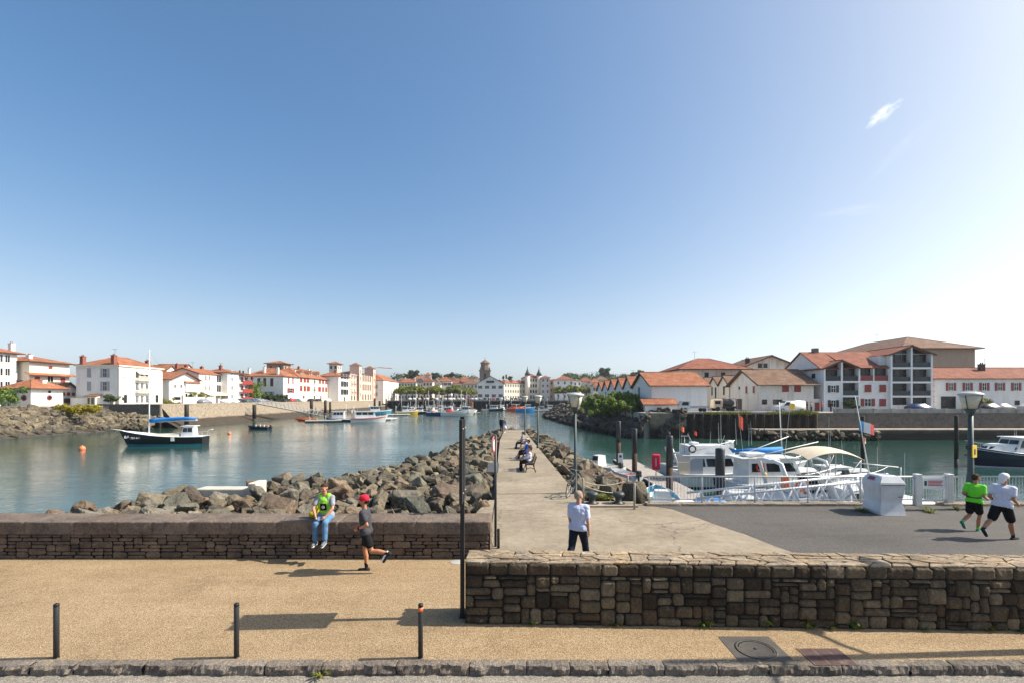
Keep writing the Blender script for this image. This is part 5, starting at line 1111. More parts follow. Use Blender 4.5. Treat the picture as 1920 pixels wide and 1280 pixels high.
# benches on the pier and the people on them
def bench(label, loc, rz):
    t = thing('park_bench', label, 'bench', loc, rz, 'benches along the pier path')
    for sg in (-1, 1):
        m = MB(); x = sg*.85
        m.tube([(x, -.25, 0), (x, -.20, .2), (x, -.22, .42)], .028, RUST, 6); m.tube([(x, .30, 0), (x, .22, .22), (x, .20, .42), (x, .34, .85)], .028, RUST, 6); m.tube([(x, -.24, .42), (x, .22, .42)], .025, RUST, 6); m.tube([(x, -.22, .42), (x, -.24, .62), (x, .24, .62)], .022, RUST, 6); m.tube([(x, -.2, .18), (x, 0, .26), (x, .22, .2)], .018, RUST, 6)
        m.build('iron_end', t)
    m = MB()
    for i in range(5): m.box(-.9, -.23+i*.09, .435, .9, -.16+i*.09, .465, WOODB)
    m.build('seat', t); m = MB()
    for i in range(4): y = .225+i*.035; m.box(-.9, y, .52+i*.085, .9, y+.025, .58+i*.085, WOODB)
    m.build('backrest', t); return t
seat = dict(hp=.055, lean=-.08, vox=.013)
bx, by = 0.98, 25.9
bench('brown slatted bench nearest on the pier path, with the person in black trousers', (bx, by+.8, 0), R(-90))
person('person in red and white top and black trousers sitting on the nearest pier bench', (bx-.05, by+.55, .47), R(90), legs=((1.5, .05, .05), (1.45, -.08, .05)), arms=((.6, 1.1, .1, -.3), (.6, 1.2, .1, -.3)), shirt=WHITEC, sleeve=1.6, bottom=BLACKC, blen=1.95, shoe=SHOED, hair=HAIRB, **seat)
person('person in pink check top sitting on the near bench beside the one in black trousers', (bx-.05, by+1.2, .47), R(90), legs=((1.5, .1, .05), (1.45, .1, .05)), arms=((.5, 1.0, .1, -.3), (.5, 1.2, .1, -.3)), shirt=PLAID, sleeve=.8, bottom=BLACKC, blen=1.95, shoe=SHOED, hair=HAIRB, sex='f', **seat)
bench('brown slatted bench second along the pier path, with the person in bright blue', (bx-.02, 31.6, 0), R(-90))
person('person in bright blue shirt and white shoes leaning back on the second pier bench', (bx-.1, 31.0, .47), R(90), hp=.055, lean=-.30, vox=.013, legs=((1.35, .85, .06), (1.4, .75, .06)), arms=((.2, .9, .2, -.2), (.2, 1.0, .2, -.2)), feet=(.5, .5), shirt=BLUEC, sleeve=.7, bottom=NAVYC, blen=.95, shoe=WSHOE, hair=HAIRB)
person('white haired person in white shirt sitting on the second pier bench', (bx-.05, 32.0, .47), R(90), legs=((1.45, .2, .06), (1.45, .1, .06)), arms=((.4, 1.1, .15, -.3), (.4, 1.1, .15, -.3)), shirt=WHITEC, sleeve=.7, bottom=NAVYC, blen=1.95, shoe=SHOED, hair=HAIRW, **seat)
bench('brown slatted bench third and farthest along the pier path', (.92, 38.4, 0), R(-90))
person('person in black and white patterned top on the farthest pier bench', (.8, 38.0, .47), R(90), legs=((1.45, .2, .06), (1.45, .1, .06)), arms=((.4, 1.1, .15, -.3), (.4, 1.1, .15, -.3)), shirt=GREYT, sleeve=.7, bottom=NAVYC, blen=1.95, shoe=SHOED, hair=HAIRD, **seat)
person('woman in white skirt walking on the pier tip', (-.85, 56.0, 0), R(150), vox=.014, legs=((.25, .1, .02), (-.2, -.4, .02)), feet=(.05, -.3), shirt=GREYT, sleeve=.4, bottom=WHITEC, blen=.6, shoe=WSHOE, hair=HAIRB, sex='f', skirt=WHITEC, scale=.97)
person('person in dark clothes standing beside the woman on the pier tip', (-1.25, 57.0, .0), R(170), vox=.014, legs=((.1, .0, .02), (-.1, -.2, .02)), shirt=NAVYC, sleeve=1.8, bottom=BLACKC, blen=1.95, shoe=SHOED, hair=HAIRD)
for i, (pxx, dx) in enumerate(((1512, 0), (1521, 0), (1541, 0), (1558, 0))):
    q = W(pxx, 770, 84.5)
    person(('distant person in dark blue by the red door of the right quay', 'distant person in grey by the whitewashed yard wall', 'distant person in red at the terrace table on the right quay', 'distant person in black standing by the terrace rail')[i], (q.x, 84.5, 1.6), R(150+40*i), vox=.02, shirt=(NAVYC, GREYT, REDC, BLACKC)[i], bottom=(BLACKC, NAVYC, BLACKC, NAVYC)[i], blen=1.95, shoe=SHOED, hair=HAIRD, sleeve=.8)
# ---------------------------------------------------------------- street furniture
def bollard(label, loc, ring=False, h=.84):
    t = thing('bollard', label, 'bollard', loc, 0, 'black bollards along the kerb')
    m = MB(); m.lathe([(.038, -.05), (.038, h-.05), (.036, h-.045)], (0, 0, 0), GREYM, 14); m.lathe([(.043, 0), (.043, .015)], (0, 0, 0), GREYM, 14); m.build('post', t)
    m = MB(); m.lathe([(.0385, h-.045), (.039, h-.012), (.03, h-.001), (.005, h)], (0, 0, 0), BLACKM, 14); m.build('bollard_cap', t)
    if ring: m = MB(); m.lathe([(.0395, h-.115), (.0395, h-.055)], (0, 0, 0), ORANGE, 14); m.build('reflective_band', t)
    return t
b = G(105.6, 1233); bollard('black steel bollard at the kerb, farthest left of three', (b.x, b.y, 0))
b = G(443.5, 1232); bollard('plain black steel bollard in the middle of three along the kerb', (b.x, b.y, 0))
b = G(788.5, 1233); bollard('black steel bollard with orange band near the end of the high wall', (b.x, b.y, 0), True)
b = G(934.5, 1028); t_ = bollard('short dark post beside the sign pole at the end of the low wall', (b.x, b.y+.05, 0), h=.52)
t_['group'] = 'post at the low wall'
# edge-on sign panel on a tall post
sp_ = thing('sign_post', 'tall black sign post with narrow panel seen edge on beside the high wall', 'sign', (-.905, 8.76, 0))
m = MB(); m.box(-.035, -.05, -.1, .035, .05, 3.66, BLACKM); m.box(-.05, -.06, 0, .05, .06, .05, BLACKM); m.build('post', sp_)
m = MB(); m.bbox(-.028, -.30, 2.12, .028, -.052, 3.62, BLACKM, .008); m.bbox(-.028, .052, 2.12, .028, .30, 3.62, BLACKM, .008); m.build('panel', sp_)
m = MB()
for z in (2.3, 3.45):
    for y in (-.18, .18): m.ball((.03, y, z), .014, STEEL, 8, 6)
m.build('bolt', sp_)
# round traffic sign, turned nearly edge-on, with small plate
rs = thing('traffic_sign', 'round red ringed sign and grey plate on thin pole by the low wall end', 'sign', (G(928.5, 1029).x, 12.95, 0))
m = MB(); m.tube([(0, 0, -.1), (0, 0, 3.0)], .035, GREYM, 10); m.build('pole', rs)
m = MB(); m.lathe([(.235, 0), (.24, .012), (.235, .024)], (0, 0, 0), plain('sign grey back', (.35, .36, .38), .5), 28, False); o = m.build('disc', rs, (-.045, 0, 2.74)); o.rotation_euler = (R(90), 0, R(77))
m = MB(); m.lathe([(.236, .0245), (.236, .028), (.17, .028), (.17, .0245)], (0, 0, 0), REDP, 28, False); r_ = m.build('red_ring', o); m = MB(); m.lathe([(.168, .0245), (.168, .027)], (0, 0, 0), WPAINT, 28, False); m.build('white_face', o)
m = MB(); m.lathe([(.236, -.0045), (.236, -.001), (.17, -.001), (.17, -.0045)], (0, 0, 0), REDP, 28, False); m.build('red_ring', o); m = MB(); m.lathe([(.168, -.0035), (.168, -.001)], (0, 0, 0), WPAINT, 28, False); m.build('white_face', o)
m = MB(); m.bbox(-.19, -.012, -.13, .19, .012, .13, plain('sign plate', (.08, .09, .11), .5), .006); o = m.build('plate', rs, (-.07, -.05, 2.14)); o.rotation_euler = (0, R(8), R(38))
# lamps
GLOBE = plain('frosted lamp glass', (.62, .58, .44), .3, .2, 6)
def lamp(label, x, y, k=1.0, fat=.06):
    t = thing('street_lamp', label, 'street lamp', (x, y, 0), 0, 'lantern street lamps')
    m = MB(); m.lathe([(.12, -.05), (.12, .10), (fat*1.35, .14), (fat*1.25, 1.2), (fat, 1.3), (fat*.8, 3.42)], (0, 0, 0), plain('lamp post paint', (.05, .075, .07), .5, .3, 3), 14); m.build('post', t)
    m = MB(); m.lathe([(.09, 3.40), (.13, 3.5), (.20, 3.62)], (0, 0, 0), MATS['lamp post paint'], 16)
    for i in range(4):
        a = math.pi/2*i+.4; m.tube([(.20*math.cos(a), .20*math.sin(a), 3.60), (.345*math.cos(a), .345*math.sin(a), 4.12)], .014, MATS['lamp post paint'], 5)
    m.build('bracket', t)
    m = MB(); m.lathe([(.19, 3.62), (.25, 3.82), (.325, 4.11)], (0, 0, 0), GLOBE, 20); m.build('lamp_glass', t)
    m = MB(); m.lathe([(.36, 4.10), (.375, 4.12), (.36, 4.16), (.22, 4.22), (.05, 4.24)], (0, 0, 0), plain('lamp cap', (.50, .50, .48), .4, .2, 4), 20); m.ball((.2, .05, 4.22), .05, MATS['lamp cap'], 8, 6); m.build('lamp_cap', t)
    return t
lamp('tall lantern lamp post beside the bicycle on the pier path', 2.66, 20.2)
lamp('lantern lamp post beside the second pier bench', 2.08, 38.6)
lamp('thin lantern lamp post farthest along the pier', 1.42, 52.5)
l4 = lamp('lantern lamp post with small yellow sign behind the railing at right', 16.48, 17.25, fat=.095)
m = MB(); m.box(.09, -.15, 1.88, .12, .15, 2.32, YELLOW); m.box(.121, -.05, 1.98, .124, .05, 2.18, BLACKM); m.tube([(-.1, 0, 2.22), (.1, 0, 2.22)], .11, GREYM, 8); m.tube([(-.16, -.05, 1.95), (-.1, 0, 1.95)], .03, GREYM, 6); o = m.build('warning_plate', l4, rz=R(-65))
# off-frame street lamp whose shadow falls across the pavement
sl = thing('street_lamp', 'tall double armed street lamp standing just right of the view by the kerb', 'street lamp', (10.5, 7.68, 0))
m = MB(); m.lathe([(.11, 0), (.10, 1), (.07, 7.3), (.05, 7.4)], (0, 0, 0), GREYM, 14); m.build('post', sl)
m = MB(); m.tube([(0, 0, 4.4), (0, .35, 4.65), (0, .75, 4.8)], .04, GREYM, 8); m.tube([(0, 0, 5.75), (0, -.5, 5.9), (0, -1.3, 5.92)], .04, GREYM, 8); m.build('arm', sl)
m = MB(); m.ball((0, 1.0, 4.8), (.17, .33, .12), GREYM, 14, 8); m.ball((0, -1.5, 5.9), (.14, .33, .1), GREYM, 14, 8); m.build('lamp_head', sl)
# bitts, base plate, rope posts
pl_ = MB(); pl_.bbox(2.72, 17.55, -.02, 4.62, 18.3, .07, MATS['ledge stone'], .015); tag(pl_.build('stone_slab'), 'low pale stone slab carrying the two mooring bollards', 'slab')
for i, x in enumerate((3.0, 3.98)):
    m = MB(); m.lathe([(.20, 0), (.18, .03), (.12, .07), (.115, .2), (.20, .27), (.235, .33), (.2, .40), (.06, .43)], (0, 0, 0), plain('bitt paint', (.035, .05, .048), .5, .3, 5), 20); m.lathe([(.26, -.0), (.26, .012)], (0, 0, .002), RUST, 16, False)
    o = m.build('mooring_bollard', None, (x, 17.95, .072)); tag(o, ('dark green mushroom mooring bollard at left on the stone slab', 'dark green mushroom mooring bollard at right nearest the rope post')[i], 'mooring bollard', 'mooring bollards on the stone slab')
for i, (x, y, h) in enumerate(((2.72, 18.35, .92), (4.40, 17.25, .93), (4.55, 18.9, .95))):
    m = MB(); m.lathe([(.04, -.05), (.04, h), (.028, h+.02), (.005, h+.03)], (0, 0, 0), plain('rope post paint', (.34, .34, .30), .5, .2, 5), 10); o = m.build('rope_post', None, (x, y, 0)); tag(o, ('grey rope post left of the mooring bollards, by the bicycle', 'grey rope post right of the mooring bollards at the platform corner', 'grey rope post among the tall boulders behind the mooring bollards')[i], 'post', 'posts carrying the rope')
ROPE = fabric('pale rope', (.50, .45, .36))
def rope(a, b, sag, r, label, n=14, m_=None):
    mb = MB(); a, b = Vector(a), Vector(b); mb.tube([a.lerp(b, i/n)-Vector((0, 0, sag*4*(i/n)*(1-i/n))) for i in range(n+1)], r, m_ or ROPE, 6); return tag(mb.build('rope'), label, 'rope')
rope((2.72, 18.35, .82), (4.55, 18.9, .78), .18, .018, 'upper pale rope slung between posts above the mooring bollards'); rope((2.72, 18.35, .68), (4.55, 18.9, .34), .16, .018, 'lower pale rope slung between posts above the mooring bollards')
# bicycle leaning at the lamp
bk = thing('bicycle', 'dark bicycle leaning against the lamp post on the pier path', 'bicycle', (2.42, 19.75, 0), R(68)); bk.rotation_euler = (R(7), 0, R(68))
for x in (-.52, .52):
    m = MB(); m.ring((x, 0, .34), .325, .018, RUBBER, 'y', 28, 6); o = m.build('wheel', bk); m = MB(); m.ring((x, 0, .34), .30, .009, STEEL, 'y', 28, 5)
    for i in range(14): a = 2*math.pi*i/14; m.tube([(x, 0, .34), (x+.3*math.cos(a), 0, .34+.3*math.sin(a))], .0025, STEEL, 4, False)
    m.lathe([(.025, -.05), (.025, .05)], (x, 0, .34), STEEL, 8); m.build('rim', o)
m = MB()
for a, b in (((-.52, 0, .34), (-.18, 0, .30)), ((-.18, 0, .30), (-.30, 0, .86)), ((-.18, 0, .30), (.36, 0, .78)), ((-.29, 0, .82), (.35, 0, .86)), ((-.52, 0, .34), (-.28, 0, .80)), ((.35, 0, .92), (.40, 0, .72)), ((.40, 0, .72), (.52, 0, .34))): m.tube([a, b], .019, BLACKM, 8)
m.build('frame', bk); m = MB(); m.bbox(-.42, -.07, .90, -.17, .07, .96, RUBBER, .02); m.tube([(-.30, 0, .84), (-.31, 0, .92)], .014, STEEL, 6); m.build('saddle', bk)
m = MB(); m.tube([(.30, -.28, 1.0), (.38, -.2, 1.02), (.37, 0, 1.0), (.38, .2, 1.02), (.30, .28, 1.0)], .014, STEEL, 8); m.tube([(.37, 0, 1.0), (.35, 0, .9)], .014, STEEL, 6); m.build('handlebar', bk)
m = MB(); m.ring((-.18, 0, .30), .09, .008, BLACKM, 'y', 18, 5); m.tube([(-.18, -.06, .30), (-.10, -.06, .15)], .01, STEEL, 5); m.tube([(-.18, .06, .30), (-.26, .06, .45)], .01, STEEL, 5); m.box(-.14, -.14, .14, -.05, -.06, .165, RUBBER); m.box(-.31, .06, .435, -.22, .14, .46, RUBBER); m.build('crank', bk)
m = MB()
for x in (-.52, .52): m.tube([(x+.36*math.cos(a), 0, .34+.36*math.sin(a)) for a in [R(20+i*16) for i in range(9)]], .018, BLACKM, 6)
m.build('mudguard', bk)
# railing, kerb and gate
STONEK = stone('pale kerb stone', [(.30, .245, .18), (.36, .30, .23), (.26, .21, .16)], None, 6, .6)
mb = MB(); rq_ = random.Random(9); x = 5.0
while x < 40:
    L = rq_.uniform(1.0, 1.6); 
    if not (15.0 < x+L/2 < 16.4): coping_block(mb, x+.004, x+L-.004, 17.75, 18.14, -.02, .10, STONEK, rq_, .12, .005, .02)
    x += L
tag(mb.build('stone_kerb'), 'low pale stone edging under the white railing', 'kerb')
def railing(label, x0, x1):
    t = thing('railing', label, 'railing', (x0, 17.93, .09)); L = x1-x0
    m = MB(); m.tube([(0, 0, .98), (L, 0, .98)], .028, WHITEM, 8); m.tube([(0, 0, .12), (L, 0, .12)], .018, WHITEM, 6); m.build('rail', t)
    m = MB(); n = int(L/.118)
    for i in range(1, n): m.tube([(i*L/n, 0, .12), (i*L/n, 0, .97)], .0075, WHITEM, 5, False)
    m.build('balusters', t); m = MB(); k = max(1, round(L/2.0))
    for i in range(k+1): m.tube([(i*L/k, 0, -.1), (i*L/k, 0, .98)], .026, WHITEM, 8)
    m.build('posts', t); return t
railing('white barred railing along the marina edge left of the gate', 5.12, 15.0); railing('white barred railing along the marina edge right of the gate', 16.45, 34)
gt = thing('gate', 'white metal gate with red lettered notice between two square posts', 'gate', (15.02, 17.93, 0))
for x in (.12, 1.30): m = MB(); m.bbox(x-.11, -.1, -.05, x+.11, .1, 1.17, WHITEM, .015); m.build('gate_post', gt)
m = MB()
for z in (.18, 1.06): m.box(.24, -.03, z-.035, 1.18, .03, z+.035, WHITEM)
for i in range(10): m.tube([(.26+i*.1, 0, .18), (.26+i*.1, 0, 1.06)], .012, WHITEM, 5)
m.build('gate_leaf', gt)
m = MB(); m.box(.30, -.06, .62, 1.10, -.035, 1.03, WPAINT); o = m.build('notice', gt); m = MB()
for i in range(4): m.box(.46+.02*(i % 2), -.066, .90-i*.055, 1.02-.03*(i % 3), -.0605, .93-i*.055, REDP)
m.box(.33, -.066, .74, .42, -.0605, .92, GREEN); m.build('notice_text', o)
# white fibreglass service cabinet
GELC = plain('cabinet gelcoat', (.66, .66, .66), .4, .22, 1.5)
cb = thing('service_cabinet', 'white waisted fibreglass service cabinet in front of the railing', 'cabinet', (12.55, 16.35, 0), R(-4))
m = MB(); prof = [(0, .0, .04), (.03, .1, .03), (.10, .45, .10), (.05, .85, .05), (.02, 1.08, .02)]; vs = []
for (fy, z, fx) in prof: vs += [(fx-.03, fy, z), (.88-fx*1.0, fy, z), (.90-fx*.6, .98, z), (-.03+fx, .98, z)]
vs += [(.14, .16, 1.32), (.74, .16, 1.32), (.74, .9, 1.32), (.14, .9, 1.32)]
n = len(prof)+1; m.add(vs, [(4*i+j, 4*i+(j+1) % 4, 4*i+4+(j+1) % 4, 4*i+4+j) for i in range(n-1) for j in range(4)]+[(4*n-4, 4*n-3, 4*n-2, 4*n-1)], GELC)
bm_ = bmesh.new(); me_ = m.mesh('tmp'); bm_.from_mesh(me_); bmesh.ops.bevel(bm_, geom=bm_.edges[:], offset=.022, segments=2, affect='EDGES'); m = MB(); m.bm(bm_, GELC); m.build('shell', cb)
m = MB(); m.box(.05, -.005, 1.03, .80, .018, 1.045, GREYM); m.box(.62, .055, .62, .78, .075, .635, BLACKM); m.build('door_seam', cb)
m = MB(); m.add([(-.0385+.09, .30, 1.19), (.051-.005, .30, 1.17), (.045, .62, 1.17), (.055, .62, 1.27), (.055, .30, 1.27)], [(0, 1, 2, 3, 4)], REDP); 
P_ = lambda u, y: (-.01+.15*u-.010, y, 1.08+.24*u+.006)
m = MB(); m.add([P_(.25, .35), P_(.25, .72), P_(.75, .68), P_(.75, .40)]+[(p[0]+.006, p[1], p[2]-.004) for p in (P_(.25, .35), P_(.25, .72), P_(.75, .68), P_(.75, .40))], [(0, 3, 2, 1), (0, 1, 5, 4), (1, 2, 6, 5), (2, 3, 7, 6), (3, 0, 4, 7)], plain('label red', (.30, .04, .06), .5)); m.build('red_label', cb)
# manhole, drain and seam covers in the pavement
mh = thing('manhole_cover', 'square grey cover with round cast iron lid set in the pavement', 'manhole', (3.87, 7.62, .008))
m = MB(); m.box(-.42, -.42, -.01, .42, .42, .002, plain('concrete frame', (.085, .076, .066), .9, .35, 5, bmp=.5)); m.build('frame', mh)
m = MB(); IRON = plain('cast iron', (.10, .09, .08), .55, .4, 12, .3, .4); m.lathe([(.31, .0021), (.31, .006), (.28, .007), (.27, .004), (.01, .004)], (0, 0, 0), IRON, 36); m.ring((0, 0, .006), .295, .006, BLACKM, 'z', 40, 5); m.ball((0, .02, .006), (.03, .03, .005), BLACKM, 8, 4)
for i in range(30): a = math.pi*i/29-.4; m.box(.25*math.cos(a)-.008, .25*math.sin(a)-.008, .003, .25*math.cos(a)+.008, .25*math.sin(a)+.008, .009, BLACKM)
m.build('lid', mh)
dg_ = thing('drain_grate', 'rusty brown rectangular drain grating beside the round manhole', 'drain', (4.86, 7.42, .008))
m = MB(); m.box(-.33, -.24, -.02, .33, .24, -.001, BLACKM)
DRUST = plain('brown rusty iron', (.17, .10, .085), .85, .4, 8)
for i in range(17): m.box(-.32, -.24+i*.0286, -.001, .32, -.225+i*.0286, .004, DRUST)
for x in (-.33, -.1, .12, .31): m.box(x, -.24, .0005, x+.02, .24, .0046, DRUST)
m.build('grating', dg_)
m = MB(); m.lathe([(.16, 0), (.16, .006), (.15, .008), (.01, .008)], (G(861, 1050).x-.05, 11.7, .005), plain('pale iron lid', (.40, .39, .37), .6), 20); tag(m.build('inspection_lid'), 'small pale round lid in the pavement at the end of the low wall', 'lid')
# piles in the marina and harbour
def pile(label, x, y, r, ztop, rust=True, g='rusty round mooring piles'):
    t = thing('mooring_pile', label, 'pile', (x, y, 0), 0, g)
    zm = ztop-1.9 if rust else ZW+.8
    m = MB(); m.lathe([(r, zm), (r, ztop-.03), (r*.9, ztop), (.01, ztop+.02)], (0, 0, 0), GREYM if rust else DARKTIM, 14); m.build('pile_top', t)
    m = MB(); m.lathe([(r*.995, ZW-1), (r*.995, zm)], (0, 0, 0), RUST if rust else DARKTIM, 14); m.build('rusty_shaft', t); return t
for (x, y, zt, l) in ((9.5, 42.8, 1.95, 'rusty mooring pile at the far end of the pontoon, left of the pile row'), (9.55, 37.4, 1.62, 'grey topped mooring pile between the small white boat and the red ring'), (9.55, 29.1, 1.72, 'grey topped mooring pile left of the white cabin cruisers'), (9.45, 21.8, 1.72, 'thick dark mooring pile nearest the railing, in front of the cruisers')): pile(l, x, y, .205, zt)
pile('slender dark pile behind the french flag', W(1617.5, 0, 45).x, 45, .16, 2.3, False, 'slender dark piles in mid channel'); pile('slender dark pile left of the right hand lamp post', W(1793, 0, 45).x, 45, .16, 2.35, False, 'slender dark piles in mid channel')
for i, (pxx, Yp, zt, r) in enumerate(((350, 106, 2.6, .45), (477, 134, 2.2, .5), (584, 170, 3.4, .55), (610, 186, 3.2, .5), (619, 192, 2.5, .4), (702.5, 232, 4.0, .5), (712, 205, 2.8, .55), (724, 240, 3.6, .4), (783, 270, 4.2, .55), (793, 262, 4.6, .6), (879, 276, 3.6, .45), (944.5, 278, 5.0, .45))):
    pile(('dark timber pile against the beige quay wall behind the blue covered ketch', 'dark pile carrying the head of the white gangway at left', 'thick grey pile behind the orange kayaks', 'dark pile against the quay just right of the kayaks', 'short dark pile beside the quay right of the kayaks', 'tall dark pile behind the light blue boat', 'thick dark pile in front of the red and white boat row', 'slim dark pile behind the working pontoon', 'dark pile just right of the yellow boat', 'thick dark pile between the yellow boat and navy boats', 'dark pile right of the large white trawler', 'tall dark pile in front of the white gable building')[i], W(pxx, 0, Yp).x, Yp, r, zt, False, 'dark piles in the harbour')
# parked vehicles
def car(label, loc, rz, col, L=4.1, H=1.45, van=False, g=None, band=None):
    t = thing('van' if van else 'parked_car', label, 'van' if van else 'car', loc, rz, g); P_ = plain('car paint '+col, {'white': (.75, .75, .75), 'grey': (.22, .23, .25), 'black': (.015, .016, .02), 'blue': (.03, .06, .14), 'green': (.05, .09, .08), 'silver': (.48, .49, .5), 'red': (.35, .03, .03), 'beige': (.5, .42, .3)}[col], .25, .06, 1)
    Wd = .86
    if van: pr = [(0, .3), (L, .3), (L, .85), (L-.25, 1.05), (L-.9, 1.2), (L-1.55, H), (.08, H), (0, 1.2)]
    else: pr = [(0, .28), (L, .28), (L, .68), (L-.15, .80), (L-.95, .92), (L-1.75, H-.03), (1.0, H), (.25, .98), (.02, .85)]
    m = MB(); n = len(pr); vs = []
    for sg in (-1, 1):
        for (x, z) in pr: vs.append((x, sg*(Wd-(.16 if z > 1.15 else 0)*(z/H)), z))
    m.add(vs, [list(range(n))[::-1], list(range(n, 2*n))]+[(i, (i+1) % n, n+(i+1) % n, n+i) for i in range(n)], P_)
    bm_ = bmesh.new(); me_ = m.mesh('tmp'); bm_.from_mesh(me_); bmesh.ops.bevel(bm_, geom=bm_.edges[:], offset=.05, segments=2, affect='EDGES'); m = MB(); m.bm(bm_, P_, True); m.build('body', t)
    m = MB()
    for sg in (-1, 1):
        y0, y1 = sg*(Wd+.004), sg*(Wd-.145)
        if van: q = [(L-1.0, .0), (L-1.62, 1), (L-2.2, 1), (L-2.2, 0)]; z0, z1 = 1.14, H-.22
        else: q = [(L-1.15, 0), (L-1.85, 1), (1.1, 1), (.55, 0)]; z0, z1 = .94, H-.12
        m.add([(x, (y1 if k else sg*(Wd-.03)), z1 if k else z0) for x, k in q]+[(x, (y1 if k else sg*(Wd-.03))+sg*.02, z1 if k else z0) for x, k in q], [(4, 5, 6, 7), (0, 1, 5, 4), (1, 2, 6, 5), (2, 3, 7, 6), (3, 0, 4, 7)], GLASS_B)
    a, b_ = (L-.92, L-1.52) if van else (L-1.0, L-1.68)
    m.add([(a, -.7, 1.2 if van else .96), (a, .7, 1.2 if van else .96), (b_+.03, .62, H-.05), (b_+.03, -.62, H-.05)], [(0, 1, 2, 3)], GLASS_B); m.build('windows', t)
    for x in (.75, L-.8):
        for sg in (-1, 1):
            m = MB(); m.lathe([(.31, -.1), (.32, 0), (.31, .1)], (0, 0, 0), RUBBER, 18, False); o = m.build('wheel', t, (x, sg*(Wd-.08), .31)); o.rotation_euler = (R(90), 0, 0); m = MB(); m.lathe([(.19, -.105), (.19, .105)], (0, 0, 0), STEEL, 14, False); m.build('rim', o)
    for sg in (-1, 1):
        m = MB(); m.box(L-.06, sg*.62-.14, .66, L+.01, sg*.62+.14, .80, WPAINT); m.build('headlight', t); m = MB(); m.box(-.012, sg*.66-.12, .72, .03, sg*.66+.12, .9, REDP); m.build('tail_light', t)
    if band: m = MB(); [m.box(L-2.9, sg*(Wd+.001)-.004, .5, L-2.0, sg*(Wd+.001)+.004, H-.45, YELLOW) for sg in (-1, 1)]; m.build('yellow_band', t)
    return t
q = W(1459, 0, 83.5); car('white delivery van with yellow band on its side parked on the right quay', (q.x, 83.5, 1.6), R(180), 'white', 4.9, 1.95, True, None, True).location.x += 4.4
q = W(1706, 0, 84); car('dark blue hatchback parked before the white apartment block', (q.x, 84.5, 1.6), 0, 'blue', 4.3)
q = W(1832, 0, 86); car('black car parked by the long white house near the right lamp post', (q.x, 86, 1.6), 0, 'black', 4.4)
q = W(1862, 0, 89); car('second dark car tucked behind the black car at right', (q.x, 89.3, 1.6), 0, 'grey', 4.0)
q = W(1915, 0, 86); car('silver car at the right edge of the view on the quay', (q.x, 86, 1.6), 0, 'silver', 4.2)
# flatbed truck by the warehouse
q = W(1273, 0, 84); tk = thing('flatbed_truck', 'pale blue grey flatbed truck in front of the long warehouse', 'truck', (q.x+4.9, 84, 1.6), R(180)); TRP = plain('truck paint', (.45, .52, .56), .4)
m = MB(); m.extr([(3.2, .45), (4.9, .45), (4.9, 1.1), (4.55, 1.9), (3.2, 1.9)], 'y', -.85, .85, TRP); m.build('cab', tk); m = MB(); m.extr([(3.5, 1.15), (4.75, 1.15), (4.5, 1.75), (3.5, 1.75)], 'y', -.86, .86, GLASS_B); m.build('windows', tk); m = MB(); m.box(0, -.95, .65, 3.15, .95, .78, GREYP); m.box(0, -.95, .78, 3.15, -.9, 1.05, GREYP); m.box(0, .9, .78, 3.15, .95, 1.05, GREYP); m.box(0, -.9, .78, .05, .9, 1.05, GREYP); m.build('flatbed', tk)
for x in (.8, 4.1):
    for sg in (-1, 1): m = MB(); m.lathe([(.36, -.12), (.37, 0), (.36, .12)], (0, 0, 0), RUBBER, 16, False); o = m.build('wheel', tk, (x, sg*.8, .36)); o.rotation_euler = (R(90), 0, 0)
# beige tank truck and gear by the three gables
q = W(1335, 0, 90); tt = thing('tank_truck', 'beige concrete mixer like truck with dark machinery by the three small gables', 'truck', (q.x, 90, 1.6), 0); m = MB(); m.bbox(0, -.9, .5, 1.7, .9, 2.2, plain('beige truck paint', (.5, .42, .3), .5), .2); m.build('cab', tt); m = MB(); m.box(.2, -.93, 1.3, 1.2, .93, 1.9, GLASS_B); m.build('windows', tt); m = MB(); m.box(1.8, -.9, .5, 4.2, .9, .9, GREYM); m.ball((3.0, 0, 1.5), (1.15, .85, .75), plain('machine dark', (.08, .07, .07), .7, .4, 3), 16, 10); m.tube([(2, -.9, .9), (2.1, -.9, 2.2), (4, -.9, 2.3), (4.2, -.9, .9)], .06, GREYM, 6); m.build('machinery', tt)
for x in (.7, 3.4):
    for sg in (-1, 1): m = MB(); m.lathe([(.42, -.13), (.43, 0), (.42, .13)], (0, 0, 0), RUBBER, 16, False); o = m.build('wheel', tt, (x, sg*.8, .42)); o.rotation_euler = (R(90), 0, 0)
for i, (pxx, c_, Yc, lab) in enumerate(((2, 'white', 99, 'white car parked left of the low porthole house'), (16, 'silver', 101, 'silver car half hidden behind the white car at far left'), (312, 'grey', 126, 'grey car parked before the villa corner'), (362, 'white', 136, 'white car first in the row below the gabled house'), (374, 'white', 139.5, 'second white car in the row below the gabled house'), (388, 'black', 143, 'dark car in the middle of the row by the garden wall'), (398, 'green', 147, 'dark green car behind the white cars on the left quay'), (412, 'blue', 151, 'blue car near the red balconies'), (421, 'grey', 155, 'grey car closest to the red balconies'), (486, 'black', 172, 'black car parked in front of the hedge'), (504, 'red', 177, 'dark red car in front of the hedge'), (517, 'green', 181, 'dark green car at the end of the hedge'), (532, 'white', 186, 'white car before the house with red shutters'), (556, 'black', 194, 'black car before the cream mansion'), (572, 'black', 201, 'long black car under the cream mansion windows'), (600, 'white', 212, 'white car at the right end of the cream mansion'), (648, 'black', 235, 'black car beside the loggia house'))):
    car(lab, (-82.0 if pxx > 20 else W(pxx, 0, Yc).x, Yc, 2.35), R(90) if pxx > 20 else R(20), c_, g='cars parked along the left quay')
rc = random.Random(3)
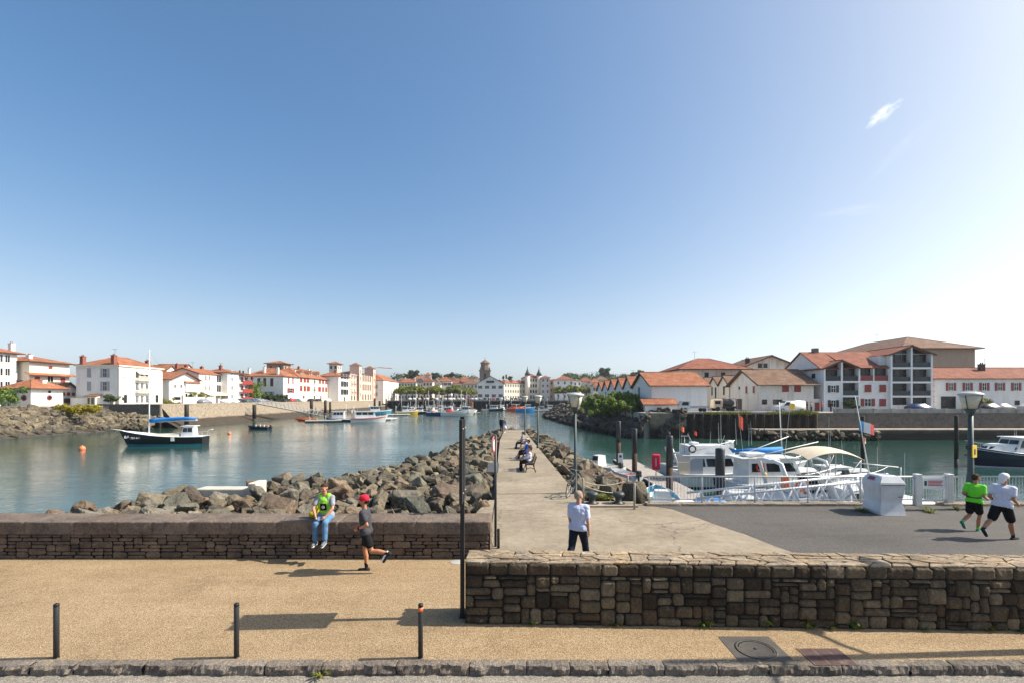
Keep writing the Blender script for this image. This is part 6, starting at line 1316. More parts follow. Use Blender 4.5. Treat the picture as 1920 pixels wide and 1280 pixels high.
LBL = {'white': 'small white car parked in the far row on the wharf under the trees', 'grey': 'small grey car parked in the far row on the wharf under the trees', 'black': 'small black car parked in the far row on the wharf under the trees', 'silver': 'small silver car parked in the far row on the wharf under the trees', 'red': 'small red car parked in the far row on the wharf near the white gable'}
proto = {}
for i in range(26):
    pxx = 768+i*8.3; Yc = BACKY+6.2; c_ = rc.choice(['white', 'white', 'grey', 'black', 'silver']) if i not in (13, 19) else 'red'
    loc = (W(pxx, 0, Yc).x, Yc, 2.75); rz = R(90+rc.uniform(-8, 8))
    if c_ not in proto: proto[c_] = car(LBL[c_], loc, rz, c_, g=c_+' cars on the wharf')
    else: dup(proto[c_], loc, rz)
# ---------------------------------------------------------------- boats
def hull(mb, L, B, hs, hb, mh, md, boot, draft=.5, stern=.85, fine=2.2, rake=.1, n=22, bulwark=.0, low=.14):
    def hbm(u): return B/2*(max(0, 1-max(0, (u-.42)/.58)**fine))*(stern+(1-stern)*min(1, u/.35))
    rows = []
    for i in range(n+1):
        u = i/n; b = max(hbm(u), .012); zt = hs+(hb-hs)*u**1.8-.12*math.sin(math.pi*u)*(hb-hs > .3)
        pts = []
        for k, (fy, fz) in enumerate(((0, -draft), (.55, -draft*.6), (.86, 0), (.90, low), (.965, None), (1.0, None))):
            z = fz if fz is not None else (low+(zt-low)*(.55 if k == 4 else 1))
            f = (z+draft)/(zt+draft); x = L*u-rake*L*(u**3)*(1-f)
            pts.append((x, b*fy*(1-.35*(u**2)*(1-f) if k < 4 else 1), z))
        rows.append(pts)
    for sg in (-1, 1):
        for k in range(5):
            m = boot if k < 3 else mh
            vs = [(r[k][0], sg*r[k][1], r[k][2]) for r in rows]+[(r[k+1][0], sg*r[k+1][1], r[k+1][2]) for r in rows]
            mb.add(vs, [(i, i+1, n+2+i, n+1+i) if sg < 0 else (i, n+1+i, n+2+i, i+1) for i in range(n)], m, True)
    r = rows[0]; tr = [(p[0], -p[1], p[2]) for p in r]+[(p[0], p[1], p[2]) for p in r[::-1]]; mb.poly(tr, mh)
    dv = [(q[5][0], -q[5][1]*.97, q[5][2]-bulwark) for q in rows]+[(q[5][0], q[5][1]*.97, q[5][2]-bulwark) for q in rows]
    mb.add(dv, [(i, i+1, n+2+i, n+1+i) for i in range(n)], md)
    top = lambda u: (rows[min(n, int(round(u*n)))][5])
    for sg in (-1, 1): mb.tube([(p[5][0], sg*p[5][1], p[5][2]) for p in rows], .035 if L > 5 else .022, md, 6)
    return top
def rail(mb, top, u0, u1, h, m, n=7, r=.014, both=True):
    for sg in (-1, 1):
        P = [top(u0+(u1-u0)*i/n) for i in range(n+1)]
        mb.tube([(p[0], sg*p[1]*.93, p[2]+h) for p in P], r, m, 5)
        for p in P[::2]: mb.tube([(p[0], sg*p[1]*.93, p[2]), (p[0], sg*p[1]*.93, p[2]+h)], r*.8, m, 5)
    if u1 > .98: p = top(1); q = top(u1)
def cabin(mb, gl, x0, x1, w0, w1, z0, z1, sf, sa, m, win=True, wz=(.35, .85), ti=.12, npan=3):
    """cabin with sloped front (sf) and back (sa); window band set slightly proud"""
    v = [(x0, -w0, z0), (x1, -w1, z0), (x1, w1, z0), (x0, w0, z0), (x0+sa, -w0+ti, z1), (x1-sf, -w1+ti, z1), (x1-sf, w1-ti, z1), (x0+sa, w0-ti, z1)]
    mb.add(v, [(0, 1, 5, 4), (1, 2, 6, 5), (2, 3, 7, 6), (3, 0, 4, 7), (4, 5, 6, 7)], m)
    if not win: return
    V = [Vector(p) for p in v]
    def pan(a, b, c, d, f0, f1, eps=.015):
        nrm = (V[b]-V[a]).cross(V[d]-V[a]).normalized()*eps
        P = lambda s, t: V[a].lerp(V[b], s).lerp(V[d].lerp(V[c], s), t)+nrm
        gl.add([P(f0, wz[0]), P(f1, wz[0]), P(f1, wz[1]), P(f0, wz[1])], [(0, 1, 2, 3)], GLASS_B)
    for i in range(npan): pan(0, 1, 5, 4, .06+i*.9/npan, .02+(i+1)*.9/npan); pan(2, 3, 7, 6, .06+i*.9/npan, .02+(i+1)*.9/npan)
    for i in range(2): pan(1, 2, 6, 5, .06+i*.46, .48+i*.46)
def fender(t, x, y, z, m=None): k = MB(); k.lathe([(.02, -.3), (.11, -.24), (.12, 0), (.11, .24), (.02, .3)], (x, y, z), m or NAVY, 10); k.build('fender', t)
def antenna(mb, x, y, z, h, lean=.0, m=None): mb.tube([(x, y, z), (x+lean*h, y, z+h)], [.014, .006], m or WHITEM, 5)
def flag(t, x, y, z, cols, w=.55, h=.4, dirx=1, droop=.25):
    m = MB(); n = len(cols)
    for i, c_ in enumerate(cols):
        a, b = i/n, (i+1)/n; P = lambda u, v: (x+dirx*u*w*.85, y+.06*math.sin(u*7), z-v*h-u*droop*h*1.4)
        m.add([P(a, 0), P(b, 0), P(b, 1), P(a, 1)]+[(p[0], p[1]+.012, p[2]) for p in (P(a, 0), P(b, 0), P(b, 1), P(a, 1))], [(3, 2, 1, 0), (4, 5, 6, 7), (0, 1, 5, 4), (2, 3, 7, 6)], c_)
    m.build('flag', t)
def text(s, size, loc, rot, m, parent, name='lettering', depth=.004):
    cu = bpy.data.curves.new('txt', 'FONT'); cu.body = s; cu.size = size; cu.extrude = depth; cu.align_x = 'CENTER'
    o = bpy.data.objects.new('txt', cu); COL.objects.link(o); dg = bpy.context.evaluated_depsgraph_get(); me = bpy.data.meshes.new_from_object(o.evaluated_get(dg)); bpy.data.objects.remove(o)
    me.materials.clear(); me.materials.append(m); q = bpy.data.objects.new(name, me); COL.objects.link(q); q.parent = parent; q.location = loc; q.rotation_euler = rot; return q
# --- ketch on the left water
kt = thing('sailing_boat', 'black hulled sailing boat with blue boom cover moored in open water', 'sailing boat', (W(379, 0, 66).x, 66.8, ZW), R(180+9)); kt.scale = (.86, .86, .92); bpy.context.view_layer.update()
m = MB(); top = hull(m, 12.6, 3.5, 1.35, 2.35, BLACKH, WPAINT, TEAL, .6, .75, 2.0, .12, low=.30); m.build('hull', kt)
m = MB(); g_ = MB(); cabin(m, g_, 1.5, 3.4, .85, .75, 1.3, 2.85, .35, .1, WPAINT, wz=(.45, .85), npan=2); cabin(m, g_, 3.6, 8.2, 1.0, .8, 1.3, 1.75, .4, .1, CREAMP, False); m.box(1.3, -1.0, 2.85, 3.35, 1.0, 2.93, WPAINT); o = m.build('deckhouse', kt); g_.build('windows', o)
m = MB(); m.tube([(8.3, 0, 1.3), (8.25, 0, 14.2)], [.115, .06], WPAINT, 10); m.tube([(8.26, -.7, 9.2), (8.26, .7, 9.2)], .03, WPAINT, 6); m.build('mast', kt)
m = MB(); m.tube([(8.1, 0, 3.5), (1.2, 0, 3.75)], .07, STEEL, 8); m.build('boom', kt)
m = MB(); m.tube([(8.1, 0, 3.65), (7.4, 0, 3.75), (5, 0, 3.95), (3, 0, 4.05), (1.4, 0, 4.0)], [.34, .31, .26, .22, .14], TARP, 12); m.build('sail_cover', kt)
m = MB()
for p in ((12.4, 0, 2.4), (.1, 0, 2.0), (7.6, 1.65, 1.5), (7.6, -1.65, 1.5)): m.tube([(8.25, 0, 14.0), p], .008, GREYM, 4, False)
rail(m, top, .0, .28, .6, WHITEM); m.tube([(12.4, 0, 2.35), (14.1, 0, 2.55)], .05, WPAINT, 6); m.tube([(0, -.5, 1.4), (-.15, -.5, 2.2), (-.9, -.5, 2.35)], .05, WPAINT, 6); m.build('rigging', kt)
m = MB(); 
for sg in (-1, 1): m.box(3.85, sg*1.70-.03, .75, 4.35, sg*1.70+.03, 1.35, WPAINT)
m.build('fender_board', kt)
for sg, rz in ((1, 180), (-1, 0)):
    text('BA', .55, (10.9, sg*1.04, 1.20), (R(83), 0, R(rz+sg*19)), WPAINT, kt); text('722 682', .38, (9.5, sg*1.42, 1.14), (R(85), 0, R(rz+sg*13)), WPAINT, kt)
rope(kt.matrix_world @ Vector((12.4, 0, 1.7)), (W(205, 0, 64).x-3.5, 66, ZW-.05), .25, .03, 'mooring line from the bow of the black sailing boat to the water'); rope(kt.matrix_world @ Vector((12.4, 0, 2.2)), (-84.5, 88, -.9), .8, .03, 'long mooring line from the black sailing boat to the rock bank')
def buoy(label, px, py, r):
    p = G(px, py, ZW); m = MB(); m.ball((0, 0, r*.35), r, plain('buoy orange', (.78, .20, .07), .5, .25, 3), 18, 12); m.lathe([(.05, r*1.25), (.07, r*1.5), (.03, r*1.55)], (0, 0, 0), STEEL, 8); o = m.build('mooring_buoy', None, (p.x, p.y, ZW)); tag(o, label, 'buoy', 'orange mooring buoys')
buoy('orange mooring buoy left of the black sailing boat', 154, 842, .36); buoy('orange mooring buoy right of the sailing boat stern, far out', 430, 813, .32); buoy('pinkish orange buoy against the stern of the black sailing boat', 372, 829, .33); buoy('orange buoy beside the small dark open boat', 503, 801, .35)
# --- generic small craft
def skiff(label, loc, rz, L, mh, md, boot=None, console=None, motor=True, extra=None, name='open_boat', cat='boat', g=None, seats=True, hs=.5, hb=.75):
    t = thing(name, label, cat, loc, rz, g); m = MB(); top = hull(m, L, L*.37, hs, hb, mh, md, boot or mh, .25, .85, 2.4, .09, 14, low=.08, bulwark=.28); m.build('hull', t)
    if seats:
        m = MB()
        for u in (.2, .48): p = top(u); m.box(p[0]-.15, -p[1]*.9, hs-.10, p[0]+.15, p[1]*.9, hs-.05, PLANK)
        m.build('thwart', t)
    if motor: m = MB(); m.bbox(-.32, -.16, hs-.05, .02, .16, hs+.42, GREYM, .05); m.box(-.2, -.05, -.4, -.08, .05, hs, GREYM); m.build('outboard', t)
    if console: m = MB(); g_ = MB(); cabin(m, g_, L*.36, L*.54, L*.10, L*.09, hs-.15, hs+console, .22, .05, BOATW, wz=(.55, .92), npan=1); o = m.build('console', t); g_.build('windows', o)
    if extra: extra(t, top)
    return t
p = G(488, 804, ZW); skiff('small dark open boat with grey gear adrift at a mooring in mid channel', (p.x+2, p.y, ZW), R(170), 5.2, NAVY, GREYM, extra=lambda t, top: [fender(t, x, y, .7, BOATG) for x, y in ((1.2, .2), (2.4, -.2), (3.2, .1))])
def cruiser(label, loc, rz, L, B, hs, hb, mh=None, fly=False, cab=(.25, .62), ch=1.45, arch=False, boot=None, ant=(), roofm=None, wz=(.4, .88), g=None, extra=None, trunk=True, open_back=True, railu=(.35, 1.0), name='motor_boat', cat='motor boat', sf=.7):
    t = thing(name, label, cat, loc, rz, g); m = MB(); top = hull(m, L, B, hs, hb, mh or BOATW, BOATW, boot or NAVY, .5, .9, 2.1, .14, low=.12); m.build('hull', t)
    m = MB(); g_ = MB(); x0, x1 = cab[0]*L, cab[1]*L; zb = hs-.05
    if trunk: cabin(m, g_, x1-.5, L*.86, B*.33, B*.12, zb+.1, zb+.62+(hb-hs)*.5, .9, 0, BOATW, True, (.45, .75), .1, 2)
    cabin(m, g_, x0, x1, B*.38, B*.34, zb, zb+ch, sf, .05, BOATW, True, wz, .1, 3)
    zr = zb+ch; m.bbox(x0-.5, -B*.36, zr, x1-sf+.25, B*.36, zr+.09, roofm or BOATW, .03)
    o = m.build('cabin', t); g_.build('windows', o)
    m = MB(); rail(m, top, railu[0], railu[1], .5, STEEL); m.build('deck_rail', t)
    m = MB(); [m.tube([(q[0], sg*q[1]*1.0+sg*.004, q[2]-.16) for q in [top(i/14) for i in range(15)]], .035, NAVY if mh is None else BOATW, 6) for sg in (-1, 1)]; m.build('hull_stripe', t)
    for fx in (.3, .55, .75):
        q = top(fx); fender(t, q[0], -q[1]-.1, q[2]-.45, NAVY if fx != .55 else BOATG)
    if fly:
        m = MB(); g2 = MB(); cabin(m, g2, x0+.1, x1-sf+.1, B*.34, B*.30, zr+.09, zr+.75, .5, -.1, BOATW, False); m.build('flybridge', t); m = MB(); m.tube([(x1-sf-.2, -B*.28, zr+.75), (x1-sf-.3, -B*.28, zr+1.1), (x1-sf-.3, B*.28, zr+1.1), (x1-sf-.2, B*.28, zr+.75)], .015, STEEL, 5); m.bbox(x0+.5, -.35, zr+.2, x0+1.0, .35, zr+.95, WPAINT, .05); m.build('helm_seat', t)
    if arch:
        m = MB(); za = zr+.5; m.tube([(x0-.3, -B*.40, hs), (x0-.75, -B*.36, za), (x0-.8, 0, za+.1), (x0-.75, B*.36, za), (x0-.3, B*.40, hs)], .09, BOATW, 8); m.build('radar_arch', t)
    if ant:
        m = MB()
        for (ax, ay, az, ah, al) in ant: antenna(m, ax, ay, zr+az, ah, al)
        m.build('antennas', t)
    if extra: extra(t, top, zr)
    return t
# marina, right: cruisers with bows to the right
def exA(t, top, zr):
    m = MB(); m.tube([(.6, -.5, zr), (.6, -.5, zr+1.4)], .03, STEEL, 6); m.box(.35, -.55, zr+1.4, .85, -.45, zr+1.46, STEEL); m.tube([(2.2, .9, zr), (1.4, .9, zr+1.5)], .02, WHITEM, 5); m.tube([(2.8, -.9, zr), (3.4, -.9, zr+1.5)], .02, WHITEM, 5); m.build('aerial_mast', t)
    m = MB(); m.ring((.9, -1.2, zr+.55), .24, .06, BLACKM, 'y', 18, 6); m.build('life_ring', t)
    m = MB(); m.ball((4.2, 0, zr+.95), (.3, .3, .13), BOATW, 14, 8); m.box(4.0, -.3, zr+.6, 4.4, .3, zr+.85, BOATW); m.build('radar', t)
    flag(t, .1, -1.1, zr+2.2, [ORANGE, ORANGE], .3, .35); flag(t, 2.0, 1.1, zr+1.7, [REDP, REDP], .25, .3)
    text('BA 722 609', .26, (2.9, -1.42, .70), (R(88), 0, 0), BLACKM, t)
    m = MB(); m.box(.78, -1.135, 1.02, 1.7, -1.105, 2.1, GREYP); m.box(-.1, -1.13, 1.0, .7, -1.06, 1.9, TAN); m.build('cockpit_curtain', t)
cruiser('white flybridge cruiser with tan cockpit curtain, moored stern to the pontoon', (12.0, 35.6, ZW), R(2), 7.6, 2.9, 1.05, 1.6, fly=True, cab=(.10, .62), ch=1.3, wz=(.42, .86), extra=exA, ant=[(5.0, .5, .7, 2.0, -.06), (5.4, -.5, .7, 1.6, 0), (6, .2, .7, 1.8, -.05)])
def exB(t, top, zr):
    m = MB(); m.ring((1.3, -1.35, zr-.45), .22, .06, REDP, 'y', 18, 6); m.build('life_ring', t); m = MB(); m.lathe([(.03, -.25), (.1, -.15), (.11, .1), (.03, .2)], (1.6, -1.4, zr-.95), YELLOW, 10); m.build('yellow_float', t)
    m = MB(); m.tube([(.4, -.9, zr), (5.4, -.9, zr+1.1)], .03, WHITEM, 6); m.tube([(1, .9, zr), (4.6, .9, zr+1.3)], .03, WHITEM, 6); m.tube([(-3.0, .4, zr+.2), (.6, .4, zr+1.1)], .025, WHITEM, 6); m.build('outrigger', t); flag(t, .17, -.9, zr+2.9, [ORANGE, REDP], .35, .8)
    m = MB(); antenna(m, .5, -.9, zr, 4.6, -.12); antenna(m, 3.9, .2, zr, 4.4, .10); m.build('tall_aerial', t)
    m = MB(); m.bbox(.9, -.5, zr+.1, 2.2, .5, zr+.35, BOATW, .08); m.build('life_raft', t)
cruiser('white pilothouse fishing cruiser with red life ring and long outriggers, middle of the moored group', (14.2, 31.4, ZW), R(3), 7.6, 2.7, 1.05, 1.6, cab=(.10, .60), ch=1.6, wz=(.50, .84), extra=exB, arch=False)
def exC(t, top, zr):
    m = MB(); m.tube([(2.9, -1.25, 1.2), (2.3, -1.15, zr+.75), (2.3, 0, zr+.9), (2.3, 1.15, zr+.75), (2.9, 1.25, 1.2)], .11, BOATW, 8); m.bbox(2.0, -.4, zr+.75, 2.7, .4, zr+.95, BOATW, .06); m.build('radar_arch', t)
    m = MB(); m.ring((3.2, -1.42, 1.85), .27, .065, ORANGE, 'y', 20, 7); m.build('life_ring', t); m = MB(); m.bbox(2.2, -1.40, 1.75, 2.6, -1.22, 2.35, ORANGE, .05); m.build('horseshoe_buoy', t)
    # bimini
    m = MB(); vs = []; X0, X1 = 3.7, 6.7
    for i in range(11):
        u = i/10; x = X0+(X1-X0)*u; z = 3.80-.38*(2*u-1)**2
        for j in range(7): v = j/6*2-1; vs.append((x, v*1.25, z-.22*v*v))
    m.add(vs, [(i*7+j, (i+1)*7+j, (i+1)*7+j+1, i*7+j+1) for i in range(10) for j in range(6)], TAN, True)
    m.add([(a, b, c-.02) for a, b, c in vs], [(i*7+j, i*7+j+1, (i+1)*7+j+1, (i+1)*7+j) for i in range(10) for j in range(6)], TAN, True); o = m.build('bimini_top', t)
    m = MB()
    for sg in (-1, 1):
        for (a, b) in (((5.2, 1.5), (3.8, 3.2)), ((5.2, 1.5), (5.2, 3.55)), ((5.2, 1.5), (6.6, 3.2)), ((6.4, 1.6), (6.6, 3.2)), ((4.2, 1.4), (5.1, 3.5))): m.tube([(a[0], sg*1.2, a[1]), (b[0], sg*1.22, b[1])], .018, STEEL, 6)
    m.build('bimini_frame', o)
    m = MB(); vs = [(4.6, -1.0, 1.5), (5.9, -.45, 1.55), (5.9, .45, 1.55), (4.6, 1.0, 1.5), (4.4, -.95, 2.1), (5.1, -.45, 2.05), (5.1, .45, 2.05), (4.4, .95, 2.1)]; m.add(vs, [(0, 1, 5, 4), (1, 2, 6, 5), (2, 3, 7, 6)], GLASS_B); [m.tube([vs[a], vs[b]], .025, BOATW, 6) for a, b in ((0, 4), (1, 5), (2, 6), (3, 7), (4, 5), (5, 6), (6, 7))]; m.build('windscreen', t)
    fender(t, 2.5, -1.55, .6); fender(t, 5.2, -1.4, .7)
cc = thing('motor_boat', 'white sports boat with tan bimini top and orange life ring, nearest the railing', 'motor boat', (12.1, 26.8, ZW), R(1))
m = MB(); top = hull(m, 7.9, 2.95, 1.15, 1.75, BOATW, BOATW, NAVY, .5, .92, 2.1, .16, low=.12, bulwark=.0); m.build('hull', cc); m = MB(); g_ = MB(); cabin(m, g_, 3.4, 7.0, 1.1, .35, 1.2, 1.62, 1.2, .1, BOATW, True, (.35, .7), .15, 2); o = m.build('cabin', cc); g_.build('windows', o); m = MB(); rail(m, top, .45, 1.0, .55, STEEL, 8, .016); m.tube([(7.8, -.1, 2.3), (8.0, 0, 2.3), (7.8, .1, 2.3)], .016, STEEL, 5); m.build('deck_rail', cc); exC(cc, top, 2.2)
sb = thing('sailing_boat', 'small yacht with blue sail cover half hidden behind the bimini top', 'sailing boat', (16.8, 38.8, ZW), R(4))
m = MB(); top = hull(m, 7.4, 2.5, 1.0, 1.4, BOATW, BOATW, NAVY, .5, .8, 2.0, .15); m.build('hull', sb); m = MB(); g_ = MB(); cabin(m, g_, 2.2, 5.6, .8, .5, 1.0, 1.55, .7, .1, BOATW, True, (.3, .7)); o = m.build('cabin', sb); g_.build('windows', o); m = MB(); m.tube([(5.2, 0, 2.3), (3, 0, 2.25), (.9, 0, 2.2)], [.26, .22, .12], TARP, 10); m.build('sail_cover', sb); m = MB(); rail(m, top, .02, 1.0, .55, STEEL, 8); m.build('deck_rail', sb); m = MB(); m.tube([(5.3, 0, 1.2), (5.0, 0, 6.2)], [.05, .03], WHITEM, 8); m.build('mast', sb)
def exE(t, top, zr):
    for x in (1.5, 3.2): fender(t, x, -1.55, .5, BOATG)
cruiser('black hulled cabin boat with white top at the right edge of the marina', (W(1828, 0, 44.5).x+9.2, 45.5, ZW), R(180), 9.2, 3.1, 1.25, 2.0, mh=NAVY, cab=(.22, .60), ch=1.55, boot=BOATW, extra=exE, ant=[(4.8, .3, .1, .8, 0), (3.8, -.5, .1, .7, 0)])
# small white boats moored between railing and channel, masts and flags above the cabinet
for i, (x, y, L, rz, lab) in enumerate(((16.6, 23.2, 5.4, 8, 'low white open boat just behind the gate'), (19.6, 24.6, 6.0, -172, 'low white boat with grey canopy frame right of the gate'), (20.5, 21.4, 5.0, 5, 'small white boat behind the railing near the running pair'))):
    skiff(lab, (x, y, ZW), R(rz), L, BOATW, BOATW, NAVY, console=.6, hs=.7, hb=1.0, g=None, extra=(lambda t, top: (lambda m: (m.tube([(1.0, -1, .8), (.6, -1, 2.25), (3.2, -1, 2.0), (4.2, -.6, 1.1)], .03, STEEL, 6), m.tube([(1.0, 1, .8), (.6, 1, 2.25), (3.2, 1, 2.0), (4.2, .6, 1.1)], .03, STEEL, 6), m.build('canopy_frame', t)))(MB())) if i == 1 else None)
fm = thing('motor_boat', 'white boat with leaning flagstaff, french flag and aerials just left of the cabinet', 'motor boat', (15.2, 24.8, ZW), R(6))
m = MB(); top = hull(m, 6.4, 2.4, .9, 1.25, BOATW, BOATW, NAVY, .4, .9, 2.1, .14); m.build('hull', fm); m = MB(); g_ = MB(); cabin(m, g_, 1.8, 4.2, .85, .7, .85, 1.8, .6, .05, BOATW); o = m.build('cabin', fm); g_.build('windows', o)
m = MB(); m.tube([(3.7, 0, 1.8), (2.75, 0, 6.6)], [.035, .015], WHITEM, 6); antenna(m, 4.3, .3, .9, 3.0); antenna(m, 5.6, 0, 1.2, 2.4); m.lathe([(.04, 0), (.04, .5), (.10, .52), (.10, .7), (.03, .75)], (4.0, -.4, 1.8), GREYM, 10); m.build('flagstaff', fm)
flag(fm, 2.98, 0, 5.35, [BLUE, WPAINT, REDP], 1.05, .55, 1, .35); flag(fm, 3.16, 0, 4.5, [ORANGE, TAN], .28, .3)
for (x, y, L, rz, lab, cb_) in ((13.0, 41.2, 5.6, 4, 'low white cuddy boat farthest along the pontoon behind the flybridge cruiser', (.22, .5)), (19.6, 41.5, 6.2, -176, 'white cabin boat with grey windows moored beyond the small blue covered yacht', (.25, .55)), (20.6, 33.4, 5.8, 3, 'low white day boat between the bimini boat and the leaning flagstaff', (.25, .5))):
    cruiser(lab, (x, y, ZW), R(rz), L, L*.38, .8, 1.2, cab=cb_, ch=.95, ant=[(L*.3, .3, .1, 2.6, .05), (L*.4, -.3, .1, 1.8, -.08), (L*.25, 0, .1, 3.4, .02)], arch=True, sf=.5)
# pontoon, gangway, little boats left of it
pt = thing('pontoon', 'grey planked floating pontoon running out from the railing', 'pontoon', (9.8, 21.0, ZW)); m = MB()
for i in range(88): m.box(.0, i*.29, .50, 1.9, i*.29+.275, .56, PLANK)
m.box(.04, 0, .30, 1.86, 25.4, .497, PLANK); m.build('deck', pt); m = MB()
for i in range(9): m.box(.1, i*2.9+.2, -.3, 1.8, i*2.9+2.2, .297, GREYM)
m.build('float', pt); m = MB(); m.box(-.06, 0, .3, -.003, 25.4, .52, DARKTIM); m.box(1.903, 0, .3, 1.96, 25.4, .52, DARKTIM); m.build('rubbing_strake', pt)
p2 = thing('pontoon', 'short pontoon float below the end of the white gangway', 'pontoon', (6.9, 19.0, ZW)); m = MB()
for i in range(16): m.box(i*.3, 0, .46, i*.3+.285, 1.9, .52, PLANK)
m.box(0, .05, .2, 4.8, 1.85, .457, PLANK); m.build('deck', p2); m = MB(); m.box(.3, .2, -.3, 4.5, 1.7, .197, GREYM); m.build('float', p2)
gw = thing('gangway', 'white lattice truss gangway behind the railing', 'gangway', (7.4, 19.15, .02)); 
for y in (0, 1.15):
    m = MB(); A, B = Vector((0, y, -1.17)), Vector((7.6, y, -.38)); up = Vector((0, 0, 1.15)); n = 7
    m.tube([A, B], .05, WPAINT, 6); m.tube([A+up, B+up], .05, WPAINT, 6)
    for i in range(n): a = A.lerp(B, i/n); b = A.lerp(B, (i+.5)/n)+up; c_ = A.lerp(B, (i+1)/n); m.tube([a, b], .045, WPAINT, 6); m.tube([b, c_], .065, WPAINT, 6)
    m.tube([A+Vector((.1, 0, 0)), A+Vector((.1, 0, -.85))], .05, STEEL, 6)
    m.build('truss_side', gw)
m = MB(); m.add([(0, 0, -1.13), (7.6, 0, -.34), (7.6, 1.15, -.34), (0, 1.15, -1.13)], [(0, 1, 2, 3)], GREYP); m.add([(0, 0, -1.17), (7.6, 0, -.38), (7.6, 1.15, -.38), (0, 1.15, -1.17)], [(3, 2, 1, 0)], GREYP); m.build('walkway', gw)
ld = thing('landing', 'white railed landing platform behind the gate', 'platform', (14.9, 18.2, 0)); m = MB(); m.box(0, 0, -.5, 1.7, 2.3, -.08, WHITEM); m.build('deck', ld); m = MB()
for a, b in (((1.7, 2.3, -.1), (3.0, 2.3, -.4)), ((1.7, .2, 1.1), (3.0, 2.2, .2)), ((-.3, 2.3, 1.25), (1.6, 2.3, 1.05)), ((0, 2.3, -.1), (0, 2.3, 1.2)), ((1.7, 2.3, -.1), (1.7, 2.3, 1.05))): m.tube([a, b], .024, WHITEM, 6)
m.build('rail', ld)
rb_ = thing('life_ring_post', 'red capsule life buoy housing on a post on the pontoon', 'life buoy', (W(1230, 0, 36).x, 36, -1.94)); m = MB(); m.tube([(0, 0, 0), (0, 0, 1.0)], .03, STEEL, 6); m.build('post', rb_); m = MB(); m.bbox(-.32, -.12, .55, .32, .14, 1.75, plain('red housing', (.62, .02, .06), .35), .115); m.box(-.06, -.126, .85, -.02, -.119, 1.45, WPAINT); m.build('housing', rb_); m = MB(); m.bbox(-.5, -.3, 0.01, .3, .2, .1, YELLOW, .03); m.build('yellow_base', rb_)
bs = MB(); bs.box(-.05, -.04, 0, .05, .04, 1.1, WHITEM); bs.bbox(-.2, -.06, .55, .2, -.04, 1.35, WPAINT, .008); bs.box(-.1, -.066, 1.0, .1, -.0605, 1.2, GREYM); tag(bs.build('notice_board', None, (W(1163, 0, 40).x, 40, -1.94)), 'small white notice board on the far end of the pontoon', 'sign')
skiff('white open motor boat with upright console beyond the boulders, left of the pontoon', (8.9, 39.8, ZW), R(125), 5.4, BOATW, BOATW, BOATG, console=.8, hs=.75, hb=1.05, seats=True)
skiff('little white inflatable dinghy with red seat tied left of the pontoon', (9.25, 35.4, ZW), R(112), 3.4, WPAINT, BOATW, NAVY, hs=.75, hb=.95, motor=True, extra=lambda t, top: (lambda m: (m.box(1.0, -.5, .55, 1.4, .5, .68, REDP), m.build('red_seat', t)))(MB()))
skiff('bright blue hulled boat with white top just behind the railing corner', (7.9, 24.4, ZW), R(80), 5.2, LBLUE, BOATW, BLUE, console=.45, hs=.95, hb=1.2, motor=False)
skiff('dark blue rowing boat under a blue and white cover behind the railing end', (6.4, 20.9, ZW), R(15), 4.0, NAVY, WPAINT, NAVY, hs=1.6, hb=1.75, motor=False, extra=lambda t, top: (lambda m: (m.ball((2.6, .1, 1.75), (.9, .6, .3), TARP, 12, 7), m.ball((1.2, -.1, 1.75), (.65, .5, .3), WPAINT, 12, 7), m.build('cover', t)))(MB()))
# --- working boats on the far left pontoons
def trawler(label, px, py, L, mh, cabm=None, stripe=None, rz=0, cabx=.55, mast=3.5, boot=None, ch=1.9, gear=None, Y=None, g=None, hs=.9, hb=1.6, cl=.26):
    p = G(px, py, ZW); t = thing('fishing_boat', label, 'fishing boat', (p.x, p.y, ZW), R(rz), g)
    m = MB(); top = hull(m, L, L*.33, hs, hb, mh, WPAINT, boot or mh, .5, .85, 2.2, .1, 16, bulwark=.2); o = m.build('hull', t)
    if stripe: m = MB(); [m.tube([(q[0], sg*q[1]*1.003, q[2]-.28) for q in [top(i/12) for i in range(12)]], .11, stripe, 6) for sg in (-1, 1)]; m.build('stripe', o)
    m = MB(); g_ = MB(); cabin(m, g_, L*cabx, L*(cabx+cl), L*.12, L*.11, hs-.2, hs+ch, .35, .05, cabm or BOATW, True, (.55, .88), .08, 3); m.box(L*cabx-.2, -L*.13, hs+ch, L*(cabx+cl)+.1, L*.13, hs+ch+.1, WPAINT); o = m.build('wheelhouse', t); g_.build('windows', o)
    m = MB(); m.tube([(L*cabx-.4, 0, hs), (L*cabx-.4, 0, hs+ch+mast)], .06, WHITEM, 6); m.tube([(L*cabx-.4, 0, hs+ch+mast*.6), (L*.08, 0, hs+1.5)], .03, WHITEM, 5); m.tube([(.3, -.8, hs), (.3, -.8, hs+2.2), (.3, .8, hs+2.2), (.3, .8, hs)], .06, WHITEM, 6); antenna(m, L*cabx+.5, .3, hs+ch, mast*.7); m.build('mast', t)
    if gear: m = MB(); m.ball((L*.25, 0, hs+.35), (L*.13, L*.11, .55), gear, 12, 8); m.build('net_heap', t)
    return t
trawler('white cabin boat with dark hull and red pennants at the left of the working pontoon', 640, 789, 8.5, NAVY, rz=188, cabx=.35, cl=.38, mast=2, stripe=WPAINT).location.x += 4
trawler('large white launch with red cabin band, longest of the boats at the working pontoon', 658, 791, 9.6, BOATW, stripe=REDP, rz=14, cabx=.12, cl=.55, mast=1.6, gear=None, hs=1.2, hb=1.9, ch=1.7, boot=WPAINT)
m = MB(); 
trawler('light blue boat with white wheelhouse behind the large white launch', 690, 776, 9.5, LBLUE, rz=12, cabx=.1, cl=.4, mast=1.2, stripe=WPAINT, hs=1.3, hb=2.1)
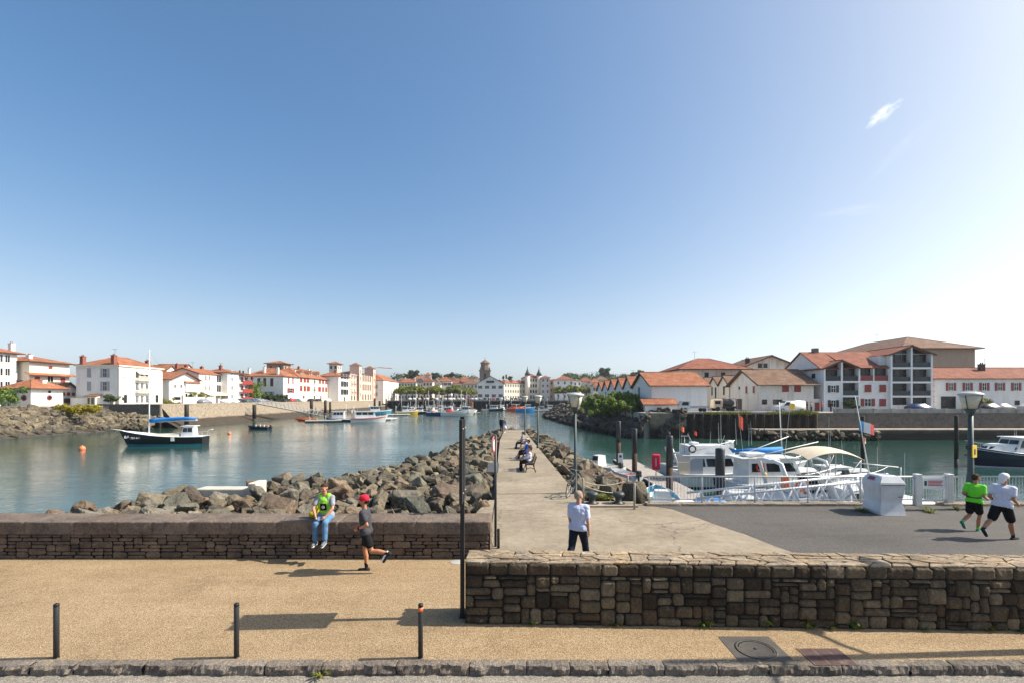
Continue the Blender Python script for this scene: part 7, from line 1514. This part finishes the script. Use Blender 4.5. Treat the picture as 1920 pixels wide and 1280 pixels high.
trawler('bright yellow hulled fishing boat', 741, 776, 9.5, plain('yellow hull', (.72, .46, .02), .35), rz=8, cabx=.30, cl=.25, mast=4.2, stripe=WPAINT, hs=1.2, hb=1.8, boot=MATS['yellow hull'])
trawler('dark fishing boat with white wheelhouse right of the yellow boat', 770, 775, 10, NAVY, rz=5, cabx=.25, mast=4, gear=REDP)
trawler('navy blue trawler with cluttered deck, right of the dark pile', 799, 778, 12, plain('royal blue hull', (.02, .06, .18), .4), rz=4, cabx=.55, mast=4.5, gear=PINK, hs=1.2, hb=2.0)
trawler('white netting boat behind the navy trawler', 812, 771, 9, BOATW, rz=8, cabx=.3, mast=5.5, gear=plain('pink nets', (.5, .25, .32), .9))
trawler('big white trawler with red deck gear and tall gallows', 827, 779, 12.5, plain('pale hull', (.62, .62, .58), .4), rz=3, cabx=.62, cl=.2, mast=6.0, gear=REDP, stripe=None, hs=1.5, hb=2.5)
trawler('small white boat right of the big white trawler', 862, 775, 7.5, BOATW, rz=20, cabx=.4, mast=3.5)
trawler('white day boat with dark hull in front of the dark wharf', 911, 769.0, 9.5, NAVY, rz=-6, cabx=.25, cl=.4, mast=4.5)
trawler('slim white boat moored by the tall pile before the gable building', 936, 768.5, 8, BOATW, rz=70, cabx=.4, mast=4.5)
trawler('bright orange fishing boat under the cream terrace', 950, 769.5, 9.5, plain('vermilion hull', (.55, .08, .02), .45), MATS['vermilion hull'], rz=12, cabx=.3, cl=.4, mast=3, gear=MATS['vermilion hull'], hs=1.4, hb=2.4)
trawler('bright blue fishing boat beside the orange one', 967, 771, 9.5, plain('azure hull', (.02, .22, .50), .45), rz=6, cabx=.5, mast=4, gear=ORANGE, hs=1.5, hb=2.5)
trawler('green grey boat with white mast right of the blue fishing boat', 1008, 768.8, 10, plain('green grey hull', (.18, .24, .23), .5), rz=5, cabx=.55, mast=5, gear=GREEN)
trawler('low red boat on the wharf front right of the bright blue boat', 1030, 768.6, 8, plain('dark red hull', (.3, .04, .04), .5), rz=178, cabx=.4, mast=3.0, ch=1.3)
for i, (px_, py_, L_, c_) in enumerate(((555, 785.5, 4.6, ORANGE), (560, 788, 4.8, REDP), (567, 787, 4.5, YELLOW), (572, 790, 4.4, REDP))):
    p = G(px_, py_, ZW); skiff(('orange kayak leftmost at the foot of the far gangway', 'red kayak in front at the foot of the far gangway', 'yellow kayak in the middle of the kayaks', 'red kayak rightmost by the far gangway float')[i], (p.x, p.y, ZW), R(10), L_, c_, c_, motor=False, seats=False, hs=.35, hb=.5, name='kayak', cat='kayak', g='kayaks at the far gangway')
for i, (a, b, yp, lab) in enumerate(((572, 640, 791.5, 'low floating pontoon at the foot of the far gangway'), (684, 745, 790, 'grey floating pontoon with posts in front of the white launch'), (828, 902, 776, 'low pontoon arm right of the big white trawler'), (725, 770, 779, 'short pontoon beside the yellow boat'), (905, 985, 769.3, 'white edged pontoon along the dark wharf'), (985, 1070, 770, 'grey pontoon before the wharf right of the blue boat'))):
    p, q = G(a, yp, ZW), G(b, yp-(4 if i == 1 else 1.0), ZW); t = thing('pontoon', lab, 'pontoon', (p.x, p.y, ZW), math.atan2(q.y-p.y, q.x-p.x), 'floating pontoons'); L_ = (q-p).length; m = MB(); m.box(0, 0, .35, L_, 2.4, .6, BOATG if i != 2 else PLANK); m.build('deck', t); m = MB(); [m.box(j*3.0+.2, .1, -.3, j*3.0+2.2, 2.3, .347, GREYM) for j in range(int(L_/3))]; m.build('float', t); m = MB(); [m.tube([(j*4+1, 2.2, .6), (j*4+1, 2.2, 1.6)], .06, WHITEM, 5) for j in range(int(L_/4))]; m.build('post', t)
rs_ = random.Random(44)
KIND = [('small white motor boat in the crowded row of boats before the trees', BOATW), ('small navy hulled boat in the crowded row of boats before the trees', NAVY), ('small white yacht with bare mast in the crowded row before the trees', BOATW)]
for i in range(15):
    px_ = 757+i*8.6+rs_.uniform(-2, 2); k = i % 3
    t = trawler(KIND[k][0], px_, 771.5-(px_ > 850)*1.8+rs_.uniform(-1.2, 1.2), rs_.uniform(5.5, 7.5), KIND[k][1], rz=rs_.uniform(-30, 210), cabx=.35, cl=.3, ch=1.2, mast=rs_.uniform(2, 3.5) if k != 2 else rs_.uniform(6, 8.5), g=('small white motor boats', 'small navy boats', 'small white yachts')[k])
# lattice gangway at left
A, B = W(479, 756, 137), W(600, 779, 160); t = thing('gangway', 'long white lattice gangway descending from the left quay', 'gangway', tuple(A), 0); D = B-A; m = MB(); n = 16; side = Vector((D.y, -D.x, 0)).normalized()*1.4
for s_ in (Vector((0, 0, 0)), side):
    m.tube([s_, s_+D], .07, STEEL, 5); m.tube([s_+Vector((0, 0, 1.5)), s_+D+Vector((0, 0, 1.5))], .06, STEEL, 5)
    for i in range(n): a = D*(i/n); b = D*((i+.5)/n)+Vector((0, 0, 1.5)); c_ = D*((i+1)/n); m.tube([s_+a, s_+b], .04, STEEL, 5); m.tube([s_+b, s_+c_], .06, STEEL, 5)
m.build('truss', t); m = MB(); m.add([Vector((0, 0, .05)), D+Vector((0, 0, .05)), D+side+Vector((0, 0, .05)), side+Vector((0, 0, .05))], [(0, 1, 2, 3), (3, 2, 1, 0)][:1], STEEL); m.build('walkway', t)
# small wooden brown landmark post (rusty block) by the pontoon arm
m = MB(); m.bbox(-.9, -.9, 0, .9, .9, 5.0, plain('ochre block', (.34, .17, .09), .85, .4, 1), .1); q = G(883, 774, ZW); tag(m.build('ochre_pillar', None, (q.x, q.y, ZW)), 'square ochre pillar standing in the water before the wharf', 'pillar')
# ---------------------------------------------------------------- plants
LEAF = leaf_mat('leaves mid green', (.075, .13, .025), (.13, .20, .04), (.22, .29, .07)); LEAFB = leaf_mat('leaves bright green', (.10, .15, .025), (.19, .26, .04), (.32, .37, .08)); LEAFD = leaf_mat('leaves dark green', (.03, .055, .02), (.055, .09, .03), (.095, .135, .05)); LEAFY = leaf_mat('leaves yellow green', (.09, .12, .02), (.16, .18, .03), (.30, .27, .05)); LEAFO = leaf_mat('leaves olive', (.14, .17, .03), (.23, .25, .055), (.33, .32, .09)); BARK = plain('bark', (.10, .08, .06), .9, .4, 4)
GORSE = leaf_mat('gorse yellow', (.20, .17, .02), (.42, .33, .02), (.60, .45, .03)); DRY = leaf_mat('dry grass', (.22, .15, .09), (.36, .26, .16), (.48, .38, .25))
def crown_mesh(seed, rx, ry, rz, nb, nl, ls, m, flat=.0):
    rnd = random.Random(seed); mb = MB(); vs = []; fs = []
    blobs = []
    for _ in range(nb):
        d = Vector((rnd.gauss(0, 1), rnd.gauss(0, 1), rnd.gauss(0, 1))).normalized()*rnd.random()**.45
        blobs.append((Vector((d.x*rx*.78, d.y*ry*.78, max(-flat, d.z)*rz*.78)), rnd.uniform(.22, .42)))
    for _ in range(nl):
        c_, r = rnd.choice(blobs); d = Vector((rnd.gauss(0, 1), rnd.gauss(0, 1), rnd.gauss(0, 1))).normalized()*(rnd.random()**.4)
        p = c_+Vector((d.x*rx*r, d.y*ry*r, d.z*rz*r)); s = ls*rnd.uniform(.6, 1.4)
        n = (d+Vector((rnd.gauss(0, .5), rnd.gauss(0, .5), rnd.gauss(.3, .5)))).normalized(); a = n.orthogonal().normalized(); a = (a*math.cos(rnd.random()*6.28)+n.cross(a)*math.sin(rnd.random()*6.28)).normalized(); b = n.cross(a)
        o = len(vs); vs += [p-a*s, p-b*s*.45+n*s*.1, p+a*s, p+b*s*.45+n*s*.1]; fs.append((o, o+1, o+2, o+3))
    mb.add(vs, fs, m); return mb.mesh('crown')
def trunk_mesh(seed, h, r, spread, m=None):
    rnd = random.Random(seed); mb = MB(); mb.tube([(0, 0, -.3), (.05*h*rnd.uniform(-1, 1), 0, h*.5), (0, 0, h)], [r*1.25, r, r*.75], m or BARK, 8)
    for i in range(6):
        a = 6.28*i/6+rnd.random(); mb.tube([(0, 0, h*.85), (spread*.4*math.cos(a), spread*.4*math.sin(a), h*1.2), (spread*.8*math.cos(a), spread*.8*math.sin(a), h*1.5+rnd.uniform(0, .6))], [r*.6, r*.4, r*.15], m or BARK, 6)
    return mb.mesh('trunk')
def tree(name, label, loc, tm, cm, ch, g=None, rz=0, s=(1, 1, 1), cat='tree'):
    t = thing(name, label, cat, loc, rz, g); t.scale = s
    if tm: inst('trunk', tm, t)
    inst('crown', cm, t, (0, 0, ch)); return t
PLANE_C = [crown_mesh(s, 3.6, 3.6, 2.6, 26, 1500, .42, LEAFO, .5) for s in (1, 2, 3)]; PLANE_T = [trunk_mesh(s, 3.4, .22, 2.4) for s in (1, 2)]
rp = random.Random(6)
for i in range(13):
    px = 752+i*10.9; Y = 302+rp.uniform(-2, 4); k = rp.uniform(1.0, 1.22)
    lab = ('pollarded plane tree in the green row behind the wharf, left half' if i < 7 else 'pollarded plane tree in the green row behind the wharf, right half near the white gable')
    tree('plane_tree', lab, (W(px, 0, Y).x, Y, 2.6), PLANE_T[i % 2], PLANE_C[i % 3], 5.3, 'plane trees left half' if i < 7 else 'plane trees right half', rp.random()*6, (k*1.25, k*1.25, k*rp.uniform(.95, 1.1)))
for i in range(7):
    px = 1046+i*11.5; Y = 292+rp.uniform(-4, 3); k = rp.uniform(.85, 1.1)
    tree('plane_tree', 'rounded plane tree below the white corner house with red hip roof', (W(px, 0, Y).x, Y, 2.6), PLANE_T[i % 2], PLANE_C[(i+1) % 3], 6.2, 'plane trees below the corner house', rp.random()*6, (k, k, k))
DARK_C = [crown_mesh(s, 6, 6, 4.5, 22, 1500, .75, LEAFD, .4) for s in (11, 12)]; DARK_T = trunk_mesh(9, 6, .4, 3)
for i, (px, py, Y, k, lab) in enumerate(((775, 702, 430, 1.25, 'broad dark pine rising above the roofs left of the tower house'), (762, 706, 440, .8, 'smaller dark tree left of the broad dark pine'), (849, 702, 440, .7, 'small dark conifer above roofs left of the church'), (838, 705, 450, .7, 'low dark tree left of the small conifer'), (815, 704, 450, .9, 'dark tree behind the small tower house'), (944, 707, 400, .5, 'slim dark cypress right of the church nave'), (949, 705, 402, .5, 'second slim dark cypress right of the church nave'), (956, 708, 405, .5, 'round dark tree behind the cream terrace'))):
    z = W(px, py, Y).z; tree('dark_tree', lab, (W(px, 0, Y).x, Y, max(2.6, z-9*k)), DARK_T, DARK_C[i % 2], 8.5-(0 if k > .6 else 0), None, i, (k*(.35 if 'cypress' in lab else 1), k*(.35 if 'cypress' in lab else 1), k))
fw = MB(); rf = random.Random(2)
cv = [(DARK_C[0], 1)]
def crowd(name, label, spots_, m, ls, nl):
    mb = MB()
    for (x, y, z, r) in spots_:
        for _ in range(nl):
            d = Vector((rf.gauss(0, 1), rf.gauss(0, 1), rf.gauss(0, 1))).normalized()*(rf.random()**.35); p = Vector((x+d.x*r, y+d.y*r, z+d.z*r*.75)); n = (d+Vector((rf.gauss(0, .5), rf.gauss(0, .5), rf.gauss(.4, .4)))).normalized(); a = n.orthogonal().normalized(); b = n.cross(a); s = ls*rf.uniform(.6, 1.4)
            mb.add([p-a*s, p-b*s*.5, p+a*s, p+b*s*.5], [(0, 1, 2, 3)], m)
    return stuff(mb.build(name), label, 'wood')
sp_w = []
for i in range(60):
    px = rf.uniform(1058, 1236); Y = rf.uniform(470, 600); py = 704-6*noise.noise(Vector((px*.03, 1, 0)))-4*rf.random()+(3 if px > 1150 else 0); sp_w.append((W(px, 0, Y).x, Y, W(0, py+5, Y).z, rf.uniform(5, 8)))
crowd('distant_wood', 'dark green wood on the low hill right of the town', sp_w, LEAFD, 1.1, 170)
sp_w = [(W(rf.uniform(740, 900), 0, 520).x, 520+rf.uniform(-20, 20), W(0, rf.uniform(706, 712), 520).z, rf.uniform(5, 8)) for _ in range(26)]
crowd('distant_wood', 'dark green trees along the skyline behind the roofs left of the church', sp_w, LEAFD, 1.1, 120)
for i, (px, py, k) in enumerate(((1134, 697, 1.2), (1198, 700, 1.0), (1188, 703, .8), (1268, 706, .8))):
    Y = 440; tree('dark_tree', ('tall rounded dark tree on the hill above the gabled sheds', 'broad dark tree on the hill right of the flat topped building', 'dark tree next to the flat topped hill building', 'dark tree behind the left edge of the red hip roof house')[i], (W(px, 0, Y).x, Y, W(0, py, Y).z-9*k), DARK_T, DARK_C[i % 2], 8.5, None, i, (k, k, k))
# big green bush on the dark rock mound: several leafy masses
def bush(label, pts, m, ls, nl, stem=True, name='bush', g=None):
    t = thing(name, label, 'bush', (pts[0][0], pts[0][1], pts[0][2]-pts[0][3]), 0, g); o = Vector(t.location); mb = MB(); rnd = random.Random(len(label)); vs = []; fs = []
    for (x, y, z, r) in pts:
        sub = [(Vector((rnd.gauss(0, .5), rnd.gauss(0, .5), rnd.uniform(-.4, .7)))*r, r*rnd.uniform(.25, .5)) for _ in range(9)]
        for _ in range(nl):
            q, rr_ = rnd.choice(sub); d = Vector((rnd.gauss(0, 1), rnd.gauss(0, 1), rnd.gauss(0, 1))).normalized()*(rnd.random()**.4)*rr_; p = Vector((x, y, z))-o+q+d
            n = (d.normalized()+Vector((rnd.gauss(0, .5), rnd.gauss(0, .5), rnd.gauss(.3, .5)))).normalized(); a = n.orthogonal().normalized(); an = rnd.random()*6.28; a = a*math.cos(an)+n.cross(a)*math.sin(an); b = n.cross(a); s = ls*rnd.uniform(.6, 1.5)
            k = len(vs); vs += [p-a*s, p-b*s*.42, p+a*s, p+b*s*.42]; fs.append((k, k+1, k+2, k+3))
    mb.add(vs, fs, m); mb.build('foliage', t)
    if stem:
        mb = MB()
        for (x, y, z, r) in pts:
            for _ in range(4): p = Vector((x, y, z))-o; mb.tube([p+Vector((0, 0, -r)), p+Vector((rnd.uniform(-.5, .5)*r, rnd.uniform(-.5, .5)*r, .3*r))], [.06, .02], BARK, 5)
        mb.build('stem', t)
    return t
def B(px, py, Y, r): p = W(px, py, Y); return (p.x, p.y, p.z, r)
bush('large bright green bush crowning the dark rock mound', [B(1140, 757, 98, 2.2), B(1112, 762, 104, 2.0), B(1162, 753, 96, 2.4), B(1180, 760, 92, 1.9), B(1128, 768, 95, 1.8), B(1155, 766, 92, 1.9), B(1100, 757, 115, 2.0), B(1173, 748, 99, 1.8), B(1145, 748, 103, 1.9), B(1125, 750, 103, 1.8), B(1188, 752, 93, 1.6), B(1150, 762, 88, 1.6), B(1172, 764, 87, 1.5), B(1130, 765, 92, 1.6)], LEAFB, .20, 1500)
bush('dark overhanging shrub at the corner of the rock mound beside the white store', [B(1205, 760, 86, 1.1), B(1197, 766, 85, 1.2), B(1190, 772, 84, 1.0)], LEAFD, .17, 500)
bush('sallow green shrub below the small orange kiosk', [B(1078, 760, 125, 1.9), B(1086, 764, 120, 1.7)], LEAFO, .2, 700)
bush('yellow flowering gorse patch on top of the left rock bank', [B(116+i*9, 766+(i % 3)*1.5, 94-i*.3, 1.1) for i in range(8)], GORSE, .16, 520, False)
bush('dark green shrub by the far left white cars', [B(4, 742, 92, 2.6), B(16, 745, 93, 2.0), B(-8, 738, 93, 2.4)], LEAF, .22, 900)
bush('clipped rounded hedge bush against the grey villa side', [B(208, 746, 105.5, 1.1), B(203, 747, 105.5, .8), B(214, 747, 105.5, .8)], LEAFD, .14, 700)
bush('green garden shrubs beside the gabled house', [B(312, 752, 126, 1.3), B(370, 742, 134, 1.5), B(381, 746, 136, 1.2)], LEAFO, .2, 500)
bush('trimmed hedge above the garden wall by the cars', [B(350+i*7, 744.5, 133+i*1.0, .9) for i in range(3)]+[B(388+i*9, 743.5, 144+i*2.2, 1.0) for i in range(6)], LEAFD, .18, 330, False)
bush('leafy green tree beside the red balconies and grey gabled house', [B(470, 735, 172, 3.4), B(474, 727, 172, 3.0), B(466, 742, 170, 3.0), B(480, 741, 174, 2.6)], LEAF, .32, 700, True, 'bush')
bush('long dark green hedge in front of the grey side wall', [B(490+i*7.5, 745.5, 174+i*.5, 1.6) for i in range(7)], LEAFD, .28, 450, False)
bush('creeper hanging over the lowest balcony of the apartment block', [B(1597, 757, 86.5, .9), B(1604, 762, 86.2, .7), B(1590, 755, 86.5, .7)], LEAFD, .14, 420, False)
bush('bright green shrub by the arch of the long white house', [B(1838, 752, 90, 1.2), B(1830, 756, 90, 1.1), B(1846, 757, 90, 1.0)], LEAFY, .16, 500)
bush('grey green shrubs before the villa next to the garden gate', [B(335, 757, 127, .9), B(325, 758, 126, .8)], LEAFO, .16, 300)
mb = MB()
for i in range(2600):
    x = rf.choice([rf.uniform(31, 38.5), rf.uniform(41, 49.3), rf.uniform(44, 48)]); p = Vector((x, 77.35+rf.uniform(-.25, .2), 1.45)); h = rf.uniform(.2, .9)*(1+.5*(x > 46)); a = rf.uniform(-.5, .5); mb.add([p+Vector((-.04, 0, 0)), p+Vector((.04, 0, 0)), p+Vector((a*h, rf.uniform(-.5, .1)*h, h*rf.uniform(-.3, 1)))], [(0, 1, 2)], LEAFY if rf.random() < .6 else LEAFO)
stuff(mb.build('quay_grass'), 'yellow green grass tufts along the top of the sheet piling', 'grass')
# weeds: blades and small leaves
def tuft(label, p, n, h, m, spread=.12, w=.012, name='weed', g=None):
    rnd = random.Random(int(abs(p[0]*100))+n); mb = MB()
    for _ in range(n):
        a = rnd.random()*6.28; r = rnd.random()*spread*.3; k = rnd.uniform(.5, 1)*h; o = Vector((r*math.cos(a), r*math.sin(a), 0)); d = Vector((math.cos(a), math.sin(a), 0)); s = Vector((-d.y, d.x, 0))*w
        mid = o+d*spread*.5+Vector((0, 0, k*.7)); tip = o+d*spread*rnd.uniform(.9, 1.5)+Vector((0, 0, k*rnd.uniform(.5, 1)))
        mb.add([o-s*.6, o+s*.6, mid+s, mid-s, tip], [(0, 1, 2, 3), (3, 2, 4)], m)
    o = mb.build(name, None, p); tag(o, label, 'weed', g); return o
tuft('spiky green weed growing at the foot of the kerb', (G(602, 1266, -.12).x, 7.12, -.13), 26, .14, LEAFY, .13)
for i, (px, h) in enumerate(((1002, .16), (1155, .10), (1318, .16), (1328, .2), (1436, .22), (1508, .2), (1520, .14), (1552, .1), (1595, .2), (1604, .12), (1722, .08), (1838, .1), (1898, .1))):
    x = (px-960)/900*8.38; tuft('small green weed at the foot of the high stone wall', (x, 8.53-.028*(x+.83)-.03, .004), 16, h, LEAFY if i % 2 else LEAF, .09, .016, 'weed', 'weeds along the high wall')
for i, (px, py) in enumerate(((1609, 956), (1617, 958), (1738, 957), (1745, 960), (1795, 955))): q = G(px, py); tuft('low grass tuft beside the cabinet and gate kerb', (q.x, q.y, .004), 22, .16, LEAFO, .2, .02, 'weed', 'weeds by the gate')
for i, (x, y) in enumerate(((-3.6, 13.45), (-3.1, 13.5), (-2.6, 13.4), (-3.3, 13.9), (-2.2, 13.6))): tuft(('dry straw coloured grass among the boulders behind the low wall near the sign post'), (x, y, .05), 90, .75, DRY, .35, .012, 'dry_grass', 'dry grass behind the low wall')
for i in range(16): tuft('dry grass fringe on top of the boulders behind the low wall at left', (-13.5+i*.62+rf.uniform(-.2, .2), 13.1+rf.uniform(0, .2), .55), 34, .38, DRY, .3, .01, 'dry_grass', 'dry grass fringe')
for i, (x, y) in enumerate(((3.2, 18.75), (3.7, 18.7), (3.45, 18.9))): tuft('olive weed between the mooring bollards and the tall boulders', (x, y, .0), 70, .3, LEAFO, .28, .016, 'weed', 'weeds behind the mooring bollards')
# ---------------------------------------------------------------- the air
hz = bpy.data.materials.new('air'); hz.use_nodes = True; t = hz.node_tree; t.nodes.clear()
o_ = t.nodes.new('ShaderNodeOutputMaterial'); v_ = t.nodes.new('ShaderNodeVolumePrincipled'); v_.inputs['Color'].default_value = (.86, .91, 1, 1); v_.inputs['Density'].default_value = .00014; v_.inputs['Anisotropy'].default_value = .35
t.links.new(v_.outputs[0], o_.inputs['Volume'])
mb = MB(); mb.box(-2600, -80, -8, 2600, 2700, 70, hz); h_ = mb.build('haze'); stuff(h_, 'thin pale sea haze over the whole harbour', 'haze')
